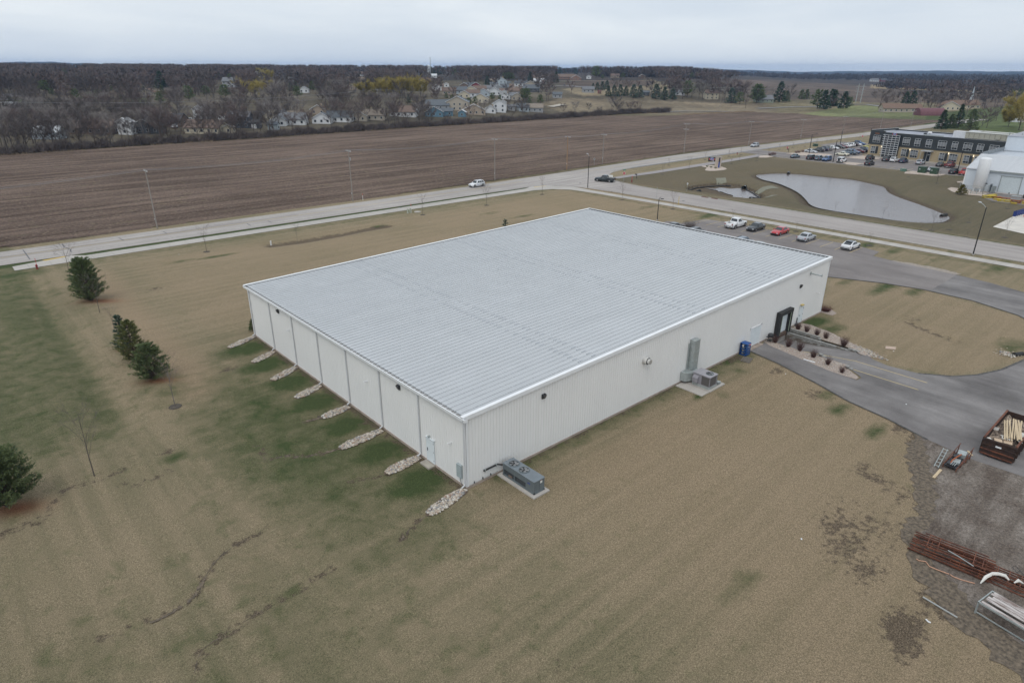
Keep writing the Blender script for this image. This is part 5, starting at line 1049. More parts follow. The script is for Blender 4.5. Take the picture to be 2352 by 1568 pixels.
    MB().b2((-hl + .3, -hw * .8, zl - .14), (hl - .3, hw * .8, zl)).build('underbody', M_TRIMB, t)
    if glassroof:
        MB().b2((rt_ - .25, -tw * .86, H - .004), (wst + .05, tw * .86, H + .008)).build('glass_roof', M_CARGLASS, t)
    if kind == 'suv':
        for s_ in (1, -1): MB().b2((rt_ + .2, s_ * tw * .86 - .02, H), (wst - .1, s_ * tw * .86 + .02, H + .05)).build('roof_rail', M_TRIMB, t)
    if kind == 'jeep': MB().cyl((-hl - .1, 0, 1.0), .38, .24, 18, 'X').build('spare_wheel', M_TYRE, t)
    cache_kids(t); CARS[key] = t; return t
C_ = dict(white=(.72, .73, .74), black=(.014, .015, .018), red=(.42, .014, .02), silver=(.40, .42, .45), dark_grey=(.05, .055, .06), blue=(.03, .10, .25), slate=(.09, .13, .17), navy=(.02, .035, .08), maroon=(.13, .012, .018), cream=(.66, .64, .52), green_grey=(.22, .24, .23), brightred=(.42, .03, .025))
PI = math.pi
GL = 'cars parked in the bays behind the warehouse'
make_car('pickup', 'white', C_['white'], 'white pickup truck parked tail towards the warehouse, first of the row beside the lawn strip', 'pickup truck', (97.5, 34.95, .035), 0, GL)
make_car('sedan', 'black', C_['black'], 'black sedan parked between the white pickup and the red coupe', 'car', (98.0, 30.8, .035), PI, GL)
make_car('coupe', 'red', C_['red'], 'bright red coupe parked nose to the warehouse in the second bay row', 'car', (98.4, 25.9, .035), PI, GL)
make_car('sedan', 'silver', C_['silver'], 'silver sedan parked beside the red coupe with its tail to the warehouse', 'car', (97.6, 20.1, .035), 0, GL)
make_car('hatch', 'white', C_['white'], 'white hatchback with black glass roof, last car of the near row', 'car', (97.5, 11.85, .035), 0, GL, True)
make_car('sedan', 'dark_grey', C_['dark_grey'], 'dark grey sedan mostly hidden behind the far roof edge beside the bare bush', 'car', (86.0, 41.8, .035), 0, GL)
make_car('suv', 'black', C_['black'], 'black estate car behind the roof edge, between the bare bush and the black sedan', 'car', (84.6, 35.9, .035), 0, GL)
make_car('suv', 'slate', C_['slate'], 'slate blue hatchback just showing above the warehouse roof edge', 'car', (84.4, 25.7, .035), 0, GL)
make_car('sedan', 'green_grey', C_['green_grey'], 'grey-green sedan whose roof just shows beyond the warehouse edge', 'car', (84.2, 22.3, .035), 0, GL)
# on the roads
v = make_car('suv', 'white_w', C_['white'], 'white SUV with a blue door swoosh driving on the main road', 'SUV', (88.2, 109.0 - .6, .035), PI + .02)
MB().add([(.55, .965, .45), (.15, .965, .42), (.30, .965, .62), (.42, .965, .92), (.52, .965, .98), (.38, .965, .72)], [(0, 1, 2, 5), (5, 2, 3, 4)]).build('door_decal', mat('decal_blue', (.03, .12, .35), .4), v)
for k in range(2): MB().b2((-.65 + k * .38, .958, .70), (-.35 + k * .38, .966, .78)).build('door_lettering', mat('decal_grey', (.35, .38, .42), .5), v)
v = make_car('suv', 'silver', C_['silver'], 'silver SUV driving on the main road past the office entrance', 'SUV', (239.7, 110.6, .035), PI + .0)
# flatbed wrecker truck at the junction
v = make_car('pickup', 'wrecker', (.012, .022, .025), 'black flatbed truck carrying a white sheet, waiting at the junction', 'truck', (121.6, 91.2, .035), PI * .60)
MB().b2((-2.95, -1.05, 1.02), (-.95, 1.05, 1.16)).build('flat_bed', M_DKM, v); MB().box((-1.9, .1, 1.2), (1.6, .3, .05), rz=.1).build('bed_rail', M_RIM, v)
MB().box((-1.25, -1.12, 1.45), (1.5, .06, .75), rx=.25).build('headboard_sheet', mat('white_sheet', (.75, .73, .68), .6), v)
# office lot
GO = 'cars parked at the office'
rowA = [('sedan', 'slate', 81.8, 'slate blue sedan at the grass edge of the office lot, left of the black van'), ('minivan', 'black', 75.7, 'black minivan parked at the grass edge of the office lot'), ('suv', 'slate', 72.9, 'slate grey SUV parked between the black minivan and the blue SUV'), ('suv', 'blue', 70.2, 'bright blue SUV beside a lamp post at the grass edge of the office lot'),
        ('jeep', 'white', 65.0, 'boxy white off-road car with spare wheel at the grass edge of the lot'), ('suv', 'black', 55.6, 'black SUV parked behind the planting island at the lot edge'), ('sedan', 'silver', 36.3, 'silver-blue sedan half hidden between the two green transformers'), ('suv', 'black', 30.2, 'black SUV parked right of the green transformers'), ('crewcab', 'brightred', 27.2, 'bright red pickup at the lot edge next to the grass point')]
for kd, cn, y, lb in rowA: make_car(kd, cn, C_[cn], lb, 'pickup truck' if kd == 'crewcab' else 'car' if kd in ('sedan', 'jeep') else 'van' if kd == 'minivan' else 'SUV', (217.3, y, .04), 0 if y != 70.2 else PI, GO)
rowB = [('suv', 'black', 61.6, 'black SUV parked nearest the tall glazed stair bay'), ('suv', 'dark_grey', 56.0, 'dark grey SUV in front of the office, left of a white SUV'), ('suv', 'white', 53.4, 'white SUV in front of the office between two dark cars'), ('suv', 'navy', 50.4, 'navy blue SUV left of the office entrance canopy'), ('suv', 'silver', 45.0, 'silver SUV parked right of the office entrance'), ('sedan', 'dark_grey', 38.8, 'dark grey sedan beside the maroon pickup at the office'), ('crewcab', 'maroon', 36.0, 'maroon pickup parked against the office facade')]
for kd, cn, y, lb in rowB: make_car(kd, cn, C_[cn], lb, 'pickup truck' if kd == 'crewcab' else 'car' if kd == 'sedan' else 'SUV', (233.2, y, .04), 0, GO)
rowC = [('sedan', 'silver', 237, 'silver sedan at the near end of the lot row along the road', 0), ('suv', 'dark_grey', 243.5, 'dark grey SUV second in the lot row along the road', 1), ('suv', 'navy', 247, 'navy SUV third in the lot row along the road', 1), ('suv', 'green_grey', 250.3, 'grey-green SUV in the lot row along the road', 1), ('sedan', 'white', 256.5, 'white sedan left of a black car in the row along the road', 0), ('sedan', 'black', 262, 'black sedan in the middle of the row along the road', 0), ('sedan', 'maroon', 265.3, 'maroon sedan tucked behind a black sedan in the row along the road', 0), ('sedan', 'white', 268.6, 'white sedan right of the maroon one in the row along the road', 1), ('suv', 'white', 272, 'white SUV left of a black one in the row along the road', 1), ('suv', 'black', 275.2, 'black SUV near the far end of the row along the road', 1), ('sedan', 'white', 278.6, 'last white sedan before the blue car in the row along the road', 0), ('suv', 'blue', 282.2, 'blue SUV at the far end of the row along the road', 0)]
for kd, cn, x, lb, fl in rowC: make_car(kd, cn, C_[cn], lb, 'car' if kd == 'sedan' else 'SUV', (x, 85.3, .04), PI / 2 * (1 if fl else -1), GO)
rowD = [('sedan', 'cream', 237.6, 'cream sedan alone at the near end of the middle row', 1), ('crewcab', 'slate', 243.6, 'slate blue pickup in the middle row of the office lot', 1), ('suv', 'blue', 247.6, 'blue SUV just behind the slate blue pickup in the middle row', 0), ('sedan', 'maroon', 252.2, 'maroon sedan in the middle row of the office lot', 1), ('suv', 'navy', 255.6, 'navy SUV in the middle row beside the maroon sedan', 1), ('suv', 'dark_grey', 259.0, 'dark grey SUV closing the middle row by the building corner', 0)]
for kd, cn, x, lb, fl in rowD: make_car(kd, cn, C_[cn], lb, 'pickup truck' if kd == 'crewcab' else 'car' if kd == 'sedan' else 'SUV', (x, 73.5, .04), PI / 2 * (1 if fl else -1), GO)
make_car('sedan', 'yellow', (.6, .55, .15), 'pale yellow car showing beside the office corner', 'car', (272, 77.4, .04), PI / 2, GO)

# ================================================================ POLES, LAMPS, SIGNS
M_WOODP = mat('pole_wood_grey', (.30, .27, .24), .9, (.22, .2, .18), 2, 4, stretch=(6, 6, .4)); M_WOODT = mat('pole_wood_tan', (.36, .22, .12), .9, (.26, .16, .09), 2, 4, stretch=(6, 6, .4))
M_BPOLE = mat('black_pole_paint', (.012, .013, .014), .5); M_INS = mat('insulator', (.5, .5, .5), .4)
WIRE = {}
def utility_pole(v_, x, y, ytop, label, tanw=False, arm=True, dbl=False, h=None, xy=None, lean=0, key='road', box=False, rot=0):
    bx, by = xy or G0(v_, x, y); h = h or topz(v_, x, ytop, bx, by); m = M_WOODT if tanw else M_WOODP
    bz = float(terrain(bx, by)) if key == 'line' else 0
    t = thing('utility_pole', label, 'utility pole', (bx, by, bz), rot, 'wooden utility poles'); h -= bz
    MB().tube([(0, 0, -.5), (0, 0, h)], [.14, .09], 8).build('pole', m, t)
    zs = [h - .35] + ([h - 2.3] if dbl else []); a = 1.2 if key == 'road' else 1.6
    for z in (zs if arm else []):
        MB().b2((-.06, -a, z - .06), (.06, a, z + .06)).build('crossarm', mat('crossarm_pale', (.42, .42, .41), .7), t)
        for q in (-a + .1, -a * .35, a * .35, a - .1):
            MB().cyl((0, q, z + .16), .05, .2, 8).build('insulator', M_INS, t)
    if box: MB().cyl((.25, .15, h - 2.2), .2, .7, 10).build('transformer', mat('transformer_grey', (.35, .36, .37), .5), t)
    MB().b2((-.19, -.06, 1.8), (-.17, .06, 2.1)).build('pole_tag', M_PLATE, t)
    WIRE.setdefault(key, []).append((bx, by, bz + h - .1, a)); return t
utility_pole('Q', 1235, 225, -240, 'grey wooden pole standing in the verge at the left of the field edge')
utility_pole('R', 415, 305, -100, 'grey utility pole beside the red-topped marker stake', box=True)
utility_pole('R', 1528, 138, -190, 'grey utility pole in the verge just right of the white SUV')
utility_pole('S', 490, 235, -165, 'tan-brown utility pole opposite the junction, left of the grey one', tanw=True)
utility_pole('S', 910, 165, -190, 'grey-tan utility pole with a lamp arm opposite the junction')
utility_pole('F', 615, 165, -150, 'grey utility pole with two crossarms across the road from the emblem sign', dbl=True)
utility_pole('T', 455, 320, 80, 'thin grey pole in the verge just left of the silver SUV')
utility_pole('T', 945, 260, 62, 'thin grey pole in the field verge beyond the silver SUV')
utility_pole('T', 1338, 210, 35, 'faint grey pole in the verge above the middle of the office lot')
utility_pole('D', 1115, 690, 520, 'dark wooden pole rising just behind the office roof corner')
utility_pole('D', 1380, 655, 520, 'far grey pole beyond the office roof, near the road bend')
utility_pole('B', 1105, 600, 335, 'tall dark transmission pole with side brackets in the hedge row', key='line', dbl=True)
utility_pole('A', 95, 760, 445, 'leaning dark transmission pole at the far left tree line', key='line')
utility_pole('C', 630, 455, 305, 'pale transmission pole standing in the dry meadow', key='line')
utility_pole('C', 1880, 492, 318, 'grey transmission pole beside the hedge near the split-level house', key='line', dbl=True)
M_WIRE = mat('wire_grey', (.30, .31, .33), .6)
for key, rad_ in (('road', .017), ('line', .028)):
    P_ = sorted(WIRE[key], key=lambda q: q[0]); a0 = P_[0]; ext = (a0[0] - 75, a0[1] - (0 if key == 'road' else 8), a0[2], a0[3]); P_ = [ext] + P_
    if key == 'line': P_.append((P_[-1][0] + 110, P_[-1][1] - 25, P_[-1][2], P_[-1][3]))
    for k, q in enumerate((-.92, -.3, .92) if key == 'road' else (-.95, .95, 0)):
        b = MB()
        for (x0, y0, z0, a_), (x1, y1, z1, _) in zip(P_[:-1], P_[1:]):
            L_ = math.hypot(x1 - x0, y1 - y0); sag = L_ * .016; dz_ = (-2.3 if (key == 'line' and k == 2) else .02)
            b.tube([(x0 + (x1 - x0) * u, y0 + (y1 - y0) * u + q * a_, z0 + (z1 - z0) * u + dz_ - sag * 4 * u * (1 - u)) for u in np.linspace(0, 1, 9)], rad_, 3, cap=False)
        o = b.build('overhead_wire', M_WIRE)
        tag(o, ('thin overhead wire strung along the road between the wooden poles', 'long overhead wire in front of the wooded neighbourhood')[key == 'line'], 'wire', ('wires along the road', 'wires of the transmission line')[key == 'line'])
def street_lamp(xy, h, label, arm=(1, 0), al=1.5, head='cobra', r=.09, group='black lamp posts'):
    t = thing('street_lamp', label, 'street lamp', (xy[0], xy[1], 0), 0, group); ax, ay = arm
    MB().tube([(0, 0, 0), (0, 0, h)], [r * 1.2, r * .75], 10).build('pole', M_BPOLE, t); MB().cyl((0, 0, .1), .22, .2, 12).build('base', M_CONC, t)
    if al > 0: MB().tube([(0, 0, h - .15), (ax * al * .45, ay * al * .45, h + .22), (ax * al, ay * al, h + .38)], .035, 6).build('lamp_arm', M_GALV if head == 'cobra' else M_BPOLE, t)
    o = MB().box((ax * (al + .25), ay * (al + .25), h + (.38 if al > 0.6 else 0)), (.7, .32, .12), rz=math.atan2(ay, ax)); o.build('lamp_head', mat('lamp_head_pale', (.55, .56, .57), .4) if head == 'cobra' else M_BPOLE, t)
    return t
street_lamp(G0('S', 737, 450), topz('S', 765, 72, *G0('S', 737, 450)), 'black street lamp at the junction corner by the curved sidewalk', (.55, .83), 1.7)
street_lamp(G0('U', 1815, 315), topz('X', 910, 810, *G0('U', 1815, 315)), 'black street lamp leaning tall beside the side road, near the right edge', (.8, .6), 2.4)
street_lamp((153, -4.6), 11.5, 'black lamp post crossing the blue rack at the right edge', (1, 0), 1.2)
street_lamp((90.5, 49.5), topz('F', 352, 640, 90.5, 49.5), 'short black lamp post behind the far roof edge of the warehouse', (.6, -.8), .4, 'flat', .08)
for v_, x, y, yt, lb, a_, al in (('T', 1025, 390, 208, 'black lamp post by the red shrub island at the office lot entrance', (.9, -.4), 1.9), ('T', 1250, 475, 268, 'black lamp post at the grass edge left of the white off-road car', (.9, -.2), 1.2), ('T', 1315, 320, 170, 'black lamp post among the cars in the row along the road', (.9, .2), .9), ('T', 1583, 310, 148, 'black lamp post left of the office corner', (.9, -.1), 1.7), ('W', 1085, 935, 470, 'black lamp post in front of the office beside the bright red pickup', (.7, -.7), 1.0)):
    g_ = G0(v_, x, y); street_lamp(g_, topz(v_, x, yt, *g_), lb, a_, al, 'flat', .12)
def sign_post(xy, h, label, parts, cat='sign', rz=0, m=None, group=None, nm='road_sign'):
    t = thing(nm, label, cat, (xy[0], xy[1], 0), rz, group); MB().tube([(0, 0, 0), (0, 0, h)], .03, 6).build('post', m or M_GALV, t); parts(t, h); return t
M_STOP = mat('stop_red', (.50, .015, .03), .4); M_SIGNW = mat('sign_white', (.75, .75, .75), .4)
def text(body, size, parent, loc, rot, m, name='lettering'):
    c = bpy.data.curves.new(name, 'FONT'); c.body = body; c.size = size; c.align_x = 'CENTER'; c.align_y = 'CENTER'; c.extrude = .003
    o = bpy.data.objects.new(name, c); COL.objects.link(o); o.parent = parent; o.location = loc; o.rotation_euler = rot; c.materials.append(m)
    me = bpy.data.meshes.new_from_object(o); bpy.data.objects.remove(o); o = link(name, me, parent, loc); o.rotation_euler = rot; return o
def stop(t, h):
    b = MB(); P = [(0, .38 * math.cos(a), .38 * math.sin(a)) for a in np.arange(8) * math.pi / 4 + math.pi / 8]
    b.add([(-.02, y, z + h - .75) for _, y, z in P] + [(.0, y, z + h - .75) for _, y, z in P], [tuple(range(8))[::-1], tuple(range(8, 16))] + [(i, (i + 1) % 8, 8 + (i + 1) % 8, 8 + i) for i in range(8)]); f = b.build('stop_face', M_STOP, t)
    b = MB(); P = [(0, .41 * math.cos(a), .41 * math.sin(a)) for a in np.arange(8) * math.pi / 4 + math.pi / 8]; b.add([(-.012, y, z + h - .75) for _, y, z in P], [tuple(range(8))[::-1]]); b.build('white_border', M_SIGNW, f)
    text('STOP', .32, f, (-.03, 0, h - .75), (math.pi / 2, 0, -math.pi / 2), M_SIGNW)
def stop_names(t, h):
    stop(t, h - .45)
    for k, (a, w_) in enumerate(((0.1, .9), (1.57, .8))): MB().box((0, 0, h - .42 + .24 * k + .12), (.02, w_, .2), rz=a).build('street_name_blade', mat('sign_green', (.03, .28, .20), .4), t)
sign_post(G0('S', 1160, 380), 3.7, 'stop sign under two green street name blades at the junction', stop_names, rz=.75, cat='stop sign', nm='stop_sign')
sign_post(G0('F', 1690, 155), 2.5, 'red stop sign at the office lot exit beside the road', stop, rz=.9, cat='stop sign', nm='stop_sign')
sign_post(G0('T', 1523, 262), 2.5, 'small red stop sign beyond the parked row along the road', stop, rz=.5, cat='stop sign', nm='stop_sign')
def plate(w_, h_, m): return lambda t, h: MB().b2((-.015, -w_ / 2, h - h_), (.015, w_ / 2, h)).build('sign_plate', m, t)
sign_post(G0('S', 1545, 577), 3.0, 'tall narrow grey sign seen edge-on beside the side road', plate(.3, .75, M_GALV), rz=2.3)
sign_post(G0('S', 1902, 490), 2.3, 'small white sign on a post beside the silt-fenced basin', plate(.32, .5, M_SIGNW), rz=.9)
sign_post(G0('S', 812, 188), 2.6, 'grey diamond sign seen from behind in the field verge', lambda t, h: MB().box((0, 0, h - .4), (.02, .55, .55), rx=math.pi / 4).build('sign_plate', M_GALV, t))
# fire hydrants and stakes
M_HYD = mat('hydrant_red', (.28, .02, .03), .5, (.2, .015, .02), 4)
def hydrant(xy, label, flag=True, col=None):
    t = thing('fire_hydrant', label, 'fire hydrant', (xy[0], xy[1], 0)); b = MB(); b.tube([(0, 0, 0), (0, 0, .08), (0, 0, .1), (0, 0, .5), (0, 0, .58), (0, 0, .7), (0, 0, .76)], [.16, .16, .11, .11, .15, .12, .04], 12); b.build('body', M_HYD, t)
    MB().cyl((0, 0, .46), .07, .42, 10, 'X').build('outlet', M_HYD, t); MB().cyl((0, -.13, .46), .08, .12, 10, 'Y').build('outlet', M_HYD, t)
    if flag: MB().box((.05, 0, 1.25), (.05, .09, 1.1)).build('marker_flag', mat('marker_red', (.62, .05, .05), .5), t)
hydrant(G0('Q', 293, 540), 'dark red fire hydrant with a red marker flag at the sidewalk end'); hydrant(G0('F', 70, 470), 'rusty red fire hydrant with a thin orange whip near the junction'); hydrant(G0('F', 1172, 178), 'small red fire hydrant in the grass by the office driveway', False)
def stake(xy, label, h=1.1, top=(.5, .1, .05), base=(.75, .75, .72), r=.05, nm='marker_post'):
    t = thing(nm, label, 'marker post', (xy[0], xy[1], 0)); MB().cyl((0, 0, h * .38), r, h * .76, 8).build('post', mat('stake_' + str(base), base, .5), t); MB().cyl((0, 0, h * .88), r * 1.05, h * .25, 8).build('cap', mat('stake_' + str(top), top, .5), t)
stake(G0('R', 494, 296), 'white marker post with a brown-red top at the field verge', 1.6); stake(G0('R', 873, 395), 'white marker post with a rusty top beside the two utility pedestals', 2.0)
stake(G0('F', 558, 702), 'plain yellow marker post in the strip beside the side road', 1.9, (.6, .42, .05), (.6, .42, .05), .05); stake(G0('Q', 2126, 355), 'short white pipe standing at the end of the drainage strip', .8, (.7, .7, .7), (.7, .7, .7), .14)
for (q, lb) in ((('R', 845, 400), 'pale green utility pedestal, left of its twin, on the lawn'), (('R', 865, 396), 'pale green utility pedestal nearer the rusty-topped marker post')):
    t = thing('utility_pedestal', lb, 'utility pedestal', (*G0(*q), 0)); MB().b2((-.12, -.12, 0), (.12, .12, .95)).build('housing', mat('pedestal_green', (.45, .48, .40), .6), t); MB().b2((-.14, -.14, .95), (.14, .14, 1.03)).build('cap', mat('pedestal_green', (.45, .48, .40)), t)
tag(MB().cyl((*G0('R', 921, 388), .04), .75, .1, 16).build('manhole_cover', M_CONC), 'pale round utility lid lying in the lawn beside the pedestals', 'utility lid')
for q in (('S', 1863, 600), ('R', 785, 355), ('S', 650, 392)):
    tag(MB().cyl((*G0(*q), .046), .36, .014, 18).build('manhole_cover', M_DKM), 'dark round manhole cover set flush in the pavement', 'manhole cover', 'manhole covers')
t = thing('mailbox', 'black mailbox on a post by the path at the junction', 'mailbox', (*G0('F', 120, 430), 0), .8); MB().b2((-.05, -.05, 0), (.05, .05, 1.3)).build('post', M_BPOLE, t); MB().b2((-.12, -.12, 1.1), (.12, .55, 1.35)).build('box', M_BPOLE, t)
t = thing('mailbox', 'black mailbox on a post at the office lot entrance', 'mailbox', (*G0('F', 1708, 158), 0), .8); MB().b2((-.05, -.05, 0), (.05, .05, 1.4)).build('post', M_BPOLE, t); MB().b2((-.12, -.1, 1.1), (.12, .7, 1.4)).build('box', M_BPOLE, t)
for q, lb in ((('F', 835, 626), 'rust-red kerb inlet grate, left of two, along the side road'), (('F', 936, 641), 'rust-red kerb inlet grate, right of two, along the side road')):
    x, y = G0(*q); tag(MB().b2((x - .3, y - .9, .02), (x + .3, y + .9, .13)).build('storm_inlet', mat('inlet_rust', (.14, .05, .03), .8)), lb, 'storm drain')
# silt fence round the basin
sf = thing('silt_fence', 'sagging black silt fence on stakes round the muddy basin', 'silt fence', (0, 0, 0)); F_P = [G0(*q, -.3) for q in [('F',665,545),('F',720,512),('F',800,500),('F',900,490),('F',1000,485),('F',1110,487)]]
F_Q = [G0(*q, -.3) for q in [('F',1270,505),('F',1275,525),('F',1340,560),('F',1380,590),('F',1415,618),('F',1300,648)]]
def lz(x, y): return float(lawn_z(np.array([x]), np.array([y]))[0])
for L_ in (F_P, F_Q):
    b = MB(); P3 = smooth_open(L_, 4)
    b.tube([(x, y, lz(x, y) + .18 + random.uniform(-.05, .08)) for x, y in P3], [random.uniform(.12, .24) for _ in P3], 6); b.build('fabric', M_BLACK, sf)
    for x, y in P3[::3]: MB().tube([(x, y, lz(x, y)), (x + .05, y, lz(x, y) + 1.1)], .03, 5).build('stake', M_DKM, sf)
b = MB(); x, y = G0('F', 730, 560, -.4); b.tube([(x, y, lz(x, y)), (x + .6, y - 1.2, lz(x, y) + .35), (x + .8, y - 1.6, lz(x, y) + .1)], [.1, .5, .1], 6); b.build('fabric_heap', M_BLACK, sf)
x, y = G0('F', 1255, 508, -.4); c_ = thing('flared_culvert', 'galvanised flared culvert end at the back of the muddy basin', 'culvert', (x, y, lz(x, y))); b = MB(); b.tube([(0, 0, .3), (-1.0, -.4, .25), (-1.9, -.8, .12)], [.35, .45, .8], 12, cap=False); b.build('apron', M_GALV, c_); MB().tube([(.1, 0, .3), (.3, .1, .3)], .42, 12).build('pipe', M_BLACK, c_)
x, y = G0('F', 1700, 385, ZW); c_ = thing('drain_pipe', 'round dark drain pipe mouth at the back bank of the pond', 'culvert', (x + .4, y, ZW + .12)); MB().tube([(-.1, -.05, 0), (1.6, .7, .1)], .5, 16, cap=False).build('pipe', M_DKM, c_); MB().cyl((.1, .05, 0), .44, .1, 16, 'X').build('pipe_throat', M_BLACK, c_)
x, y = G0('E', 1400, 1225, ZW); c_ = thing('drain_pipe', 'half-sunk dark drain pipe at the near right tip of the pond', 'culvert', (x, y, ZW + .1)); MB().tube([(-.8, .3, 0), (1.2, -.2, .1)], .35, 12, cap=False).build('pipe', M_BLACK, c_)
# emblem sign
def ell(w_, h_, n=28): return [(w_ / 2 * math.cos(2 * math.pi * k / n), h_ / 2 * math.sin(2 * math.pi * k / n)) for k in range(n)]
def emblem(parent, loc, rz, s_, lit=False):
    """red bar, white-rimmed blue oval with a white peak, small grey dog-bone of lettering: flat shapes standing off the face; faces local -X"""
    root = MB().add([(0, -s_ * .95, -s_ * .22), (0, s_ * .95, -s_ * .22), (0, s_ * .95, s_ * .24), (0, -s_ * .95, s_ * .24)], [(0, 3, 2, 1)]).build('emblem', mat('emblem_red', (.55, .07, .05), .4), parent, loc=loc); root.rotation_euler.z = rz
    def face(pts, dx, m, nm): b = MB(); b.add([(dx, y, z) for y, z in pts], [tuple(range(len(pts)))[::-1]]); b.build(nm, m, root)
    face([(y, z + s_ * .05) for y, z in ell(s_ * 1.35, s_ * .95)], -.010, M_SIGNW, 'emblem_rim'); face([(y, z + s_ * .05) for y, z in ell(s_ * 1.22, s_ * .82)], -.018, mat('emblem_blue', (.05, .07, .34), .4), 'emblem_oval')
    face([(-s_ * .14, s_ * .05), (s_ * .18, s_ * .05), (s_ * .02, s_ * .36)], -.026, M_SIGNW, 'emblem_peak'); face([(-s_ * .5, -s_ * .12), (s_ * .5, -s_ * .12), (s_ * .46, s_ * .0), (-s_ * .46, s_ * .0)], -.026, mat('emblem_pale', (.45, .5, .65)), 'emblem_band')
    face([(y * .8, z * .5 - s_ * .28) for y, z in ell(s_ * .7, s_ * .3)], -.030, mat('emblem_red', (.55, .07, .05)), 'emblem_lower'); face([(-s_ * .62, -s_ * .62), (-s_ * .3, -s_ * .62), (-s_ * .3, -s_ * .38), (-s_ * .62, -s_ * .38)], -.026, mat('emblem_grey', (.55, .6, .62)), 'emblem_mark')
ms = thing('monument_sign', 'pale stone pillar sign with a dark emblem panel on a cream gravel bed', 'sign', (172.4, 86.1, 0), .38)
g_ = MB(); g_.b2((-.35, -.95, 0), (.35, .95, 3.45)); g_.build('pillar', mat('pillar_stone', (.48, .41, .34), .9, (.38, .32, .27), 1.0, 4, stretch=(3, 3, .3)), ms)
MB().b2((-.42, -1.02, 3.45), (.42, 1.02, 3.56)).build('cap', M_CONC, ms)
MB().b2((-.40, -.62, 1.3), (-.35, -.2, 3.2)).build('upper_strip', M_BLACK, ms); MB().b2((-.41, -.62, .05), (-.35, -.2, 1.9)).build('blue_strip', mat('strip_blue', (.02, .06, .28), .4), ms)
pn = MB().b2((-.14, .95, 1.85), (.14, 3.3, 3.3)).build('sign_panel', mat('panel_charcoal', (.03, .033, .035), .5), ms); MB().b2((-.17, .95, 3.3), (.17, 3.34, 3.36)).build('panel_top', M_GALV, ms)
emblem(ms, (-.16, 2.1, 2.62), 0, 1.0)
# white concrete rack leaning on the yard and the traffic cone
rk = thing('blue_rack', 'dark blue steel rack with white feet at the edge of the pale concrete yard', 'rack', (157.5, -.6, .05), -.12)
for k in range(7): MB().b2((-3.6 + k * 1.15, -.3, 0), (-3.5 + k * 1.15, .3, 1.15)).build('upright', mat('rack_blue', (.015, .035, .17), .5), rk)
for z in (.25, .65, 1.1): MB().b2((-3.6, -.3, z), (3.5, -.24, z + .1)).build('rail', mat('rack_blue', (.015, .035, .17)), rk)
for k in range(6): MB().b2((-3.2 + k * 1.15, -.32, .3), (-2.75 + k * 1.15, -.28, 1.0)).build('blue_panel', mat('rack_blue_light', (.03, .06, .26), .5), rk)
tc_ = thing('traffic_cone', 'orange and white traffic cone beside the blue rack', 'traffic cone', (155.6, -1.7, .05)); MB().tube([(0, 0, .03), (0, 0, .4)], [.2, .11], 12).build('lower_cone', mat('cone_orange', (.7, .12, .03), .5), tc_); MB().tube([(0, 0, .4), (0, 0, .6)], [.11, .07], 12).build('white_band', M_SIGNW, tc_); MB().tube([(0, 0, .6), (0, 0, .85)], [.07, .02], 12).build('tip', mat('cone_orange', (.7, .12, .03)), tc_); MB().b2((-.25, -.25, 0), (.25, .25, .03)).build('base', mat('cone_orange', (.7, .12, .03)), tc_)
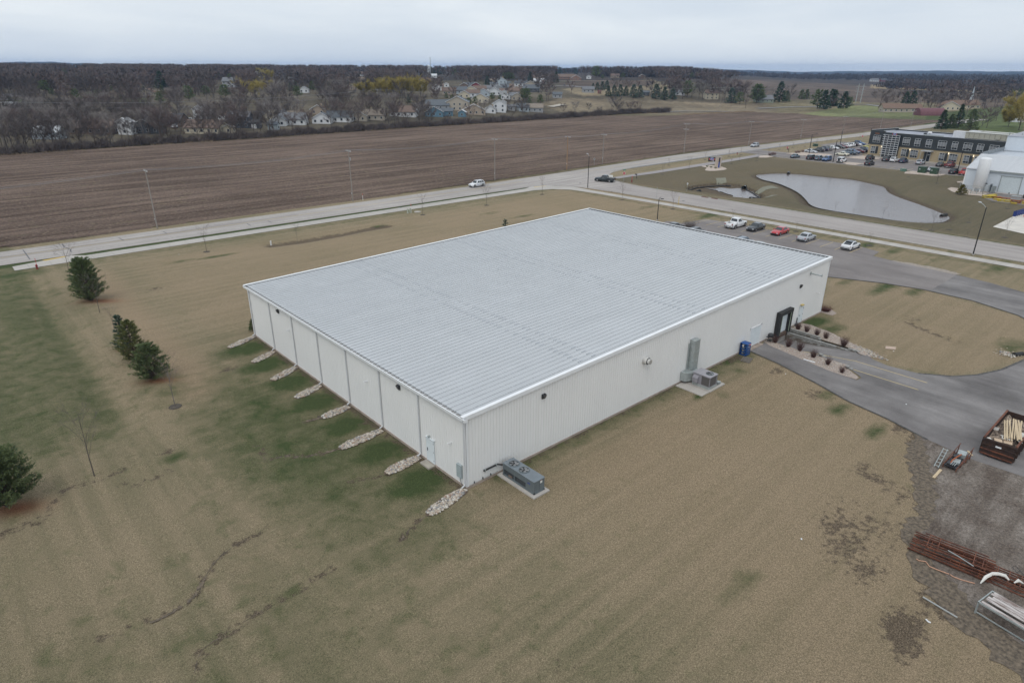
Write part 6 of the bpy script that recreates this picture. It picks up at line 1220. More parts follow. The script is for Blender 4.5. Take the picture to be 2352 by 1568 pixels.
HS = [ # left part of the neighbourhood (view A)
('A',1260,395,92,'cream','rust','small cream house with a brown roof high in the left woods',1,'f'),('A',1725,598,125,'white','grey','white two-storey gable house with two dark windows in the left woods',2,'f'),('A',590,292,85,'white','slate','white house with a blue-grey roof high among the far left trees',1,'s'),
('A',1075,725,115,'white','white','white gabled shed-like house behind the hedge, left of the ranch houses',2,'f'),('A',1230,715,240,'dark','dark','dark grey ranch house with a low white-trimmed gable behind the hedge',1,'f'),('A',1385,655,310,'brown','dark','long dark-roofed brown ranch house with a tan chimney',1,'s'),
('A',1740,718,300,'cream','brown','long cream ranch house with a brown roof behind the hedge',1,'s'),('A',2045,668,175,'navy','grey','navy blue two-storey house with a grey roof',2,'s'),('A',2175,672,90,'dark','dark','dark garage wing right of the navy blue house',1,'s'),('A',1915,602,110,'white','brown','white house with a brown roof above the cream ranch house',1,'s'),
('A',2300,602,85,'cream','tan','cream gabled house right of the navy blue house',1,'f'),('A',430,705,130,'paleblue','grey','pale blue house glimpsed through the far left trees',2,'s'),('A',770,722,330,'brown','brown','long brown ranch house behind the left hedge trees',1,'s'),('A',390,765,210,'paleblue','silver','low pale metal-roofed shed behind the far left hedge',1,'s'),
('A',1120,328,170,'tan','brown','tan house half hidden in the upper left woods',1,'s'),('A',1990,322,160,'grey','grey','grey roofed house in the upper woods beside the yellow willow',2,'s'),('A',2195,228,42,'white','grey','tiny white gable house near the skyline left of the centre',2,'f'),('A',1955,716,80,'cream','tan','small cream shed beside the navy blue house',1,'f'),('A',2335,688,80,'paleblue','slate','pale blue house with a slate roof at the hedge',1,'s'),('A',90,515,90,'grey','silver','grey roofed shed at the far left edge of the woods',1,'s'),
# view B
('B',225,600,175,'cream','grey','cream two-gable house with a grey roof behind the hedge',1,'f'),('B',390,600,120,'beige','tan','beige house right of the cream two-gable house',1,'s'),('B',235,652,130,'white','slate','white garden house with a slate roof just behind the hedge',1,'f'),('B',350,642,220,'white','grey','low white house with a grey roof behind the hedge',1,'s'),('B',105,592,90,'dark','dark','charcoal shed behind the hedge, left of the cream house',1,'s'),
('B',610,632,150,'white','slate','white gabled house with a slate roof at the hedge',1,'f'),('B',760,618,200,'white','slate','white house wing with a slate roof right of the gabled one',1,'s'),('B',580,552,120,'tan','brown','tan house behind the white gabled house',1,'f'),('B',930,610,130,'beige','tan','beige gabled end of the long tan-roofed house',1,'f'),('B',1050,602,190,'beige','tan','long beige wing of the tan-roofed house beside the tall pole',1,'s'),
('B',1310,572,215,'white','brown','white house with a broad grey-brown roof behind the hedge',1,'s'),('B',1575,572,145,'blue','slate','teal-blue gabled house with two white windows',1,'f'),('B',1680,565,100,'blue','slate','low teal-blue wing of the blue gabled house',1,'s'),('B',1600,512,190,'grey','slate','slate-roofed house just above the teal-blue house',1,'s'),('B',1775,520,180,'beige','slate','beige gabled house with a dark roof above the blue house',2,'f'),('B',1910,555,190,'tan','tan','tan house right of the small arched shed',1,'f'),
('B',2055,542,90,'white','grey','white garage with a grey roof, left of the tall white house',1,'f'),('B',2130,535,110,'white','grey','tall white two-storey house with one small window',2,'f'),('B',2235,520,60,'grey','grey','grey outbuilding right of the tall white house',1,'s'),('B',2335,522,100,'grey','slate','grey house with white porch trim at the hedge',1,'s'),('B',1815,574,62,'blue','silver','small arched silver-roofed garden shed beside the blue house',1,'f'),
('B',490,218,55,'white','slate','white gabled farmhouse on the skyline',2,'f'),('B',575,218,95,'beige','brown','beige brown-roofed house on the skyline left of centre',1,'s'),('B',680,218,85,'tan','brown','tan house on the skyline among bare trees',1,'s'),('B',860,224,190,'white','brown','long low white building with a brown roof on the skyline',1,'s'),('B',1300,247,135,'white','silver','white metal farm barn with a dark open end',1,'s'),('B',1268,218,30,'grey','silver','tall grey gambrel-roofed barn behind the white metal barn',3,'f'),('B',1335,218,60,'white','slate','white house with a slate roof beside the grey barn',1,'s'),('B',1205,217,36,'white','white','small white shed at the left of the farm',1,'s'),('B',1565,240,58,'white','white','low white farm shed with a bright roof',1,'s'),('B',1480,218,26,'white','white','narrow white farm building beside the silo',2,'f'),('B',1430,240,60,'brown','dark','dark brown farm house among the evergreens',1,'s'),
('B',890,342,72,'tan','brown','tan house in the woods left of the willow row',1,'f'),('B',460,368,72,'white','grey','white house with a grey roof deep in the woods',1,'f'),('B',80,232,66,'white','grey','tall white house on the skyline at the left centre',2,'f'),('B',335,268,66,'grey','silver','pale grey roofed house near the skyline',1,'s'),('B',1500,285,90,'grey','rust','grey house with an orange-brown roof right of the willows',1,'s'),('B',1470,312,60,'grey','slate','grey gabled house at the right end of the willows',1,'f'),
# estate
('B',1600,347,80,'white','brown','white-gabled house at the left end of the estate',1,'f'),('B',1640,338,60,'cream','brown','brown-roofed house behind the left end of the estate',1,'s'),('B',1682,348,36,'white','brown','narrow white gabled house with paired windows in the estate',2,'f'),('B',1700,382,110,'tan','brown','tan-roofed low house at the near left of the estate',1,'s'),('B',1790,376,115,'paleblue','slate','pale house with a slate roof and porch in the estate',1,'s'),('B',1885,374,110,'cream','grey','cream double-gabled house in the estate',1,'f'),('B',1965,362,100,'sage','brown','sage house with a brown roof in the estate',1,'s'),('B',2050,356,95,'white','grey','white house with a grey roof in the middle of the estate',1,'s'),('B',2120,352,70,'grey','slate','slate-roofed gabled house in the middle of the estate',1,'f'),('B',2205,345,90,'beige','brown','beige house with a brown roof at the back of the estate',1,'s'),
('B',1830,412,90,'cream','slate','cream double-gabled house with a slate roof, near row of the estate',1,'f'),('B',1905,402,110,'white','brown','white-gabled brown-roofed house, near row of the estate',1,'s'),('B',1995,398,100,'paleblue','slate','slate-roofed pale house, near row of the estate',1,'f'),('B',2090,388,110,'white','grey','white-gabled grey-roofed house, near row of the estate',1,'f'),('B',2175,384,80,'beige','brown','brown-roofed beige house, near row of the estate',1,'s'),('B',2265,382,100,'tan','brown','tan house with a brown roof, right side of the estate',1,'s'),('B',1965,452,135,'cream','slate','cream gabled house with a wide slate roof nearest the trees in the estate',1,'f'),('B',2185,422,80,'white','slate','white-gabled house at the right front of the estate',1,'f'),('B',2285,432,90,'beige','brown','beige gabled house at the right front of the estate',1,'f'),
('B',1930,330,75,'red','brown','reddish gabled house at the back of the estate',1,'f'),('B',1880,326,80,'paleblue','slate','pale blue house left of the reddish gabled one',1,'s'),('B',1830,328,60,'brown','brown','brown house at the back left of the estate',1,'f'),('B',2085,318,60,'white','slate','white house with garage left of the tall slate-roofed one',1,'s'),('B',2145,312,90,'paleblue','slate','tall pale blue house with a steep slate roof above the estate',2,'f'),('B',2200,308,50,'grey','slate','grey wing of the tall pale blue house',1,'s'),('B',2080,285,55,'tan','tan','tan house with a tan roof up the road from the estate',1,'s'),
# view C
('C',260,325,105,'beige','tan','cream-gabled house with a garage at the top of the estate road',1,'f'),('C',340,292,95,'grey','white','low house with a pale roof above the estate road',1,'s'),('C',180,310,100,'white','dark','white house with a dark roof left of the low pale one',1,'s'),('C',60,345,100,'grey','slate','grey house with a slate roof at the estate road corner',1,'s'),('C',270,360,130,'dark','slate','house with a dark slate roof and white trim below the estate road',1,'s'),('C',140,375,110,'tan','brown','tan gabled house at the right of the estate',1,'f'),('C',40,402,80,'white','slate','white gabled house at the estate centre front',1,'f'),('C',110,425,100,'white','grey','grey-roofed white house beside the dark pine',1,'s'),
('C',490,412,72,'grey','slate','grey slate-roofed house with a deck at the right end of the estate',1,'s'),('C',755,366,92,'grey','grey','weathered grey barn-like house in the dry meadow',1,'s'),('C',560,252,170,'brick','brown','long brick school building with a brown roof',1,'s'),('C',650,262,80,'brick','brown','gabled brick wing of the school building',1,'f'),('C',330,262,90,'brown','brown','brown building left of the school',1,'s'),('C',1250,392,52,'dark','slate','small slate-grey shed between the spruce rows',1,'s'),('C',1540,388,72,'white','grey','white house behind the spruce rows',1,'s'),
('C',1810,424,105,'cream','brown','cream split-level house with a red deck right of the spruce rows',2,'s'),('C',2265,452,135,'sage','grey','long sage-green ranch house between the trees',1,'s'),('C',760,248,38,'white','slate','small white house beside the school',1,'f'),('C',985,240,66,'tan','brown','tan house at the foot of the wooded hill',1,'s'),('C',1215,245,50,'brown','tan','brown house at the foot of the wooded hill',1,'f'),('C',205,528,80,'paleblue','slate','pale blue house behind the hedge at the right of the estate',1,'s'),('C',300,532,130,'grey','tan','low grey house with a pale roof behind the hedge',1,'s'),('C',25,520,60,'white','grey','white two-storey house behind the hedge, left of the pale blue one',2,'f'),
# view D
('D',1235,536,160,'beige','rust','long cream two-level ranch house with an orange-brown roof',1,'s'),('D',1400,536,140,'beige','rust','lower right wing of the long ranch house',1,'s'),('D',1720,520,150,'cream','rust','cream gabled chapel end with a brown roof',1,'f'),('D',1850,505,230,'cream','rust','long brown-roofed church building beside the steeple',1,'s'),('D',2320,620,110,'white','grey','white house behind the big willow at the right edge',2,'f'),('D',1075,272,60,'white','grey','white farm buildings before the distant woods',1,'s'),('D',1150,272,50,'red','dark','dark red barn before the distant woods',1,'s')]
HPX = []
for h_ in HS:
    a_, b_ = PX(h_[0], h_[1], h_[2]); w__ = VIEWS[h_[0]][2] / VIEWS[h_[0]][3] * .57422; HPX.append((a_, b_, h_[3] * w__ / 2, h_[6]))
def near_house(px_, py_):
    d = [(math.hypot(px_ - a, (py_ - b) * 2.2), c) for a, b, _, c in HPX]; m_ = min(d); W8 = m_[1].split()[:7]
    while W8[-1] in ('with', 'a', 'the', 'of', 'and', 'in', 'at', 'bright', 'left', 'right', 'behind', 'beside', 'through', 'on', 'its', 'two', 'dark', 'white', 'slate', 'small', 'to', 'broad', 'wide', 'just', 'above', 'pale'): W8.pop()
    return (m_[0], ' '.join(W8))
# ================================================================ TREES AND PLANTS
def bark(n, c, c2): return mat(n, c, .9, c2, 1.2, 4)
BARKS = [bark('bark_grey', (.135, .115, .10), (.085, .072, .064)), bark('bark_brown', (.115, .088, .072), (.07, .053, .045)), bark('bark_pale', (.20, .175, .16), (.13, .115, .105))]
TWIGS = [bark('twigs_grey', (.15, .122, .112), (.09, .076, .072)), bark('twigs_reddish', (.17, .125, .115), (.105, .082, .077)), bark('twigs_dark', (.11, .092, .086), (.07, .06, .056)), bark('twigs_pale', (.27, .24, .225), (.19, .17, .16))]
M_NEEDLE = mat('needles_green', (.15, .19, .075), .8, (.075, .105, .045), 1.1, 5); M_NEEDLB = mat('needles_bluegreen', (.09, .14, .10), .8, (.045, .075, .055), 1.3, 5); M_NEEDLY = mat('needles_yellowgreen', (.18, .19, .065), .8, (.09, .105, .04), 1.3, 5); M_NEEDLD = mat('needles_dark', (.055, .10, .048), .85, (.028, .052, .028), .6, 5)
M_WILLOW = mat('willow_twigs', (.40, .32, .075), .85, (.26, .21, .06), .35, 5); M_GOLD = mat('golden_needles', (.20, .16, .02), .8, (.10, .10, .02), 2, 4)
def tubes_np(segs, n=4):
    """segs: list of (p0, p1, r0, r1) -> verts, quads"""
    P0 = np.array([s[0] for s in segs], float); P1 = np.array([s[1] for s in segs], float); r0 = np.array([s[2] for s in segs]); r1 = np.array([s[3] for s in segs])
    d = P1 - P0; d /= np.linalg.norm(d, axis=1, keepdims=True) + 1e-9; a = np.cross(d, np.where(np.abs(d[:, 2:3]) > .9, [[1., 0, 0]], [[0, 0, 1.]])); a /= np.linalg.norm(a, axis=1, keepdims=True) + 1e-9; b = np.cross(d, a)
    V = []
    for k in range(n):
        c, s_ = math.cos(2 * math.pi * k / n), math.sin(2 * math.pi * k / n); V.append(P0 + (a * c + b * s_) * r0[:, None])
    for k in range(n):
        c, s_ = math.cos(2 * math.pi * k / n), math.sin(2 * math.pi * k / n); V.append(P1 + (a * c + b * s_) * r1[:, None])
    V = np.stack(V, 1).reshape(-1, 3); base = np.arange(len(segs))[:, None] * 2 * n
    T = []
    for k in range(n):
        k2 = (k + 1) % n; T += [base + [k, k2, n + k2], base + [k, n + k2, n + k]]
    return V, np.concatenate(T).astype(np.int32)
def blades_np(P, D, Ln, Wd, rng):
    """thin triangles from P along D"""
    D = D / (np.linalg.norm(D, axis=1, keepdims=True) + 1e-9); s_ = np.cross(D, rng.normal(size=D.shape)); s_ /= np.linalg.norm(s_, axis=1, keepdims=True) + 1e-9
    n = len(P); V = np.stack([P - s_ * Wd[:, None] / 2, P + s_ * Wd[:, None] / 2, P + D * Ln[:, None]], 1).reshape(-1, 3); return V, np.arange(3 * n, dtype=np.int32).reshape(n, 3)
def bare_geo(H, R, seed, nlimb=14, nsub=6, ntw=1400, tw=.075, tl=1.3, clear=.22, vase=.5, droop=0.0, leader=True):
    rng = np.random.default_rng(seed); segs = []; tips = []
    top = H * (.82 if leader else .45); k = 6; pts = [np.array([0, 0, -.2])]
    for i in range(1, k + 1): pts.append(np.array([rng.normal(0, .012 * H * i / k), rng.normal(0, .012 * H * i / k), top * i / k]))
    r0 = (.017 if H > 6 else .008) * H
    for i in range(k): segs.append((pts[i], pts[i + 1], r0 * (1 - .8 * i / k), r0 * (1 - .8 * (i + 1) / k)))
    for i in range(nlimb):
        u = clear + (1 - clear) * (i + rng.random()) / nlimb; z = top * min(u, .98); j = min(int(z / top * k), k - 1); p = pts[j] + (pts[j + 1] - pts[j]) * (z / top * k - j)
        az = 2.4 * i + rng.normal(0, .4); prof = math.sin(math.pi * min(1, .25 + .75 * (1 - u))) ** .6
        out = R * prof * rng.uniform(.75, 1.1); rise = out * (vase + rng.uniform(.2, .8)) * (1 - droop); rise = min(rise, H - z)
        q = p + np.array([math.cos(az) * out * .5, math.sin(az) * out * .5, rise * .6]); e_ = p + np.array([math.cos(az) * out, math.sin(az) * out, rise])
        rl = r0 * .42 * (1 - .6 * u); segs += [(p, q, rl, rl * .65), (q, e_, rl * .65, rl * .25)]; tips.append((q, e_, out))
        for _ in range(nsub):
            t = rng.uniform(.25, .95); s0 = p + (q - p) * t * 2 if t < .5 else q + (e_ - q) * (t - .5) * 2
            dv = np.array([math.cos(az + rng.normal(0, .9)), math.sin(az + rng.normal(0, .9)), rng.uniform(.3, 1.3) * (1 - 1.6 * droop)]); dv /= np.linalg.norm(dv); L_ = out * rng.uniform(.3, .6)
            s1 = s0 + dv * L_; segs.append((s0, s1, rl * .4, rl * .12)); tips.append((s0, s1, L_))
    V, T = tubes_np(segs, 4)
    w_ = np.array([t[2] for t in tips]); idx = rng.choice(len(tips), ntw, p=w_ / w_.sum()); u = rng.uniform(.15, 1.0, ntw)[:, None]
    A = np.array([tips[i][0] for i in idx]); B = np.array([tips[i][1] for i in idx]); P = A + (B - A) * u + rng.normal(0, .10 * R * .3, (ntw, 3)); dd = (B - A); dd /= np.linalg.norm(dd, axis=1, keepdims=True) + 1e-9
    D = dd * .8 + rng.normal(0, .75, (ntw, 3)) + np.array([0, 0, .45 - 2.4 * droop]); Ln = rng.uniform(.5, 1.2, ntw) * tl * (1 + 1.5 * droop); Wd = rng.uniform(.6, 1.3, ntw) * tw
    V2, T2 = blades_np(P, D, Ln, Wd, rng); return (V, T), (V2, T2)
def conifer_geo(H, R, seed, nb=70, ncl=26, cl=.35, cw=.10, up=.15, base=.06, power=.8, nper=3, jag=.2):
    rng = np.random.default_rng(seed); segs = [((0, 0, -.1), (0, 0, H * .5), .022 * H, .014 * H), ((0, 0, H * .5), (0, 0, H * .97), .014 * H, .004 * H)]; P = []; D = []
    for i in range(nb):
        u = ((i + rng.random()) / nb) ** 1.15; z = H * (base + (1 - base) * u); L_ = R * (1 - u) ** power * rng.uniform(1 - jag, 1 + jag) + .04 * R; az = 2.39996 * i + rng.normal(0, .3); dz = up + .25 * u
        dv = np.array([math.cos(az), math.sin(az), dz]); e_ = np.array([0, 0, z]) + dv * L_; segs.append(((0, 0, z), e_, .012 * H * (1 - u) + .004, .004))
        t = rng.uniform(.15, 1.05, ncl) ** .7; q = np.array([0, 0, z]) + dv * (L_ * t)[:, None] + rng.normal(0, 1, (ncl, 3)) * np.array([.14, .14, .07]) * (.35 * L_ + .12 * R)
        P.append(q); D.append(np.tile(dv, (ncl, 1)))
    P = np.repeat(np.concatenate(P), nper, 0); D = np.repeat(np.concatenate(D), nper, 0); n = len(P); D = D + rng.normal(0, .55, (n, 3)) + [0, 0, .12]
    V, T = tubes_np(segs, 4); V2, T2 = blades_np(P, D, rng.uniform(.7, 1.3, n) * cl, rng.uniform(.7, 1.3, n) * cw, rng); return (V, T), (V2, T2)
def make_tree(name, geo, mt, mc, label, cat, loc, rz=0, group=None, crown='crown'):
    t = thing(name, label, cat, loc, rz, group); link('trunk', np_mesh('trunk', *geo[0], mt), t); link(crown, np_mesh(crown, *geo[1], mc), t); cache_kids(t); return t

# ---- evergreens on the left lawn
def near_pine(v_, x, y, H, R, m, label, seed, **k):
    gx, gy = G0(v_, x, y) if isinstance(v_, str) else v_; return make_tree('pine_tree', conifer_geo(H, R, seed, **k), BARKS[1], m, label, 'pine tree', (gx, gy, -.03))
near_pine('H', 815, 690, 5.9, 1.95, M_NEEDLE, 'large bushy green pine nearest the sidewalk on the left lawn', 1, nb=130, ncl=50, cl=.24, cw=.05, up=.6, power=.42, nper=4, jag=.2, base=.03)
near_pine('H', 760, 590, 4.9, 1.4, M_NEEDLE, 'green pine standing just behind the large one near the sidewalk', 9, nb=90, ncl=36, cl=.26, cw=.05, up=.4, power=.6, nper=4, jag=.25, base=.04)
near_pine('H', 1115, 1110, 4.1, .95, M_NEEDLB, 'slim blue-green spruce at the head of the pine clump', 2, nb=70, ncl=30, cl=.2, cw=.045, up=.3, power=.55, nper=4, jag=.25, base=.03)
near_pine('H', 1215, 1225, 4.8, 1.55, M_NEEDLY, 'yellow-green pine in the middle of the left lawn clump', 3, nb=90, ncl=34, cl=.24, cw=.05, up=.45, power=.6, nper=4, jag=.28, base=.04)
near_pine('H', 1375, 1390, 3.9, 1.7, M_NEEDLE, 'broad dark green pine at the near end of the lawn clump', 4, nb=110, ncl=42, cl=.22, cw=.045, up=.5, power=.5, nper=4, jag=.2, base=.03)
near_pine('Y', 55, 1030, 4.3, 2.1, M_NEEDLE, 'round green pine cut by the left edge of the frame', 5, nb=150, ncl=56, cl=.22, cw=.05, up=.6, power=.36, nper=4, jag=.2, base=.02)
x_, y_ = G0('R', 1610, 445, 6.1); near_pine((x_ + 0.0, y_), 0, 0, 6.1, 1.3, M_NEEDLB, 'spruce top peeping over the long back edge of the warehouse roof', 6, nb=60, ncl=20, cl=.25, cw=.06)
# evergreen shrub by left back corner and golden shrub by the tank yard
near_pine((.5, 43.4), 0, 0, 1.5, .5, M_NEEDLE, 'small green conifer tucked at the back left corner of the warehouse', 7, nb=50, ncl=16, cl=.16, cw=.05)
near_pine('X', 300, 488, 2.5, 1.35, M_GOLD, 'golden-green cone-shaped shrub beside the fenced tank yard', 8, nb=60, ncl=22, cl=.22, cw=.09)
# ---- saplings in mulch rings
SAP = [bare_geo(4.6, 1.1, 20 + i, nlimb=12, nsub=4, ntw=150, tw=.014, tl=.5, clear=.35, vase=1.4) for i in range(4)]
MULCH = mat('mulch', (.095, .08, .062), .95, (.05, .042, .034), 6, 5, bump=.03)
mr = MB(); mr.tube([(0, 0, -.02), (0, 0, .02), (0, 0, .07)], [.6, .55, .22], 14); MR = mr.mesh('mulch_ring', MULCH)
SPROTO = []
for i, gq in enumerate(SAP):
    SPROTO.append((np_mesh('trunk', *gq[0], BARKS[i % 3]), np_mesh('crown', *gq[1], TWIGS[(0, 3, 1, 0)[i]])))
def sapling(xy, h, label, ring=True, k=0, w_=1.0, group='young trees in mulch rings', z=None):
    t = thing('sapling', label, 'young tree', (xy[0], xy[1], z if z is not None else (lz(*xy) + .02 if xy[1] < 111 and xy[0] < 329 else 0)), random.uniform(0, 6.28), group); s_ = h / 4.6
    o = link('trunk', SPROTO[k % 4][0], t); o.scale = (s_ * w_, s_ * w_, s_); o = link('crown', SPROTO[k % 4][1], t); o.scale = (s_ * w_, s_ * w_, s_)
    if ring: o = link('mulch_ring', MR, t); 
    return t
for k, (v_, x, y, yt, lb, ring) in enumerate([('H',900,800,470,'bare tree with fine spreading twigs in front of the large pine',0),('H',1035,980,740,'small bare sapling between the large pine and the pine clump',0),('Y',1375,250,-150,'bare tree in a dark ring at the near end of the pine clump',1),('Y',740,790,250,'tall thin bare tree alone on the lawn right of the edge pine',0),('Q',550,588,340,'bare tree beside the sidewalk, directly behind the large pine',0),
  ('Q',1620,405,195,'bare sapling in a mulch ring on the lawn left of the drainage strip',1),('Q',2330,315,170,'reddish bare sapling in the middle of the drainage strip',0),('R',962,410,255,'bare sapling in a mulch ring beside the utility pedestals',1),('R',1462,335,175,'bare sapling in a mulch ring below the white SUV on the road',1),('R',1898,250,105,'bare sapling in a mulch ring at the curve of the sidewalk',1),
  ('S',1142,585,370,'bare sapling in a mulch ring below the stop sign',1),('S',1738,695,470,'bare sapling in a mulch ring beside the yellow marker post',1),('G',842,152,75,'thin sapling beside the sidewalk behind the white pickup',1),('G',1340,245,165,'thin sapling beside the sidewalk between the red and silver cars',1),('G',1915,355,258,'thin bare sapling beside the sidewalk past the white hatchback',1),
  ('E',120,1165,1040,'small bare tree at the near shore of the pond, left of its neighbours',1),('E',330,1190,1115,'tiny reddish sapling at the near shore of the pond',0),('E',680,1250,1100,'tall thin sapling at the near shore of the pond, in front of the water',1),('E',738,1255,1185,'short reddish sapling beside a taller one at the pond shore',0),('E',1130,1390,1290,'sapling in a mulch ring at the side road edge near the pond tip',1),('E',1470,1385,1290,'pale forked young birch in a mulch ring beyond the side road',1),('E',1700,1295,1220,'faint sapling in a mulch ring on the slope left of the tall lamp post',1),('E',2160,1135,1070,'faint sapling in a mulch ring near the blue rack',1),('E',1990,1060,990,'dark mulch ring with a faint sapling below the yellow forms',1),
  ('E',985,762,690,'faint sapling in a mulch ring left of the green transformers',1),('E',1320,838,700,'white-barked sapling in a mulch ring below the transformers',1),('E',1640,860,800,'dark mulch ring with a faint sapling by the fenced tank',1),('E',730,1330,1260,'faint sapling in a mulch ring in the road strip below the pond',1),('E',315,1262,1200,'low sapling in a mulch ring at the side road, left of the pond shore trees',1),
  ('S',1690,180,95,'staked young tree between the path and the main road, nearest the junction',1),('S',1618,285,165,'young tree in a mulch ring in front of the path, nearest the junction',1),('S',1928,225,80,'young tree in a mulch ring in front of the path, second from the junction',1),('S',2118,118,20,'staked young tree by the main road, left of the monument sign',1),('F',1085,197,120,'staked young tree by the main road, right of the monument sign',1),('F',1212,180,100,'young tree beside the small red hydrant',1),('F',1385,213,145,'young tree in a mulch ring where the path meets the office driveway',1),('F',1195,245,180,'white-barked young tree in front of the path right of the monument sign',1),('F',1110,277,205,'young tree in a mulch ring just right of the gravel bed',1),('F',1380,245,243,'bare mulch ring with a stub on the slope above the pond',1),
  ('F',1500,192,110,'young tree on the strip at the office driveway, nearest the road',1),('F',1610,130,60,'young tree in the road strip left of the stop sign',1),('F',1752,110,45,'young tree in the road strip right of the stop sign',1),('F',1880,96,35,'young tree in the road strip above the silver parked sedan',1),('T',1090,318,245,'dense young tree by a green box in the road strip',1),('T',1190,300,250,'faint young tree in the road strip above the parked cars',0),('T',1225,290,250,'faint young tree just right of another in the road strip',0),('T',1490,280,215,'young tree beyond the end of the parked row by the road',1),('T',1462,260,220,'faint young tree at the road edge left of the office corner',0),
  ('U',1380,55,0,'faint young tree in the green strip opposite the island drive',1),('U',1750,130,40,'faint young tree left of the tall black lamp post in the green strip',1),('U',2150,130,0,'young reddish tree in a mulch ring in front of the pale concrete yard',1),('W',700,1100,870,'white-stemmed sapling between the transformers and the pond slope',0),('B',0,0,0,'',0)]):
    if not lb: continue
    g_ = G0(v_, x, y); h_ = min(max(topz(v_, x, yt, *g_), 1.2), 6.2) if yt else 4.0; sapling(g_, h_, lb, bool(ring), k, 1.3 if k in (0, 4) else 1.0)
# ---- upright red-brown shrubs
def shrub_mesh(seed, h=1.0, r=.5, n=230, flare=.4):
    rng = np.random.default_rng(seed); a = rng.uniform(0, 6.28, n); q = rng.random(n) ** .5; P = np.stack([np.cos(a) * q * r * .35, np.sin(a) * q * r * .35, np.zeros(n)], 1)
    D = np.stack([np.cos(a) * q * flare, np.sin(a) * q * flare, np.ones(n)], 1) + rng.normal(0, .16, (n, 3)); V, T = blades_np(P, D, rng.uniform(.55, 1.05, n) * h, rng.uniform(.012, .03, n), rng)
    P2 = P + D * rng.uniform(.3, .8, n)[:, None] * h; V2, T2 = blades_np(P2, D + rng.normal(0, .5, (n, 3)), rng.uniform(.15, .35, n) * h, rng.uniform(.012, .025, n), rng); return np.concatenate([V, V2]), np.concatenate([T, T2 + len(V)])
M_SHRUB = mat('shrub_red_brown', (.13, .068, .06), .85, (.06, .032, .03), 4, 4)
SH = [np_mesh('shrub', *shrub_mesh(40 + i), M_SHRUB) for i in range(3)]
for k, (q, lb) in enumerate([(('M',570,915),'red-brown shrub beside the barbecue grill'), (('M',720,962),'red-brown shrub, next after the grill along the lower pebble strip'), (('M',850,1008),'tall red-brown shrub in the middle of the lower pebble strip'), (('M',1003,1083),'broad red-brown shrub beside the small block stack on the lower strip'), (('M',1170,1163),'red-brown shrub towards the tip of the lower pebble strip'), (('M',1330,1258),'smallest red-brown shrub at the tip of the lower pebble strip'),
  (('M',830,762),'red-brown shrub nearest the wall on the upper gravel bed'), (('M',930,792),'red-brown shrub nearest the wall but one on the upper bed'), (('M',1045,827),'red-brown shrub in the middle of the upper gravel bed'), (('M',1150,865),'red-brown shrub before the gap on the upper gravel bed'), (('M',1350,950),'lone red-brown shrub at the outer end of the upper gravel bed')]):
    x, y = G0(*q); tag(link('shrub', SH[k % 3], loc=(x, y, .03), rz=k * 1.3), lb, 'shrub', 'red-brown shrubs by the dock ramp').scale = (1, 1, 1) if k > 90 else ((.75, .75, .85) if k == 5 else (random.uniform(.75, 1.1), random.uniform(.75, 1.1), random.uniform(.9, 1.3)))
tag(link('shrub', np_mesh('shrub', *shrub_mesh(50, .8, 1.2, 500, 1.1), mat('shrub_rust_red', (.14, .045, .035), .85, (.07, .03, .025), 4)), loc=(60.9, -.2, .03)), 'low spreading rust-red shrub at the far right corner of the warehouse', 'shrub')
x, y = G0('F', 620, 925); tag(link('shrub', np_mesh('shrub', *shrub_mesh(51, 2.4, 1.6, 700, .5), TWIGS[0]), loc=(86.6, 38.8, .03)), 'tall bare bush between the two half-hidden cars behind the roof', 'shrub')
for k, (q, lb) in enumerate([(('T',905,385),'pinkish bare shrub at the left of the entrance island'), (('T',930,382),'pinkish bare shrub beside another on the entrance island'), (('T',965,375),'pinkish bare shrub nearest the silver parked sedan'), (('T',655,405),'pinkish bare shrub at the left end of the driveway island'), (('T',680,402),'pinkish bare shrub in the middle of the driveway island'), (('T',700,400),'pinkish bare shrub at the right end of the driveway island')]):
    x, y = G0(*q); tag(link('shrub', np_mesh('shrub', *shrub_mesh(52 + k, 1.1, .9, 260, .8), mat('shrub_pink', (.22, .13, .12), .85, (.13, .08, .075), 4)), loc=(x, y, .12)), lb, 'shrub', 'pinkish shrubs at the office entrance')
for k, (dx, dy, lb) in enumerate(((-.9, 3.4, 'green tuft at the left end of the monument gravel bed'), (-1.7, 1.4, 'green tuft in the middle of the monument gravel bed'), (-2.2, -.6, 'green tuft at the foot of the monument pillar'))):
    tag(link('shrub', np_mesh('shrub', *shrub_mesh(60 + k, .55, .7, 200, .9), mat('tuft_green', (.07, .11, .02), .85, (.04, .06, .015), 4)), loc=(172.4 + dx, 86.1 + dy, .03)), lb, 'shrub')

# ---- the hedge row and the wooded neighbourhood beyond the field
rng = np.random.default_rng(11)
HEDGE = [(-150, 274), (0, 277), (40, 279), (100, 279.5), (168, 283), (264, 281.5), (342, 285), (365, 286), (385, 282), (410, 276)]
def along(P, s_):
    for (a, b), (c, d) in zip(P[:-1], P[1:]):
        L_ = math.hypot(c - a, d - b)
        if s_ <= L_: return a + (c - a) * s_ / L_, b + (d - b) * s_ / L_
        s_ -= L_
    return P[-1]
HL_ = sum(math.hypot(c - a, d - b) for (a, b), (c, d) in zip(HEDGE[:-1], HEDGE[1:]))
n = 95000; ss = rng.uniform(90, HL_, n); Pb = np.array([along(HEDGE, s_) for s_ in ss]); Pb += rng.normal(0, 1, (n, 2)) * [.6, 2.0] + [0, 1.6]
lump = .55 + .45 * np.sin(ss * .31) * np.sin(ss * .117 + 1) + .3 * np.sin(ss * .9); hgt_ = np.clip(rng.uniform(.6, 1.0, n) * (2.2 + 2.8 * np.clip(lump, 0, 1.2)), .5, 6.5)
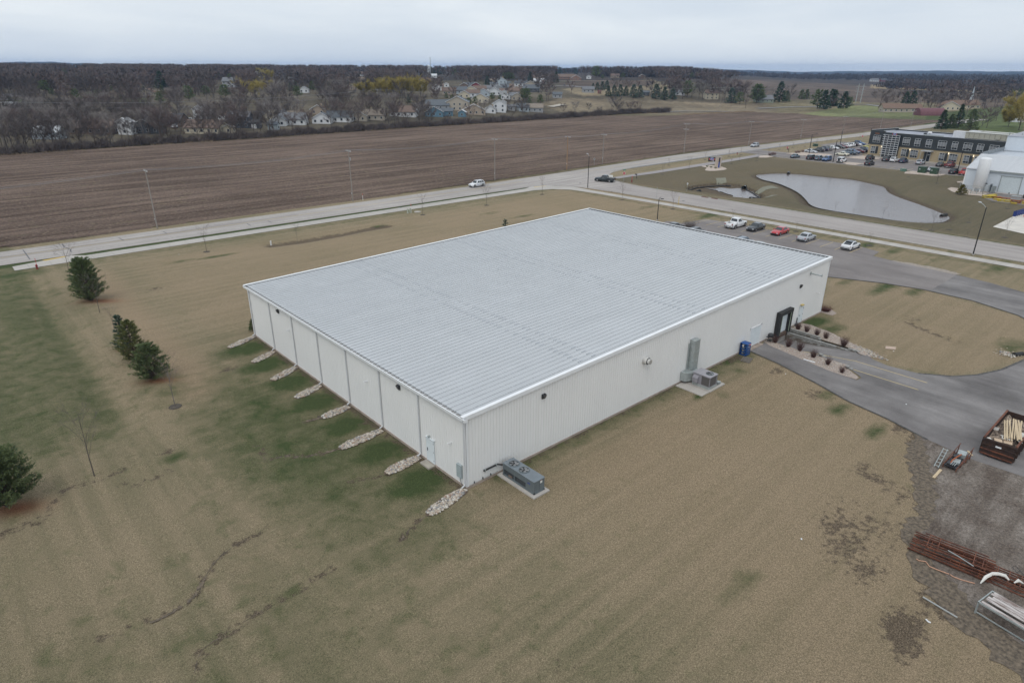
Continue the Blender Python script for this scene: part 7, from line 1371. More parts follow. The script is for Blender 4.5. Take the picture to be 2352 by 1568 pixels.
P3 = np.concatenate([Pb, (rng.random(n) * .6 * hgt_)[:, None]], 1); D3 = rng.normal(0, .5, (n, 3)) + [0, 0, .9]; V, T = blades_np(P3, D3, hgt_ * .6, rng.uniform(.07, .2, n), rng)
o = link('undergrowth', np_mesh('undergrowth', V, T, mat('brush_brown', (.13, .105, .094), .9, (.075, .06, .054), .12, 5)), kind='stuff')
n = 5000; ss = rng.uniform(60, HL_, n); Pb = np.array([along(HEDGE, s_) for s_ in ss]) + rng.normal(0, 1, (n, 2)) * [.5, .9] - [0, 1.6]
k_ = np.sin(Pb[:, 0] * .12) + np.sin(Pb[:, 0] * .37 + 1) > .1; Pb = Pb[k_]; q_ = rng.uniform(395, 470, 2600); P4 = np.stack([q_, 256 - (q_ - 372) * .14 + rng.normal(0, 2.2, 2600)], 1); Pb = np.concatenate([Pb, P4]); n = len(Pb)
V, T = blades_np(np.concatenate([Pb, np.zeros((n, 1))], 1), rng.normal(0, .4, (n, 3)) + [0, 0, 1], rng.uniform(.4, 1.1, n), rng.uniform(.1, .25, n), rng)
link('dry_grass', np_mesh('dry_grass', V, T, mat('dry_reed', (.36, .27, .18), .9, (.24, .18, .12), .2, 4)), kind='stuff')
BG = [bare_geo(14, 5.2, 100 + i, nlimb=13, nsub=7, ntw=(1500, 1800, 1300)[i % 3], tw=(.07, .06, .075)[i % 3], tl=1.5, clear=(.2, .3, .15)[i % 3], vase=(.7, 1.0, .45)[i % 3], leader=i % 2 == 0) for i in range(7)]
BPROTO = [(np_mesh('trunk', *g_[0], BARKS[(0, 1, 0, 1, 2, 0, 1)[i]]), np_mesh('crown', *g_[1], TWIGS[(0, 1, 2, 0, 3, 2, 1)[i]])) for i, g_ in enumerate(BG)]
def bare_thing(x, y, h, label, group, k, w_=1.0, z=None):
    t = thing('bare_tree', label, 'tree', (x, y, float(terrain(x, y)) if z is None else z), rng.uniform(0, 6.28), group); s_ = h / 14
    for nm, m_ in zip(('trunk', 'crown'), BPROTO[k % 7]):
        o = link(nm, m_, t); o.scale = (s_ * w_, s_ * w_, s_)
    return t
EV = {'A': ('evergreen among the bare trees at the far left, beyond the field', [(400,390,282,5),(100,492,412,0),(655,452,352,3),(780,445,375,3),(860,440,355,4),(1385,330,198,0),(1425,330,225,0),(1375,462,375,3),(1395,385,312,1),(1770,410,325,4),(1935,435,322,4),(1870,255,203,3),(1975,280,218,3),(680,195,142,3),(560,232,168,3),(1610,180,150,0),(1340,302,250,1),(1230,358,330,3),(450,395,338,3),(960,352,318,3),(1040,435,400,3),(1620,440,330,3)]),
 'B': ('dark evergreen between the houses near the yellow willows', [(352,352,278,0),(395,348,281,0),(410,412,328,3),(540,358,283,3),(915,322,276,1),(955,200,153,0),(985,200,155,0),(670,308,278,3),(1360,452,388,1),(1460,280,228,0),(1550,210,152,1),(1588,210,152,0),(1620,214,152,0),(1655,205,158,1),(1745,232,168,3),(2030,305,232,0),(2180,262,205,3),(2240,262,208,3),(1680,412,368,1),(1730,442,395,3),(1785,445,402,3),(1870,475,420,3),(1925,470,410,3),(2075,435,378,3),(2137,437,388,1),(2335,435,348,3),(270,222,188,3),(840,292,260,0),(130,232,196,3),(165,235,198,3)]),
 'C': ('dark spruce in the rows beside the dry meadow', [(75,262,203,3),(260,270,196,0),(478,282,198,0),(225,445,348,3),(245,505,432,3),(345,465,398,3),(795,335,290,1),(832,348,285,1),(872,348,278,1),(912,338,270,1),(925,398,318,0),(975,398,313,1),(1025,398,308,1),(1075,394,318,0),(1140,408,308,1),(1195,408,316,1),(1332,418,308,1),(1405,428,328,0),(1475,424,336,1),(1600,404,288,3),(1640,248,202,3),(1690,248,200,3),(1975,455,338,1),(2050,464,378,3),(2195,456,322,3),(875,254,218,3),(1050,245,205,3),(510,205,155,1),(552,200,160,1),(648,210,165,1),(820,245,155,3)]),
 'D': ('dark evergreen between the ploughed fields, right of the dry meadow', [(55,458,323,3),(250,448,293,0),(310,444,362,1),(440,424,348,1),(482,424,348,1),(575,503,368,3),(628,508,363,0),(690,484,353,0),(715,484,358,0),(800,503,373,0),(840,503,420,3),(1328,488,373,0),(1388,488,368,0),(2310,405,345,3),(2250,400,352,3)])}
WILLOWS = [('A',2190,420,288,9,'round golden-yellow willow standing apart in the left part of the woods'),('B',980,395,305,5,'yellow-green willow at the left end of the willow row'),('B',1075,400,290,6,'yellow-green willow, second from the left end of the row'),('B',1180,405,262,6.5,'broad yellow willow in the middle of the willow row'),('B',1290,410,255,6.5,'yellow willow with fanned stems right of the row centre'),('B',1390,410,250,6.5,'tall bright yellow-green willow near the right end of the row'),('B',1460,400,262,5,'yellow-green willow at the right end of the row'),('D',2305,690,405,7,'big yellow-green willow at the right edge beyond the office'),('D',2215,660,520,4,'smaller yellow-green willow left of the big one at the right edge'),('A',2300,290,163,5,'pale yellow willow top on the skyline'),('B',100,240,163,5,'pale yellow tree on the skyline beside white houses')]
CPX = []
for vv, (lb, L_) in EV.items():
    for x, y, yt, kd in L_: a_, b_ = PX(vv, x, y); c_ = PX(vv, x, yt)[1]; CPX.append((a_, b_, (b_ - c_) * (.22 if kd < 3 else .4)))
for vv, x, y, yt, R_, lb in WILLOWS: a_, b_ = PX(vv, x, y); c_ = PX(vv, x, yt)[1]; CPX.append((a_, b_, (b_ - c_) * .45))
cand = []
OPEN = [[(1290,205),(1400,190),(1500,183),(1560,206),(1340,222)], [(1225,243),(1290,222),(1400,228),(1600,236),(1760,238),(1800,262),(1500,266),(1240,266)], [(1280,192),(1340,184),(1500,186),(1500,196),(1400,203),(1300,200)], [(1640,190),(1760,183),(2000,198),(2120,214),(2160,236),(1990,241),(1960,236),(1760,232),(1690,208)], [(2000,195),(2200,200),(2352,206),(2352,212),(2180,210),(2000,203)], [(1800,262),(1960,243),(2060,240),(2190,270),(2160,300),(1870,276)], [(2130,268),(2352,262),(2352,310),(2240,298),(2120,285)], [(0,226),(60,226),(100,240),(0,248)], [(660,174),(820,177),(1000,181),(1000,187),(660,184)], [(1290,176),(1340,178),(1400,183),(1400,190),(1240,190),(1240,180)]]
for _ in range(30000):
    r = math.sqrt(rng.uniform(255 ** 2, 1500 ** 2)); a = rng.uniform(-.70, .70)
    x = CAM[0] + r * (math.cos(a) * FH[0] + math.sin(a) * FH[1]); y = CAM[1] + r * (math.cos(a) * FH[1] - math.sin(a) * FH[0])
    if y < 287 and x < 385: continue
    if x >= 385 and y < 262 - (x - 385) * .0 and x < 480: continue
    z = float(terrain(x, y)); px_, py_ = to_px(x, y, z)
    if px_ < -60 or px_ > 2420: continue
    if x > 470 and y < 262 and not (px_ > 1960): continue
    if y < 118: continue
    if any(inside(np.array([px_]), np.array([py_]), P)[0] for P in OPEN): continue
    if px_ < 560: d_ = 1.0
    elif px_ < 1010: d_ = 1.0 if py_ < 250 else .6
    elif px_ < 1300: d_ = .26 if py_ > 190 else .6
    elif px_ < 1480: d_ = .12 if py_ > 170 else .3
    elif px_ < 1700: d_ = .6 if py_ < 179 else .30
    elif px_ < 1990: d_ = .6 if 172 < py_ < 179 + (px_ - 1700) * .045 else .07
    else: d_ = .5 if py_ < 193 else .02 if py_ < 206 else .16
    if any(abs(px_ - a) < c + 3 and -2 < py_ - b < 20 for a, b, c, _ in HPX) and rng.random() < .55: continue
    if any(abs(px_ - a) < c + 9 and -3 < py_ - b < 44 for a, b, c in CPX) and rng.random() < .93: continue
    if r < 620: d_ *= .62
    if rng.random() > d_: continue
    cand.append((r, x, y, z, px_, py_))
cand.sort(); IND = []; MASS = []
BGRP = 'bare trees of the far neighbourhood'
TONE = ('grey-brown', 'reddish', 'dark', 'grey-brown', 'pale', 'dark', 'reddish')
def spot(px_, py_, h=12, k=0):
    d, hb_ = near_house(px_, py_); s_ = ('tall ' if h > 13.2 else 'low ' if h < 10.5 else '') + TONE[k % 7] + ' bare tree '
    if d < 42: return s_ + 'near the ' + hb_
    if px_ < 1010: return s_ + ('in the front rank, ' if py_ > 285 else 'in the second rank, ' if py_ > 255 else 'deep in the wood, ' if py_ > 220 else 'near the skyline, ') + ('at the very left edge', 'just in from the left edge', 'a tenth across the frame', 'a sixth across the frame', 'a fifth across the frame', 'a quarter across the frame', 'nearly a third across', 'a third across', 'just left of the willows')[min(8, max(0, int(px_ / 112)))]
    if px_ < 1480: return s_ + 'in open ground right of the willows'
    if px_ < 1990: return s_ + 'near the spruce rows beyond the field'
    return s_ + 'beyond the green paddock at the far right'
placed = 0
# trees one can pick out one by one, first
for q in [('D',1108,520,345),('D',1165,515,360),('D',1245,500,365),('D',1545,512,355),('D',1620,490,350),('D',1990,655,480),('D',2030,670,500),('D',2110,610,480),('D',700,500,400),('D',340,445,305),('D',115,405,330),('D',190,400,330),('D',785,470,315),('D',1700,480,390),('D',1440,470,360),('C',1290,560,430),('C',1120,560,415),('C',1010,550,405),('C',950,520,420),('C',760,520,430),('C',2100,500,390),('C',1510,420,300),('C',1180,330,250),('C',970,330,250),('C',1060,320,245),('C',1250,340,240),('C',1640,400,260),('C',1860,420,265),('C',1700,420,290),('B',500,705,470),('B',700,700,480),('B',1190,670,440),('B',1460,650,470),('B',1695,640,520),('B',1880,625,480),('B',40,740,520),('B',930,620,400),('B',2240,600,430),('B',1340,640,520),('B',2000,610,440),('C',1400,330,250),('C',1450,400,260),('C',1490,410,255),('C',1560,420,265),('C',1730,430,270),('C',1790,420,275),('C',1920,440,270),('C',2020,440,265),('C',2080,445,270),('C',1000,340,235),('C',1100,350,240),('C',1290,390,250),('C',540,540,440),('C',640,560,450),('C',850,540,470),('C',1380,560,450),('A',1110,790,550),('A',820,820,540),('A',550,860,560),('A',390,850,560),('A',1240,790,520),('A',1700,770,520),('A',2080,740,480),('A',1890,770,470),('A',1480,800,480),('A',700,830,570),('A',250,880,560),('A',60,880,520),('A',950,800,560),('A',1380,800,500),('A',1790,770,540),('A',1990,760,500),('A',330,870,560),('A',140,890,560),('A',620,850,600),('A',880,830,600),('A',1550,790,560)]:
    x, y, z = GT(q[0], q[1], q[2]); y2 = y
    if q[0] in 'ABC' and q[2] > 500 + (q[0] == 'A') * 200 and y < 286 : 
        y2 = 282 + rng.uniform(-2, 5)
    h_ = min(max(topz(q[0], q[1], q[3], x, y), 6) - z, 19); big1 = q[0] == 'D' and q[1] in (1108, 1545, 1990)
    bare_thing(x, y2, h_, ('large spreading bare tree ' + {1108: 'just left of the long ranch house', 1545: 'between the ranch house and the chapel', 1990: 'beside the spruces behind the office'}[q[1]] if big1 else 'dark bare hedge tree in front of the ' + near_house(*PX(*q[:3]))[1] if y2 < 292 else 'dark bare tree rising from the hedge along the field edge' if y2 < 292 else spot(*PX(*q[:3]), h_, placed)), 'trees in the hedge row' if y2 < 292 else BGRP, placed, 1.0 + .35 * big1, z); placed += 1
for c in cand:
    if placed < 296: hh__ = rng.uniform(9, 15.5); bare_thing(c[1], c[2], hh__, spot(c[4], c[5], hh__, placed), BGRP, placed, rng.uniform(.85, 1.15), c[3]); placed += 1
    else: MASS.append(c)
# the rest as one far mass, each still its own small bare crown
def far_mass(items, name, mats, evergreen=False):
    lowA = [bare_geo(13, 5.0, 200 + i, nlimb=8, nsub=3, ntw=330, tw=.26, tl=2.0) for i in range(3)]; lowB = [bare_geo(12, 5.2, 210 + i, nlimb=5, nsub=1, ntw=105, tw=.55, tl=2.9) for i in range(3)]
    for mi, m_ in enumerate(mats):
        Vs, Ts, off = [], [], 0
        for k, c in enumerate(items):
            if k % len(mats) != mi: continue
            g_ = (lowA if c[0] < 640 else lowB)[k % 3]; s_ = rng.uniform(.75, 1.2); a = rng.uniform(0, 6.28); co, si = math.cos(a), math.sin(a)
            for V, T in g_:
                v = V * s_; v = np.stack([v[:, 0] * co - v[:, 1] * si + c[1], v[:, 0] * si + v[:, 1] * co + c[2], v[:, 2] + c[3]], 1); Vs.append(v); Ts.append(T + off); off += len(v)
        if Vs: link(name, np_mesh(name, np.concatenate(Vs), np.concatenate(Ts), m_), kind='stuff')
print('individual bare trees', placed, 'mass', len(MASS))
far_mass(MASS[:5200], 'woodland', [TWIGS[0], TWIGS[1], TWIGS[2]])
# belts of wood one cannot count, low on the horizon
rngb = np.random.default_rng(5); items = []
for (a0, a1, r0, r1, n_) in ((-.70, -.1, 1300, 2400, 2400), (-.1, .22, 1700, 2600, 700), (.12, .27, 1050, 1300, 420), (.30, .70, 1900, 2600, 900), (.48, .70, 1150, 1300, 200)):
    for _ in range(n_):
        a = rngb.uniform(a0, a1); r = rngb.uniform(r0, r1); x = CAM[0] + r * (math.cos(a) * FH[0] + math.sin(a) * FH[1]); y = CAM[1] + r * (math.cos(a) * FH[1] - math.sin(a) * FH[0]); items.append((x, y, float(terrain(x, y)), rngb.choice([7, 9, 11, 13, 18])))
nb_ = 34; it = np.array(items); n = len(it) * nb_; P = np.repeat(it[:, :3], nb_, 0); hh_ = np.repeat(it[:, 3], nb_)
P = P + np.stack([rngb.normal(0, 3.2, n), rngb.normal(0, 3.2, n), rngb.uniform(0, .7, n) * hh_], 1); V, T = blades_np(P, rngb.normal(0, .7, (n, 3)) + [0, 0, .7], rngb.uniform(3, 5, n), rngb.uniform(1.2, 2.4, n), rngb)
link('woodland', np_mesh('woodland', V, T, mat('far_wood', (.085, .07, .066), .95, (.038, .036, .035), .01, 4, world=True)), kind='stuff')

# ---- evergreens beyond the field
CG = [conifer_geo(10, 3.0, 300 + i, nb=46, ncl=12, cl=.9, cw=.42, up=-.05, power=(.9, .7, .8)[i], nper=2, base=.05) for i in range(3)]; PG = [conifer_geo(10, 4.2, 310 + i, nb=40, ncl=12, cl=1.0, cw=.5, up=.35, power=.4, nper=2, base=(.15, .3)[i]) for i in range(2)]
CP = [(np_mesh('trunk', *g_[0], BARKS[1]), [np_mesh('crown', *g_[1], m_) for m_ in (M_NEEDLD, M_NEEDLB, M_NEEDLE)]) for g_ in CG + PG]
for vv, (lb, L_) in EV.items():
    for k, (x, y, yt, kd) in enumerate(L_):
        gx, gy, gz = GT(vv, x, y); h_ = min(max(topz(vv, x, yt, gx, gy) - gz, 3.5), 26); kd = min(kd, 4)
        if gy < 284 and gx < 380 and vv != 'D': gy = 286; gz = 0
        nh_ = near_house(*PX(vv, x, y)); DL_ = ('first evergreen from the left, left of the sage ranch house', 'tall layered spruce right of the sage ranch house', 'dark evergreen just right of the tall layered spruce', 'narrow evergreen, left of a close pair', 'narrow evergreen, right of a close pair', 'round evergreen at the start of the dense clump', 'pointed evergreen in the dense clump', 'left twin spire in the middle clump', 'right twin spire in the middle clump', 'evergreen at the right end of the clump', 'low evergreen closing the clump by the paddock', 'left of two big spruces above the ranch house', 'right of two big spruces above the ranch house', 'wide dark evergreen at the right edge', 'dark evergreen just in from the right edge'); t = thing('evergreen_tree', (DL_[k] + ', beyond the field') if vv == 'D' else lb if nh_[0] > 45 else ('wide ' if kd > 2 else 'pointed ') + ('low ' if h_ < 8 else '') + 'evergreen near the ' + nh_[1], 'evergreen tree', (gx, gy, gz), k * 1.7, 'evergreens beyond the field'); tm, cms = CP[kd]; s_ = h_ / 10; s_ *= 1.12; w_ = s_ * (1.2 if kd < 3 else 1.0) * min(1, 13 / h_ + .2)
        o = link('trunk', tm, t); o.scale = (w_, w_, s_); o = link('crown', cms[1 if (vv == 'C' and kd == 1) else (0, 2, 0, 2, 2)[kd] if kd < 5 else 0], t); o.scale = (w_, w_, s_)
for k, (x, y, yt, lb, wd) in enumerate([(1640,680,518,'pointed dark spruce nearest the road bend, left of the group of four',1.0),(1715,672,552,'shorter spruce between the two tallest ones behind the office',.9),(1782,672,468,'tallest spruce of the group of four behind the office',.9),(1885,688,508,'broad dark spruce at the right of the group of four behind the office',1.35)]):
    gx, gy, gz = GT('D', x, y); h_ = topz('D', x, yt, gx, gy) - gz; t = thing('spruce_tree', lb, 'spruce tree', (gx, gy, gz), k, 'spruces behind the office'); g_ = conifer_geo(h_, 3.2 * wd, 330 + k, nb=80, ncl=26, cl=.55, cw=.2, up=-.05, power=.7, nper=3, jag=.25, base=.05)
    link('trunk', np_mesh('trunk', *g_[0], BARKS[1]), t); link('crown', np_mesh('crown', *g_[1], (M_NEEDLD, M_NEEDLE)[k % 2]), t)
for k, (vv, x, y, yt, R_, lb) in enumerate(WILLOWS):
    gx, gy, gz = GT(vv, x, y); h_ = min(topz(vv, x, yt, gx, gy) - gz, 24); R_ *= 1.35; g_ = bare_geo(h_, R_, 400 + k, nlimb=16, nsub=8, ntw=4200, tw=.17, tl=1.8, clear=.15, vase=.9, droop=.12, leader=False)
    make_tree('willow_tree', g_, BARKS[1], M_WILLOW, lb, 'willow tree', (gx, gy, gz), k, 'yellow willows')
# ================================================================ HOUSES AND FARM BUILDINGS
WALLC = dict(white=(.66, .67, .68), cream=(.56, .50, .38), beige=(.42, .37, .30), grey=(.33, .34, .35), dark=(.075, .08, .09), navy=(.06, .075, .10), blue=(.12, .22, .29), brown=(.17, .12, .09), brick=(.26, .16, .12), sage=(.27, .30, .24), tan=(.38, .31, .24), red=(.25, .05, .06), paleblue=(.42, .48, .52))
ROOFC = dict(grey=(.17, .175, .185), dark=(.085, .09, .10), brown=(.17, .12, .095), tan=(.25, .21, .17), slate=(.12, .135, .15), silver=(.55, .58, .60), rust=(.19, .125, .09), maroon=(.17, .075, .085), white=(.62, .64, .66))
def wm(c): return mat('siding_' + c, WALLC[c], .7, tuple(v * .88 for v in WALLC[c]), 1.5, 3, stretch=(1, 1, 6))
def rm(c): return mat('shingle_' + c, ROOFC[c], .85, tuple(v * .82 for v in ROOFC[c]), 1.2, 4)
M_HW = mat('house_window_glass', (.04, .05, .06), .12, (.03, .035, .04), 2)
def house(v_, x, y, wpx, wall, roof, label, st=1, ridge='s', depth=None, yaw=0.0, chim=False, garage=False, group=None, cat='house', wpos=None, name='house', zoff=0, wins=True, pitch=.42):
    """wpx is the width the house shows in that view; ridge 's' runs across the view, 'f' has its gable to us"""
    gx, gy, gz = GT(v_, x, y)
    if gy < 288 and gx < 380 and v_ in 'ABC': gy = 290; gz = 0
    x0, y0, w_, o = VIEWS[v_]; dp = depth_of(gx, gy); W = wpx * w_ / o * .57422 / FPX * math.hypot(dp, 0) * 1.0
    W = min(max(W, 3.0), 75); hw = 2.7 * st + .25; D_ = depth or min(max(W * .62, 3), 10); ang = math.atan2(FH[1], FH[0]) - math.pi / 2 + yaw
    # local: +x across the view (to the right), -y towards the camera
    t = thing(name, label, cat, (gx + FH[0] * D_ / 2, gy + FH[1] * D_ / 2, gz + zoff), ang, group); hx, hy = W / 2, D_ / 2; m, r = wm(wall), rm(roof)
    b = MB(); b.b2((-hx, -hy, -1.2), (hx, hy, hw))
    if ridge == 's': rh = hy * pitch * 1.6; rh = min(rh, 3.2); b.add([(-hx, -hy, hw), (-hx, hy, hw), (-hx, 0, hw + rh), (hx, -hy, hw), (hx, hy, hw), (hx, 0, hw + rh)], [(0, 1, 2), (3, 5, 4)])
    else: rh = min(hx * pitch * 1.3, 3.6); b.add([(-hx, -hy, hw), (hx, -hy, hw), (0, -hy, hw + rh), (-hx, hy, hw), (hx, hy, hw), (0, hy, hw + rh)], [(0, 1, 2), (3, 5, 4)])
    b.build('wall', m, t); ov = .45
    rf = MB()
    if ridge == 's':
        k = rh / hy
        for s_ in (-1, 1): rf.add([(-hx - ov, s_ * (hy + ov), hw - ov * k + .05), (hx + ov, s_ * (hy + ov), hw - ov * k + .05), (hx + ov, 0, hw + rh + .06), (-hx - ov, 0, hw + rh + .06), (-hx - ov, s_ * (hy + ov), hw - ov * k + .25), (hx + ov, s_ * (hy + ov), hw - ov * k + .25), (hx + ov, 0, hw + rh + .26), (-hx - ov, 0, hw + rh + .26)], [(4, 5, 6, 7), (0, 1, 2, 3), (0, 1, 5, 4), (1, 2, 6, 5), (3, 0, 4, 7)])
    else:
        k = rh / hx
        for s_ in (-1, 1): rf.add([(s_ * (hx + ov), -hy - ov, hw - ov * k + .05), (s_ * (hx + ov), hy + ov, hw - ov * k + .05), (0, hy + ov, hw + rh + .06), (0, -hy - ov, hw + rh + .06), (s_ * (hx + ov), -hy - ov, hw - ov * k + .25), (s_ * (hx + ov), hy + ov, hw - ov * k + .25), (0, hy + ov, hw + rh + .26), (0, -hy - ov, hw + rh + .26)], [(4, 5, 6, 7), (0, 1, 2, 3), (0, 1, 5, 4), (1, 2, 6, 5), (3, 0, 4, 7)])
    rfo = rf.build('roof', r, t)
    if ridge == 'f':
        tr = MB()
        for s_ in (-1, 1): tr.add([(s_ * (hx + ov), -hy - ov - .03, hw - ov * k - .05), (s_ * (hx + ov), -hy - ov - .03, hw - ov * k + .27), (0, -hy - ov - .03, hw + rh + .28), (0, -hy - ov - .03, hw + rh - .04)], [(0, 1, 2, 3)])
        tr.build('gable_trim', wm('white'), t)
    if chim: MB().b2((hx * .3, -.4, hw), (hx * .3 + .9, .5, hw + rh + .9)).build('chimney', wm('tan'), rfo)
    if wins:
        n = max(1, int(W / 3.4))
        for f in range(st):
            for k in range(n):
                if garage and f == 0 and k == 0: continue
                xx = -hx + W * (k + .5) / n; z = .9 + 2.7 * f
                wf = MB().b2((xx - .62, -hy - .06, z - .08), (xx + .62, -hy + .02, z + 1.28)).build('window', wm('white') if wall not in ('white',) else wm('grey'), t); MB().b2((xx - .52, -hy - .08, z), (xx + .52, -hy - .05, z + 1.2)).build('pane', M_HW, wf)
        if garage:
            xx = -hx + W * .5 / n; MB().b2((xx - 1.3, -hy - .07, -.2), (xx + 1.3, -hy + .02, 2.2)).build('garage_door', wm('white'), t)
        for s_ in (-1, 1):
            wf = MB().b2((s_ * hx - .04, -.6, .9), (s_ * hx + .04, .6, 2.1)).build('window', wm('white'), t); MB().b2((s_ * hx - .06, -.5, 1.0), (s_ * hx + .06, .5, 2.0)).build('pane', M_HW, wf)
    return t
for h_ in HS:
    v_, x, y, wp, wc, rc, lb, st, rd = h_; house(v_, x, y, wp, wc, rc, lb, st, rd, yaw=random.uniform(-.12, .12), chim=('chimney' in lb or random.random() < .15), garage=('garage' in lb), group='houses beyond the field', cat='barn' if 'barn' in lb else 'shed' if 'shed' in lb else 'school' if 'school' in lb else 'church' if ('church' in lb or 'chapel' in lb) else 'house', name='farm_building' if ('barn' in lb or 'farm ' in lb) else 'house')
gx, gy, gz = GT('D', 1555, 566)
q = thing('arched_barn', 'long barn with a dull red rounded roof beside the paddock', 'barn', (gx + 5, gy + 3, gz), math.atan2(FH[1], FH[0]) - math.pi / 2); n = 14; Wb = 205 * (1096 / 2352) * .57422 / FPX * depth_of(gx, gy); b = MB()
P = [(-5 * math.cos(math.pi * k / n), 5.0 * math.sin(math.pi * k / n)) for k in range(n + 1)]; b.add([(-Wb / 2, y, z) for y, z in P] + [(Wb / 2, y, z) for y, z in P], [(k, k + 1, n + 2 + k, n + 1 + k) for k in range(n)] + [tuple(range(n + 1)), tuple(range(n + 1, 2 * n + 2))[::-1]]); b.build('roof', rm('maroon'), q)
gx, gy, gz = GT('D', 1882, 500); st_ = thing('church_steeple', 'slender white steeple rising behind the church roof', 'steeple', (gx, gy, gz)); MB().b2((-1.3, -1.3, 0), (1.3, 1.3, 7)).build('base', wm('white'), st_); MB().tube([(0, 0, 7), (0, 0, 9), (0, 0, 17)], [1.3, .9, .05], 8).build('spire', wm('paleblue'), st_)
gx, gy, gz = GT('B', 1530, 215); sl = thing('grain_silo', 'pale grain silo with a leg tower among the farm evergreens', 'silo', (gx, gy, gz)); MB().tube([(0, 0, 0), (0, 0, 14), (0, 0, 16)], [3, 3, .3], 16).build('bin', rm('silver'), sl); MB().tube([(4, 0, 0), (4, 0, 28)], .5, 5).build('leg_tower', M_GALV, sl)
gx, gy, gz = GT('C', 850, 372); MBc = thing('shipping_container', 'red shipping container on the grass beside the grey barn', 'container', (gx, gy, gz), .8); MB().b2((-4, -1.25, 0), (4, 1.25, 2.6)).build('body', wm('red'), MBc); MB().b2((-4.05, -1.1, .1), (-4.0, 1.1, 2.5)).build('door', wm('brown'), MBc)
for vv, x, y, cn, lb in (('A', 1635, 612, 'white', 'white pickup parked by the white two-storey house'), ('A', 1495, 668, 'white', 'white van beside the dark-roofed ranch house'), ('C', 550, 305, 'dark_grey', 'dark car on the road beside the ploughed strip')):
    gx, gy, gz = GT(vv, x, y); make_car('minivan' if 'van' in lb else 'crewcab' if 'pickup' in lb else 'sedan', cn, C_[cn], lb, 'van' if 'van' in lb else 'pickup truck' if 'pickup' in lb else 'car', (gx, gy, gz + .1), .9)
for k, (vv, x, y, yt) in enumerate((('D', 905, 450, 290), ('D', 945, 455, 290))):
    gx, gy, gz = GT(vv, x, y); h_ = topz(vv, x, yt, gx, gy) - gz; t = thing('transmission_pole', ('left', 'right')[k] + ' one of two tall pale transmission poles beyond the paddock', 'transmission pole', (gx, gy, gz)); MB().tube([(0, 0, 0), (h_ * .07, 0, h_)], [.4, .25], 6).build('pole', M_GALV, t)
    for z in (.55, .7, .85): MB().b2((h_ * .07 * z - .1, -2.2, h_ * z), (h_ * .07 * z + .1, 2.2, h_ * z + .2)).build('crossarm', M_GALV, t)
for k, (vv, x, yt, h_) in enumerate((('B', 2055, 105, 90), ('B', 845, 80, 110), ('B', 1172, 72, 110))):
    dx, dy = PX(vv, x, 165); d = ray(dx, dy); t_ = 4200 / math.hypot(d[0], d[1]); px_, py_ = CAM[0] + d[0] * t_, CAM[1] + d[1] * t_; z = float(terrain(px_, py_)); zt = topz(vv, x, yt, px_, py_)
    tag(MB().tube([(px_, py_, z - 2), (px_, py_, zt)], .35, 4).build('radio_mast', M_GALV), ('thin radio mast on the skyline right of the evergreens', 'faint radio mast on the skyline, leftmost', 'faint radio mast on the skyline above the farm')[k], 'radio mast')
# pale lanes and roads seen in slices through the trees: they follow the land
def lane_strip(pts, w_, m, name='far_road'):
    P3 = []
    for q in pts: P3.append(GT(*q))
    vs, fs = [], []; Q = []
    for (a, b) in zip(P3[:-1], P3[1:]):
        n = max(2, int(math.hypot(b[0] - a[0], b[1] - a[1]) / 8))
        for i in range(n): Q.append((a[0] + (b[0] - a[0]) * i / n, a[1] + (b[1] - a[1]) * i / n))
    Q.append(P3[-1][:2])
    for i, (x, y) in enumerate(Q):
        a = Q[max(i - 1, 0)]; b = Q[min(i + 1, len(Q) - 1)]; dx, dy = b[0] - a[0], b[1] - a[1]; L_ = math.hypot(dx, dy); nx_, ny_ = -dy / L_ * w_ / 2, dx / L_ * w_ / 2
        for s_ in (1, -1): X, Y = x + nx_ * s_, y + ny_ * s_; vs.append((X, Y, max(float(terrain(X, Y)), float(terrain(x, y))) + .25))
    for i in range(len(Q) - 1): fs.append((2 * i, 2 * i + 1, 2 * i + 3, 2 * i + 2))
    MB().add(vs, fs).build(name, m)['kind'] = 'structure'
M_FROAD = mat('far_asphalt', (.27, .265, .27), .9, (.22, .215, .22), .1, 3, world=True); M_FGRAV = mat('far_gravel', (.46, .42, .35), .95, (.36, .32, .27), .1, 3, world=True)
lane_strip([('D',60,505),('D',380,492),('D',640,488),('D',850,470),('D',1000,470),('D',1200,497)], 5, M_FROAD); lane_strip([('C',330,320),('C',560,307),('C',760,325)], 6, M_FROAD); lane_strip([('C',100,330),('C',250,322)], 5, M_FGRAV); lane_strip([('C',490,266),('C',940,268)], 7, M_FGRAV); lane_strip([('A',0,420),('A',120,432)], 9, M_FROAD)
lane_strip([('B',980,228),('B',1230,230)], 9, M_FGRAV); lane_strip([('C',430,490),('C',540,470)], 6, M_FGRAV); lane_strip([('C',1200,540),('C',1600,525),('C',2000,530)], 4, M_FROAD)
# ================================================================ THE OFFICE
O0 = np.array([247.4, 68.2]); O1 = np.array([239.4, 26.0]); od = (O1 - O0) / np.linalg.norm(O1 - O0); oang = math.atan2(od[1], od[0])
OF = thing('office_building', 'two-storey charcoal and tan office building with slatted windows and a glazed stair bay', 'office building', (O0[0], O0[1], 0), oang, None)
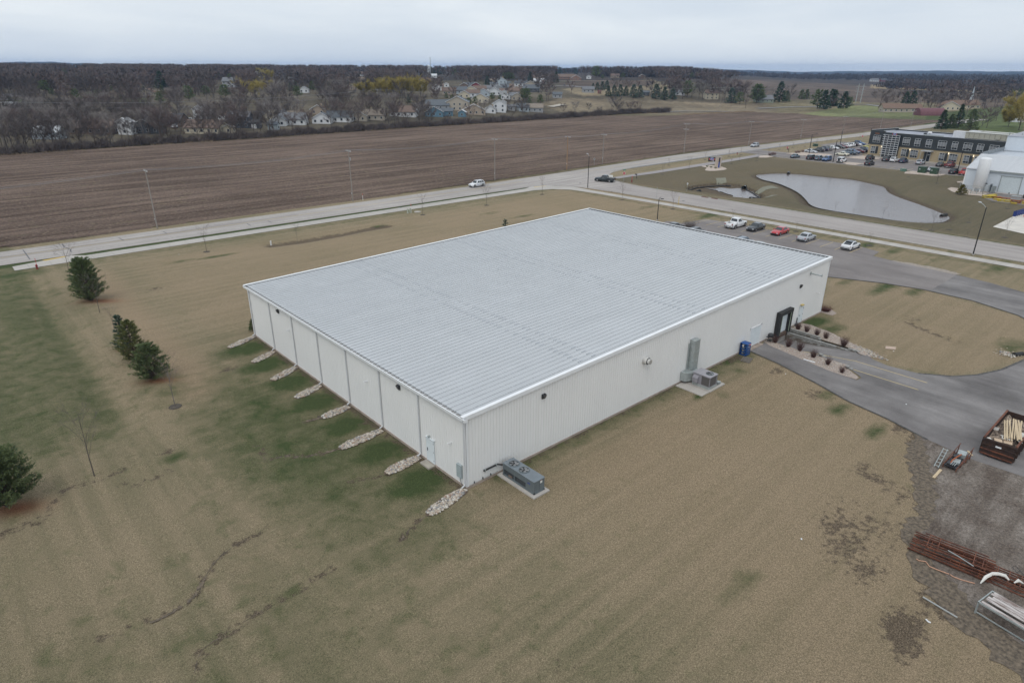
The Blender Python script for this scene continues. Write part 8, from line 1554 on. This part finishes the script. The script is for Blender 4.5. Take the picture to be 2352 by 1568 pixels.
# local x runs along the facade (to the right in the photo); the facade faces -Y; inside is +Y
M_CHAR = mat('charcoal_panel', (.034, .040, .042), .6, (.028, .033, .035), 1.2, 3, stretch=(1, 1, 8)); M_TANB = mat('tan_brick', (.42, .335, .215), .85, (.36, .285, .18), 3, 4, stretch=(1, 1, 4)); M_CAP = mat('parapet_cap', (.50, .51, .52), .4); M_MEMB = mat('roof_membrane', (.24, .25, .29), .8, (.34, .36, .41), .25, 6, stretch=(1, .5, 1)); M_SLAT = mat('slat_white', (.58, .60, .62), .5); M_FRAME = mat('frame_white', (.55, .57, .58), .5)
LO, DO, HO, HM = 66.0, 17.5, 8.7, 4.1
b = MB(); b.b2((0, 0, 0), (LO, DO, HM)); b.build('lower_wall', M_TANB, OF)
b = MB(); b.b2((-.12, -.12, HM), (LO + .12, DO + .12, HO - .5)); b.b2((-.12, -.12, HO - .5), (LO + .12, .14, HO)); b.b2((-.12, DO - .14, HO - .5), (LO + .12, DO + .12, HO)); b.b2((-.12, .14, HO - .5), (.14, DO - .14, HO + .5)); b.b2((-.12, -.14, HO - .5), (5.2, .5, HO + .35)); b.build('upper_wall', M_CHAR, OF)
MB().b2((.14, .14, HO - .5), (LO, DO - .14, HO - .38)).build('roof', M_MEMB, OF)
b = MB(); b.b2((-.16, DO - .2, HO), (LO, DO + .16, HO + .06)); b.b2((-.16, -.16, HO + .5), (.2, DO + .16, HO + .56)); b.b2((4.6, -.16, HO + .35), (5.3, 6.5, HO + .45)); b.b2((5.3, -.14, HO), (LO, .18, HO + .04)); b.build('parapet_cap', M_CAP, OF)
def oz(v_, x, y):
    """(distance along the facade, height) of a point seen on it"""
    d = ray(*PX(v_, x, y)); n_ = np.array([-od[1], od[0]]); t = ((O0 - CAM[:2]) @ n_) / (d[:2] @ n_); q = CAM + d * t; return float((q[:2] - O0) @ od), float(q[2])
def owin(x0, x1, z0, z1, kind, cols):
    w_ = MB(); t_ = .09
    w_.b2((x0 - t_, -.20, z0 - t_), (x1 + t_, -.12, z0)); w_.b2((x0 - t_, -.20, z1), (x1 + t_, -.12, z1 + t_)); w_.b2((x0 - t_, -.20, z0), (x0, -.12, z1)); w_.b2((x1, -.20, z0), (x1 + t_, -.12, z1))
    for k in range(1, cols): xx = x0 + (x1 - x0) * k / cols; w_.b2((xx - .03, -.19, z0), (xx + .03, -.12, z1))
    o = w_.build('window', M_FRAME, OF); MB().b2((x0, -.155, z0), (x1, -.13, z1)).build('pane', M_GLASS, o)
    if kind == 'H':
        cx = (x0 + x1) / 2; q = (x1 - x0) / 6; MB().b2((cx - q, -.19, z0 - .1), (cx + q, -.15, z0 + .55)).build('spandrel', M_CHAR, o); MB().b2((cx - q, -.19, z1 - .55), (cx + q, -.15, z1 + .1)).build('spandrel', M_CHAR, o)
    sl = MB(); zz = np.linspace(z0 + .7, z1 - .55, 5)
    for z in zz: sl.b2((x0 - .12, -.42, z - .05), (x1 + .12, -.2, z + .05))
    for z in zz[:1]: pass
    o2 = None
    for z in zz: MB().b2((x0 - .12, -.42, z - .05), (x1 + .12, -.2, z + .05)).build('sun_slat', M_SLAT, o)
for x0, x1, kd in ((1.3, 3.9, 'H'), (12.6, 15.0, 'H'), (16.9, 18.7, 'N'), (20.9, 22.7, 'N'), (25.0, 27.6, 'H'), (29.6, 31.3, 'N'), (33.3, 35.9, 'H'), (37.6, 39.4, 'N'), (41.3, 43.9, 'H'), (45.6, 47.4, 'N'), (49.3, 51.9, 'H'), (53.6, 55.4, 'N'), (57.3, 59.9, 'H')): owin(x0, x1, 4.95, 7.35, kd, 3 if kd == 'H' else 2)
for x0 in (1.2, 12.9, 26.3, 34.3, 42.3, 50.3): owin(x0, x0 + 1.6, .95, 3.35, 'N', 2); MB().b2((x0 + 1.72, -.07, .85), (x0 + 2.6, -.02, 3.5)).build('charcoal_shutter', M_CHAR, OF)
for x0 in (16.2, 29.6, 37.6, 45.6, 53.6): owin(x0, x0 + 2.5, .95, 3.35, 'W', 3)
tw = MB(); tw.b2((6.0, -1.0, 0), (11.6, .0, 7.9)); tw = tw.build('stair_bay', M_GLASS, OF)
for k in range(5): xx = 6.0 + 5.6 * k / 4; MB().b2((xx - .07, -1.09, 0), (xx + .07, -1.0, 7.9)).build('mullion', M_FRAME, tw)
for k in range(10): zz = 1.1 + 6.8 * k / 9; MB().b2((5.5, -1.22, zz - .07), (11.66, -1.0, zz + .07)).build('sun_slat', M_SLAT, tw)
for s_ in (0,): 
    for k in range(10): zz = 1.1 + 6.8 * k / 9; MB().b2((5.4, -1.25, zz - .08), (5.98, .0, zz + .08)).build('side_slat', M_SLAT, tw)
MB().b2((5.86, -1.08, 0), (6.0, 0, 7.95)).build('corner_fin', M_FRAME, tw); MB().b2((5.86, -1.1, 7.9), (11.7, 0, 8.02)).build('bay_cap', M_CHAR, tw)
emblem(OF, (9.0, -.20, 8.25), math.pi / 2, .92)
for k in range(4): MB().b2((1.6 + k * .42, -.14, 7.95), (1.85 + k * .42, -.13, 8.2)).build('address_mark', mat('address_orange', (.45, .14, .03), .5), OF)
cn = MB().b2((20.6, -2.2, 3.55), (24.0, -.12, 3.85)).build('entrance_canopy', M_CAP, OF); MB().b2((20.7, -2.1, 0), (20.82, -1.98, 3.55)).build('canopy_post', M_GALV, cn)
dd = MB().b2((21.9, -.06, 0), (23.2, .0, 3.2)).build('entrance_door', M_GLASS, OF); 
for xx in (21.9, 23.1): MB().b2((xx, -.12, 0), (xx + .12, -.05, 3.2)).build('door_frame', M_FRAME, dd)
MB().b2((21.9, -.12, 2.35), (23.2, -.05, 2.5)).build('door_frame', M_FRAME, dd); MB().b2((20.95, -.05, 0), (21.8, -.0, 3.3)).build('charcoal_shutter', M_CHAR, OF)
M_LAMPON = mat('lit_sconce', (.9, .8, .6), .4, emit=((1, .85, .6), 1.3))
for x0 in (5.0, 15.7, 29.1, 37.1, 45.1, 53.1): MB().b2((x0 - .09, -.2, 3.15), (x0 + .09, -.02, 3.75)).build('wall_sconce', M_LAMPON, OF)
MB().b2((-.6, -1.0, -.02), (LO, -.02, .10)).build('base_kerb', M_CONC, OF)
M_RTU = mat('rooftop_unit_beige', (.42, .40, .32), .5, (.36, .345, .28), 2); M_WR = mat('white_wrap', (.70, .71, .72), .5)
for k, (x0, y0, L_, lb) in enumerate(((31.5, 3.2, 16.5, 'long beige rooftop air handler nearer the office facade'), (33.5, 9.2, 19.0, 'long beige rooftop air handler at the back of the office roof'))):
    wx, wy = O0 + od * (x0 + L_ / 2) + np.array([-od[1], od[0]]) * (y0 + 1.2); t = thing('rooftop_unit', lb, 'air conditioner', (wx, wy, HO - .38), oang); MB().b2((-L_ / 2, -1.3, 0), (L_ / 2, 1.3, .35)).build('curb', M_DKM, t); MB().b2((-L_ / 2 - .1, -1.4, .35), (L_ / 2 + .1, 1.4, 2.25)).build('cabinet', M_RTU, t); MB().b2((-L_ / 2 - .3, -1.55, 2.25), (L_ / 2 + .3, 1.55, 2.4)).build('cover', mat('unit_cover', (.52, .52, .47), .5), t)
    for q in range(9): MB().b2((-L_ / 2 + 1 + q * (L_ - 2) / 9, -1.44, .6), (-L_ / 2 + 1.15 + q * (L_ - 2) / 9, -1.40, 2.0)).build('latch_rail', mat('unit_seam', (.25, .24, .2)), t)
    for q in (.2,): MB().b2((L_ * .08, -1.9, .7), (L_ * .08 + 1.2, -1.4, 2.0)).build('intake_hood', M_RTU, t)
    MB().b2((-L_ / 2 - 4.2, -1.2, .3), (-L_ / 2 - .1, 1.2, 2.35)).build('wrapped_duct', M_WR, t)
wx, wy = O0 + od * 17 + np.array([-od[1], od[0]]) * 8; t = thing('roof_fan', 'small white exhaust fan in the middle of the office roof', 'roof fan', (wx, wy, HO - .38)); MB().tube([(0, 0, 0), (0, 0, .6), (0, 0, .7), (0, 0, 1.1)], [.4, .4, .8, .5], 12).build('housing', M_WR, t); MB().b2((-.5, 1.0, 0), (.5, 1.8, .6)).build('curb', M_DKM, t)
wx, wy = O0 + od * 20 + np.array([-od[1], od[0]]) * 5; tag(MB().box((wx, wy, HO - .2), (7, .35, .3), rz=oang).build('roof_pipe_run', M_GALV), 'dark pipe run lying on the office roof', 'pipe')
# transformers
def cabinet(q, dims, label, m, z=.13):
    t = thing('transformer_cabinet', label, 'transformer', (*q, z), .0, 'green transformer cabinets'); a, b_, c = dims; MB().b2((-a / 2, -b_ / 2, 0), (a / 2, b_ / 2, c)).build('cabinet', m, t); MB().b2((-a / 2 - .06, -b_ / 2 - .06, c), (a / 2 + .06, b_ / 2 + .06, c + .08)).build('lid', m, t); MB().b2((-a / 2 - .02, -.02, .1), (-a / 2 - .005, .02, c - .1)).build('door_gap', M_DKM, t); MB().b2((-a / 2 - .03, b_ * .18, c * .55), (-a / 2 - .015, b_ * .32, c * .68)).build('warning_label', M_PLATE, t); return t
M_TG = mat('transformer_green', (.035, .075, .045), .5, (.028, .06, .036), 2)
cabinet((211.3, 37.3), (1.7, 2.2, 1.75), 'left of two tall dark green transformer cabinets on the island', M_TG); cabinet((211.3, 33.9), (1.7, 2.0, 1.75), 'right of two tall dark green transformer cabinets on the island', M_TG); cabinet((211.0, 42.6), (1.0, 1.6, .7), 'small low pale green cabinet left of the two transformers', mat('cabinet_pale_green', (.12, .22, .17), .5), .0); cabinet(G0('T', 1085, 318), (1.2, 1.8, .9), 'dark green utility cabinet in the road strip above the parked cars', M_TG, 0)
# ================================================================ THE WHITE WORKS BUILDING AT THE RIGHT EDGE
M_WW = mat('white_works_wall', (.62, .67, .72), .6, (.58, .63, .68), .6, 3); WK = thing('works_building', 'white works building with a ribbed sloping roof and large overhead door at the right', 'industrial building', (187.6, 19.4, 0))
b = MB(); b.add([(0, 0, 0), (0, -48, 0), (0, -48, 5.5), (0, 0, 5.5), (10.5, 0, 0), (10.5, 0, 8.4), (10.5, -48, 8.4), (31.8, 0, 0), (31.8, 0, 8.0), (31.8, -48, 8.0), (31.8, -48, 0)], [(0, 3, 2, 1), (0, 4, 5, 3), (4, 7, 8, 5), (7, 10, 9, 8)]); b.build('wall', M_WW, WK)
b = MB(); b.add([(-.3, .3, 5.45), (-.3, -48, 5.45), (10.5, -48, 8.5), (10.5, .3, 8.5)], [(0, 3, 2, 1)]); b.add([(10.5, .3, 8.5), (10.5, -48, 8.5), (11, -48, 7.6), (11, .3, 7.6)], [(0, 1, 2, 3)]); b.b2((11, -48, 7.5), (31.8, 0, 7.6)); b.build('roof', mat('works_roof', (.50, .53, .57), .5, (.45, .48, .52), 1), WK)
sm_ = MB().b2((0, -48, 0), (.10, .3, .12)).mesh('roof_rib', M_TRIM)
for k in range(24):
    o = link('roof_rib', sm_, WK, (-.25 + k * .45, 0, 5.47 + k * .45 * .2833))
MB().b2((-.45, -48, 5.15), (-.2, -4, 5.42)).build('gutter', M_GALV, WK); MB().b2((-.1, -.05, 0), (.0, .25, 5.4)).build('corner_trim', M_TRIM, WK)
b = MB(); b.b2((10.5, -.15, 7.9), (31.8, .05, 8.9)); b.build('parapet', mat('stained_parapet', (.30, .32, .34), .8, (.18, .20, .21), 1.5, 5), WK)
od_ = MB().b2((-.06, -12.6, .3), (.02, -8.2, 4.3)).build('overhead_door', mat('works_door', (.58, .64, .66), .6), WK)
for y in (-12.75, -8.2): MB().b2((-.16, y, .0), (.02, y + .15, 4.45)).build('door_track', M_GALV, od_)
MB().b2((-.16, -12.75, 4.3), (.02, -8.05, 4.45)).build('door_track', M_GALV, od_); MB().b2((-1.2, -13.5, -.05), (0, -7.5, .12)).build('apron', M_CONC, WK)
TB = thing('tall_works_block', 'tall windowless white block rising behind the ribbed works roof', 'industrial building', (219.4, 19.3, 0)); MB().b2((0, -50, 0), (56, 0, 12.0)).build('wall', M_WW, TB)
b = MB(); b.add([(-.2, .2, 12), (-.2, -50, 12), (28, -50, 12.5), (28, .2, 12.5), (56, -50, 12), (56, .2, 12)], [(0, 3, 2, 1), (3, 5, 4, 2), (0, 5, 3)]); b.build('roof', mat('works_roof_grey', (.33, .34, .37), .6, (.28, .29, .32), .6), TB); MB().b2((-.06, -9.2, 8.0), (.0, -7.2, 9.6)).build('vent_panel', M_TRIM, TB); MB().b2((-.3, -10.4, 8.7), (0, -9.9, 9.1)).build('wall_light', M_DKM, TB)
TK = thing('storage_tank', 'tall white cylindrical gas storage tank on legs in a fenced yard', 'tank', (185.0, 15.1, .05)); MB().tube([(0, 0, .9), (0, 0, 1.2), (0, 0, 8.4), (0, 0, 8.7), (0, 0, 8.85)], [1.0, 1.42, 1.42, 1.2, .2], 28).build('shell', mat('tank_white', (.74, .75, .76), .45), TK, True)
for a in (.6, 2.2, 3.8, 5.4): MB().b2((1.05 * math.cos(a) - .12, 1.05 * math.sin(a) - .12, 0), (1.05 * math.cos(a) + .12, 1.05 * math.sin(a) + .12, 1.2)).build('leg', M_TRIM, TK)
MB().tube([(-.5, -1.4, .4), (-.9, -1.6, 1.4), (-.6, -1.7, 2.3), (-.2, -1.45, 2.1)], .07, 6).build('valve_pipe', M_GALV, TK); MB().box((-.5, -1.65, 2.35), (.35, .35, .2)).build('valve_head', M_DKM, TK)
fe = thing('chain_link_fence', 'grey chain-link fence with posts round the tank yard', 'fence', (0, 0, 0)); FP = [(184.8, 19.4), (181.5, 18.2), (179.6, 16.4), (180.6, 12.9), (183.8, 12.6), (187.2, 12.6)]
M_MESHW = bpy.data.materials.new('chain_link'); M_MESHW.use_nodes = True; _t = M_MESHW.node_tree; _p = _t.nodes['Principled BSDF']; _p.inputs['Base Color'].default_value = (.42, .45, .46, 1); _p.inputs['Alpha'].default_value = .28; _p.inputs['Roughness'].default_value = .6
for (a, b_) in zip(FP[:-1], FP[1:]):
    MB().quad((*a, .05), (*b_, .05), (*b_, 2.1), (*a, 2.1)).build('mesh_panel', M_MESHW, fe); MB().tube([(*a, 2.1), (*b_, 2.1)], .03, 5).build('top_rail', M_GALV, fe)
    n = max(1, int(math.hypot(b_[0] - a[0], b_[1] - a[1]) / 1.8))
    for i in range(n + 1): MB().tube([(a[0] + (b_[0] - a[0]) * i / n, a[1] + (b_[1] - a[1]) * i / n, 0), (a[0] + (b_[0] - a[0]) * i / n, a[1] + (b_[1] - a[1]) * i / n, 2.15)], .045, 6).build('post', M_GALV, fe)
for k, (x, y, lb) in enumerate(((178.4, 17.2, 'steel bollard beside the golden shrub'), (180.2, 15.4, 'steel bollard inside the tank yard near the fence corner'), (180.6, 14.2, 'steel bollard at the middle of the tank yard'), (185.6, 8.4 + 3.2, 'steel bollard left of the overhead door'), (186.4, 11.9, 'steel bollard nearest the left door track'), (186.3, 6.4, 'steel bollard right of the overhead door'))): tag(MB().cyl((x, y, .55), .09, 1.1, 10).build('bollard', M_GALV), lb, 'bollard', 'steel bollards')
mani = thing('gas_manifold', 'rack of grey gas equipment between the tank and the overhead door', 'gas equipment', (185.6, 12.2, .05)); 
for k in range(4): MB().cyl((-.3 + .35 * k, -.2 * k, .9), .14, 1.7, 10).build('bottle', M_GALV, mani)
MB().b2((-.6, .3, .2), (.7, .5, 2.2)).build('frame', M_GREY, mani); MB().b2((-.2, .1, 1.3), (.2, .32, 1.9)).build('control_box', M_DKM, mani)
for k in range(3):
    tag(MB().tube([(183.0 + .5 * (k % 2), 4.6, .28 + .42 * (k // 2)), (183.3 + .5 * (k % 2), -6, .28 + .42 * (k // 2))], .24, 10, cap=True).build('black_pipe', M_BLACK), ('lower front black pipe stacked in front of the works wall', 'lower rear black pipe stacked in front of the works wall', 'upper black pipe of the stack in front of the works wall')[k], 'pipe')
M_YF = mat('form_yellow', (.56, .42, .03), .5, (.46, .34, .03), 3); M_OF = mat('form_rust_orange', (.33, .12, .035), .7, (.22, .07, .025), 3)
for k, (x, y, dx, dy, h_, m_, rz, lb) in enumerate(((176.9, 10.4, 1.1, 3.0, .55, M_YF, .75, 'yellow steel form at the left end of the pile along the yard kerb'), (179.6, 10.4, .8, 2.6, .5, M_YF, 1.25, 'yellow steel form behind the left end of the pile'), (177.6, 8.9, 1.4, 2.0, .35, M_OF, .6, 'rust-orange frame between the yellow forms at the left'), (174.5, 8.1, .7, 1.5, .4, M_YF, .2, 'short yellow form in front of the rusty frames'), (173.4, 6.3, .9, 2.9, .5, M_YF, .05, 'long yellow form in the middle of the pile'), (176.5, 6.6, .9, 2.6, .5, M_OF, .05, 'rust-orange rail behind the middle yellow form'), (173.6, 4.0, 1.3, 1.9, .7, M_OF, .0, 'rust-orange crate under the grey mesh box'), (176.5, 3.2, .9, 2.2, .5, M_OF, .1, 'rust-orange frame right of the mesh box'), (173.6, 1.4, .9, 2.6, .55, M_YF, -.05, 'yellow form right of the crate at the frame edge'), (171.9, 4.0, .6, 1.2, .3, M_YF, .1, 'small yellow piece in front of the rust-orange crate'))):
    t = thing('steel_form', lb, 'steel form', (x, y, .04), rz, 'yellow and orange steel forms'); MB().b2((-dx / 2, -dy / 2, 0), (dx / 2, dy / 2, h_ * .25)).build('base', m_, t); MB().b2((-dx / 2, -dy / 2, h_ * .75), (dx / 2, dy / 2, h_)).build('top', m_, t)
    for a in (-1, 1):
        for b_ in (-1, 0, 1): MB().b2((a * dx * .44 - .05, b_ * dy * .46 - .05, 0), (a * dx * .44 + .05, b_ * dy * .46 + .05, h_)).build('strut', m_, t)
t = thing('mesh_box', 'grey wire mesh box standing on the rust-orange crate', 'mesh box', (174.2, 4.3, .75)); MB().b2((-.6, -.95, 0), (.6, .95, .08)).build('base', M_GALV, t)
for k in range(7): MB().b2((-.62, -.95 + k * .3, 0), (-.58, -.91 + k * .3, .8)).build('wire', M_GALV, t)
MB().b2((-.62, -.97, .76), (.62, .97, .82)).build('rim', M_GALV, t)
t = thing('sign_post_short', 'small dark sign on a short post in the works yard', 'sign', (180.4, 7.2, .04)); MB().tube([(0, 0, 0), (0, 0, 1.3)], .03, 5).build('post', M_GALV, t); MB().b2((-.03, -.15, .95), (.0, .15, 1.3)).build('sign_plate', M_GREY, t)
for x, y, lb in ((224.5, 16.9, 'grey steel mast of the roof rigging left of the tall works block'), (226.8, 20.6, 'second grey steel mast beyond the office roof end')): tag(MB().tube([(x, y, 8), (x, y, 12.6)], .12, 6).build('roof_mast', M_GALV), lb, 'mast')
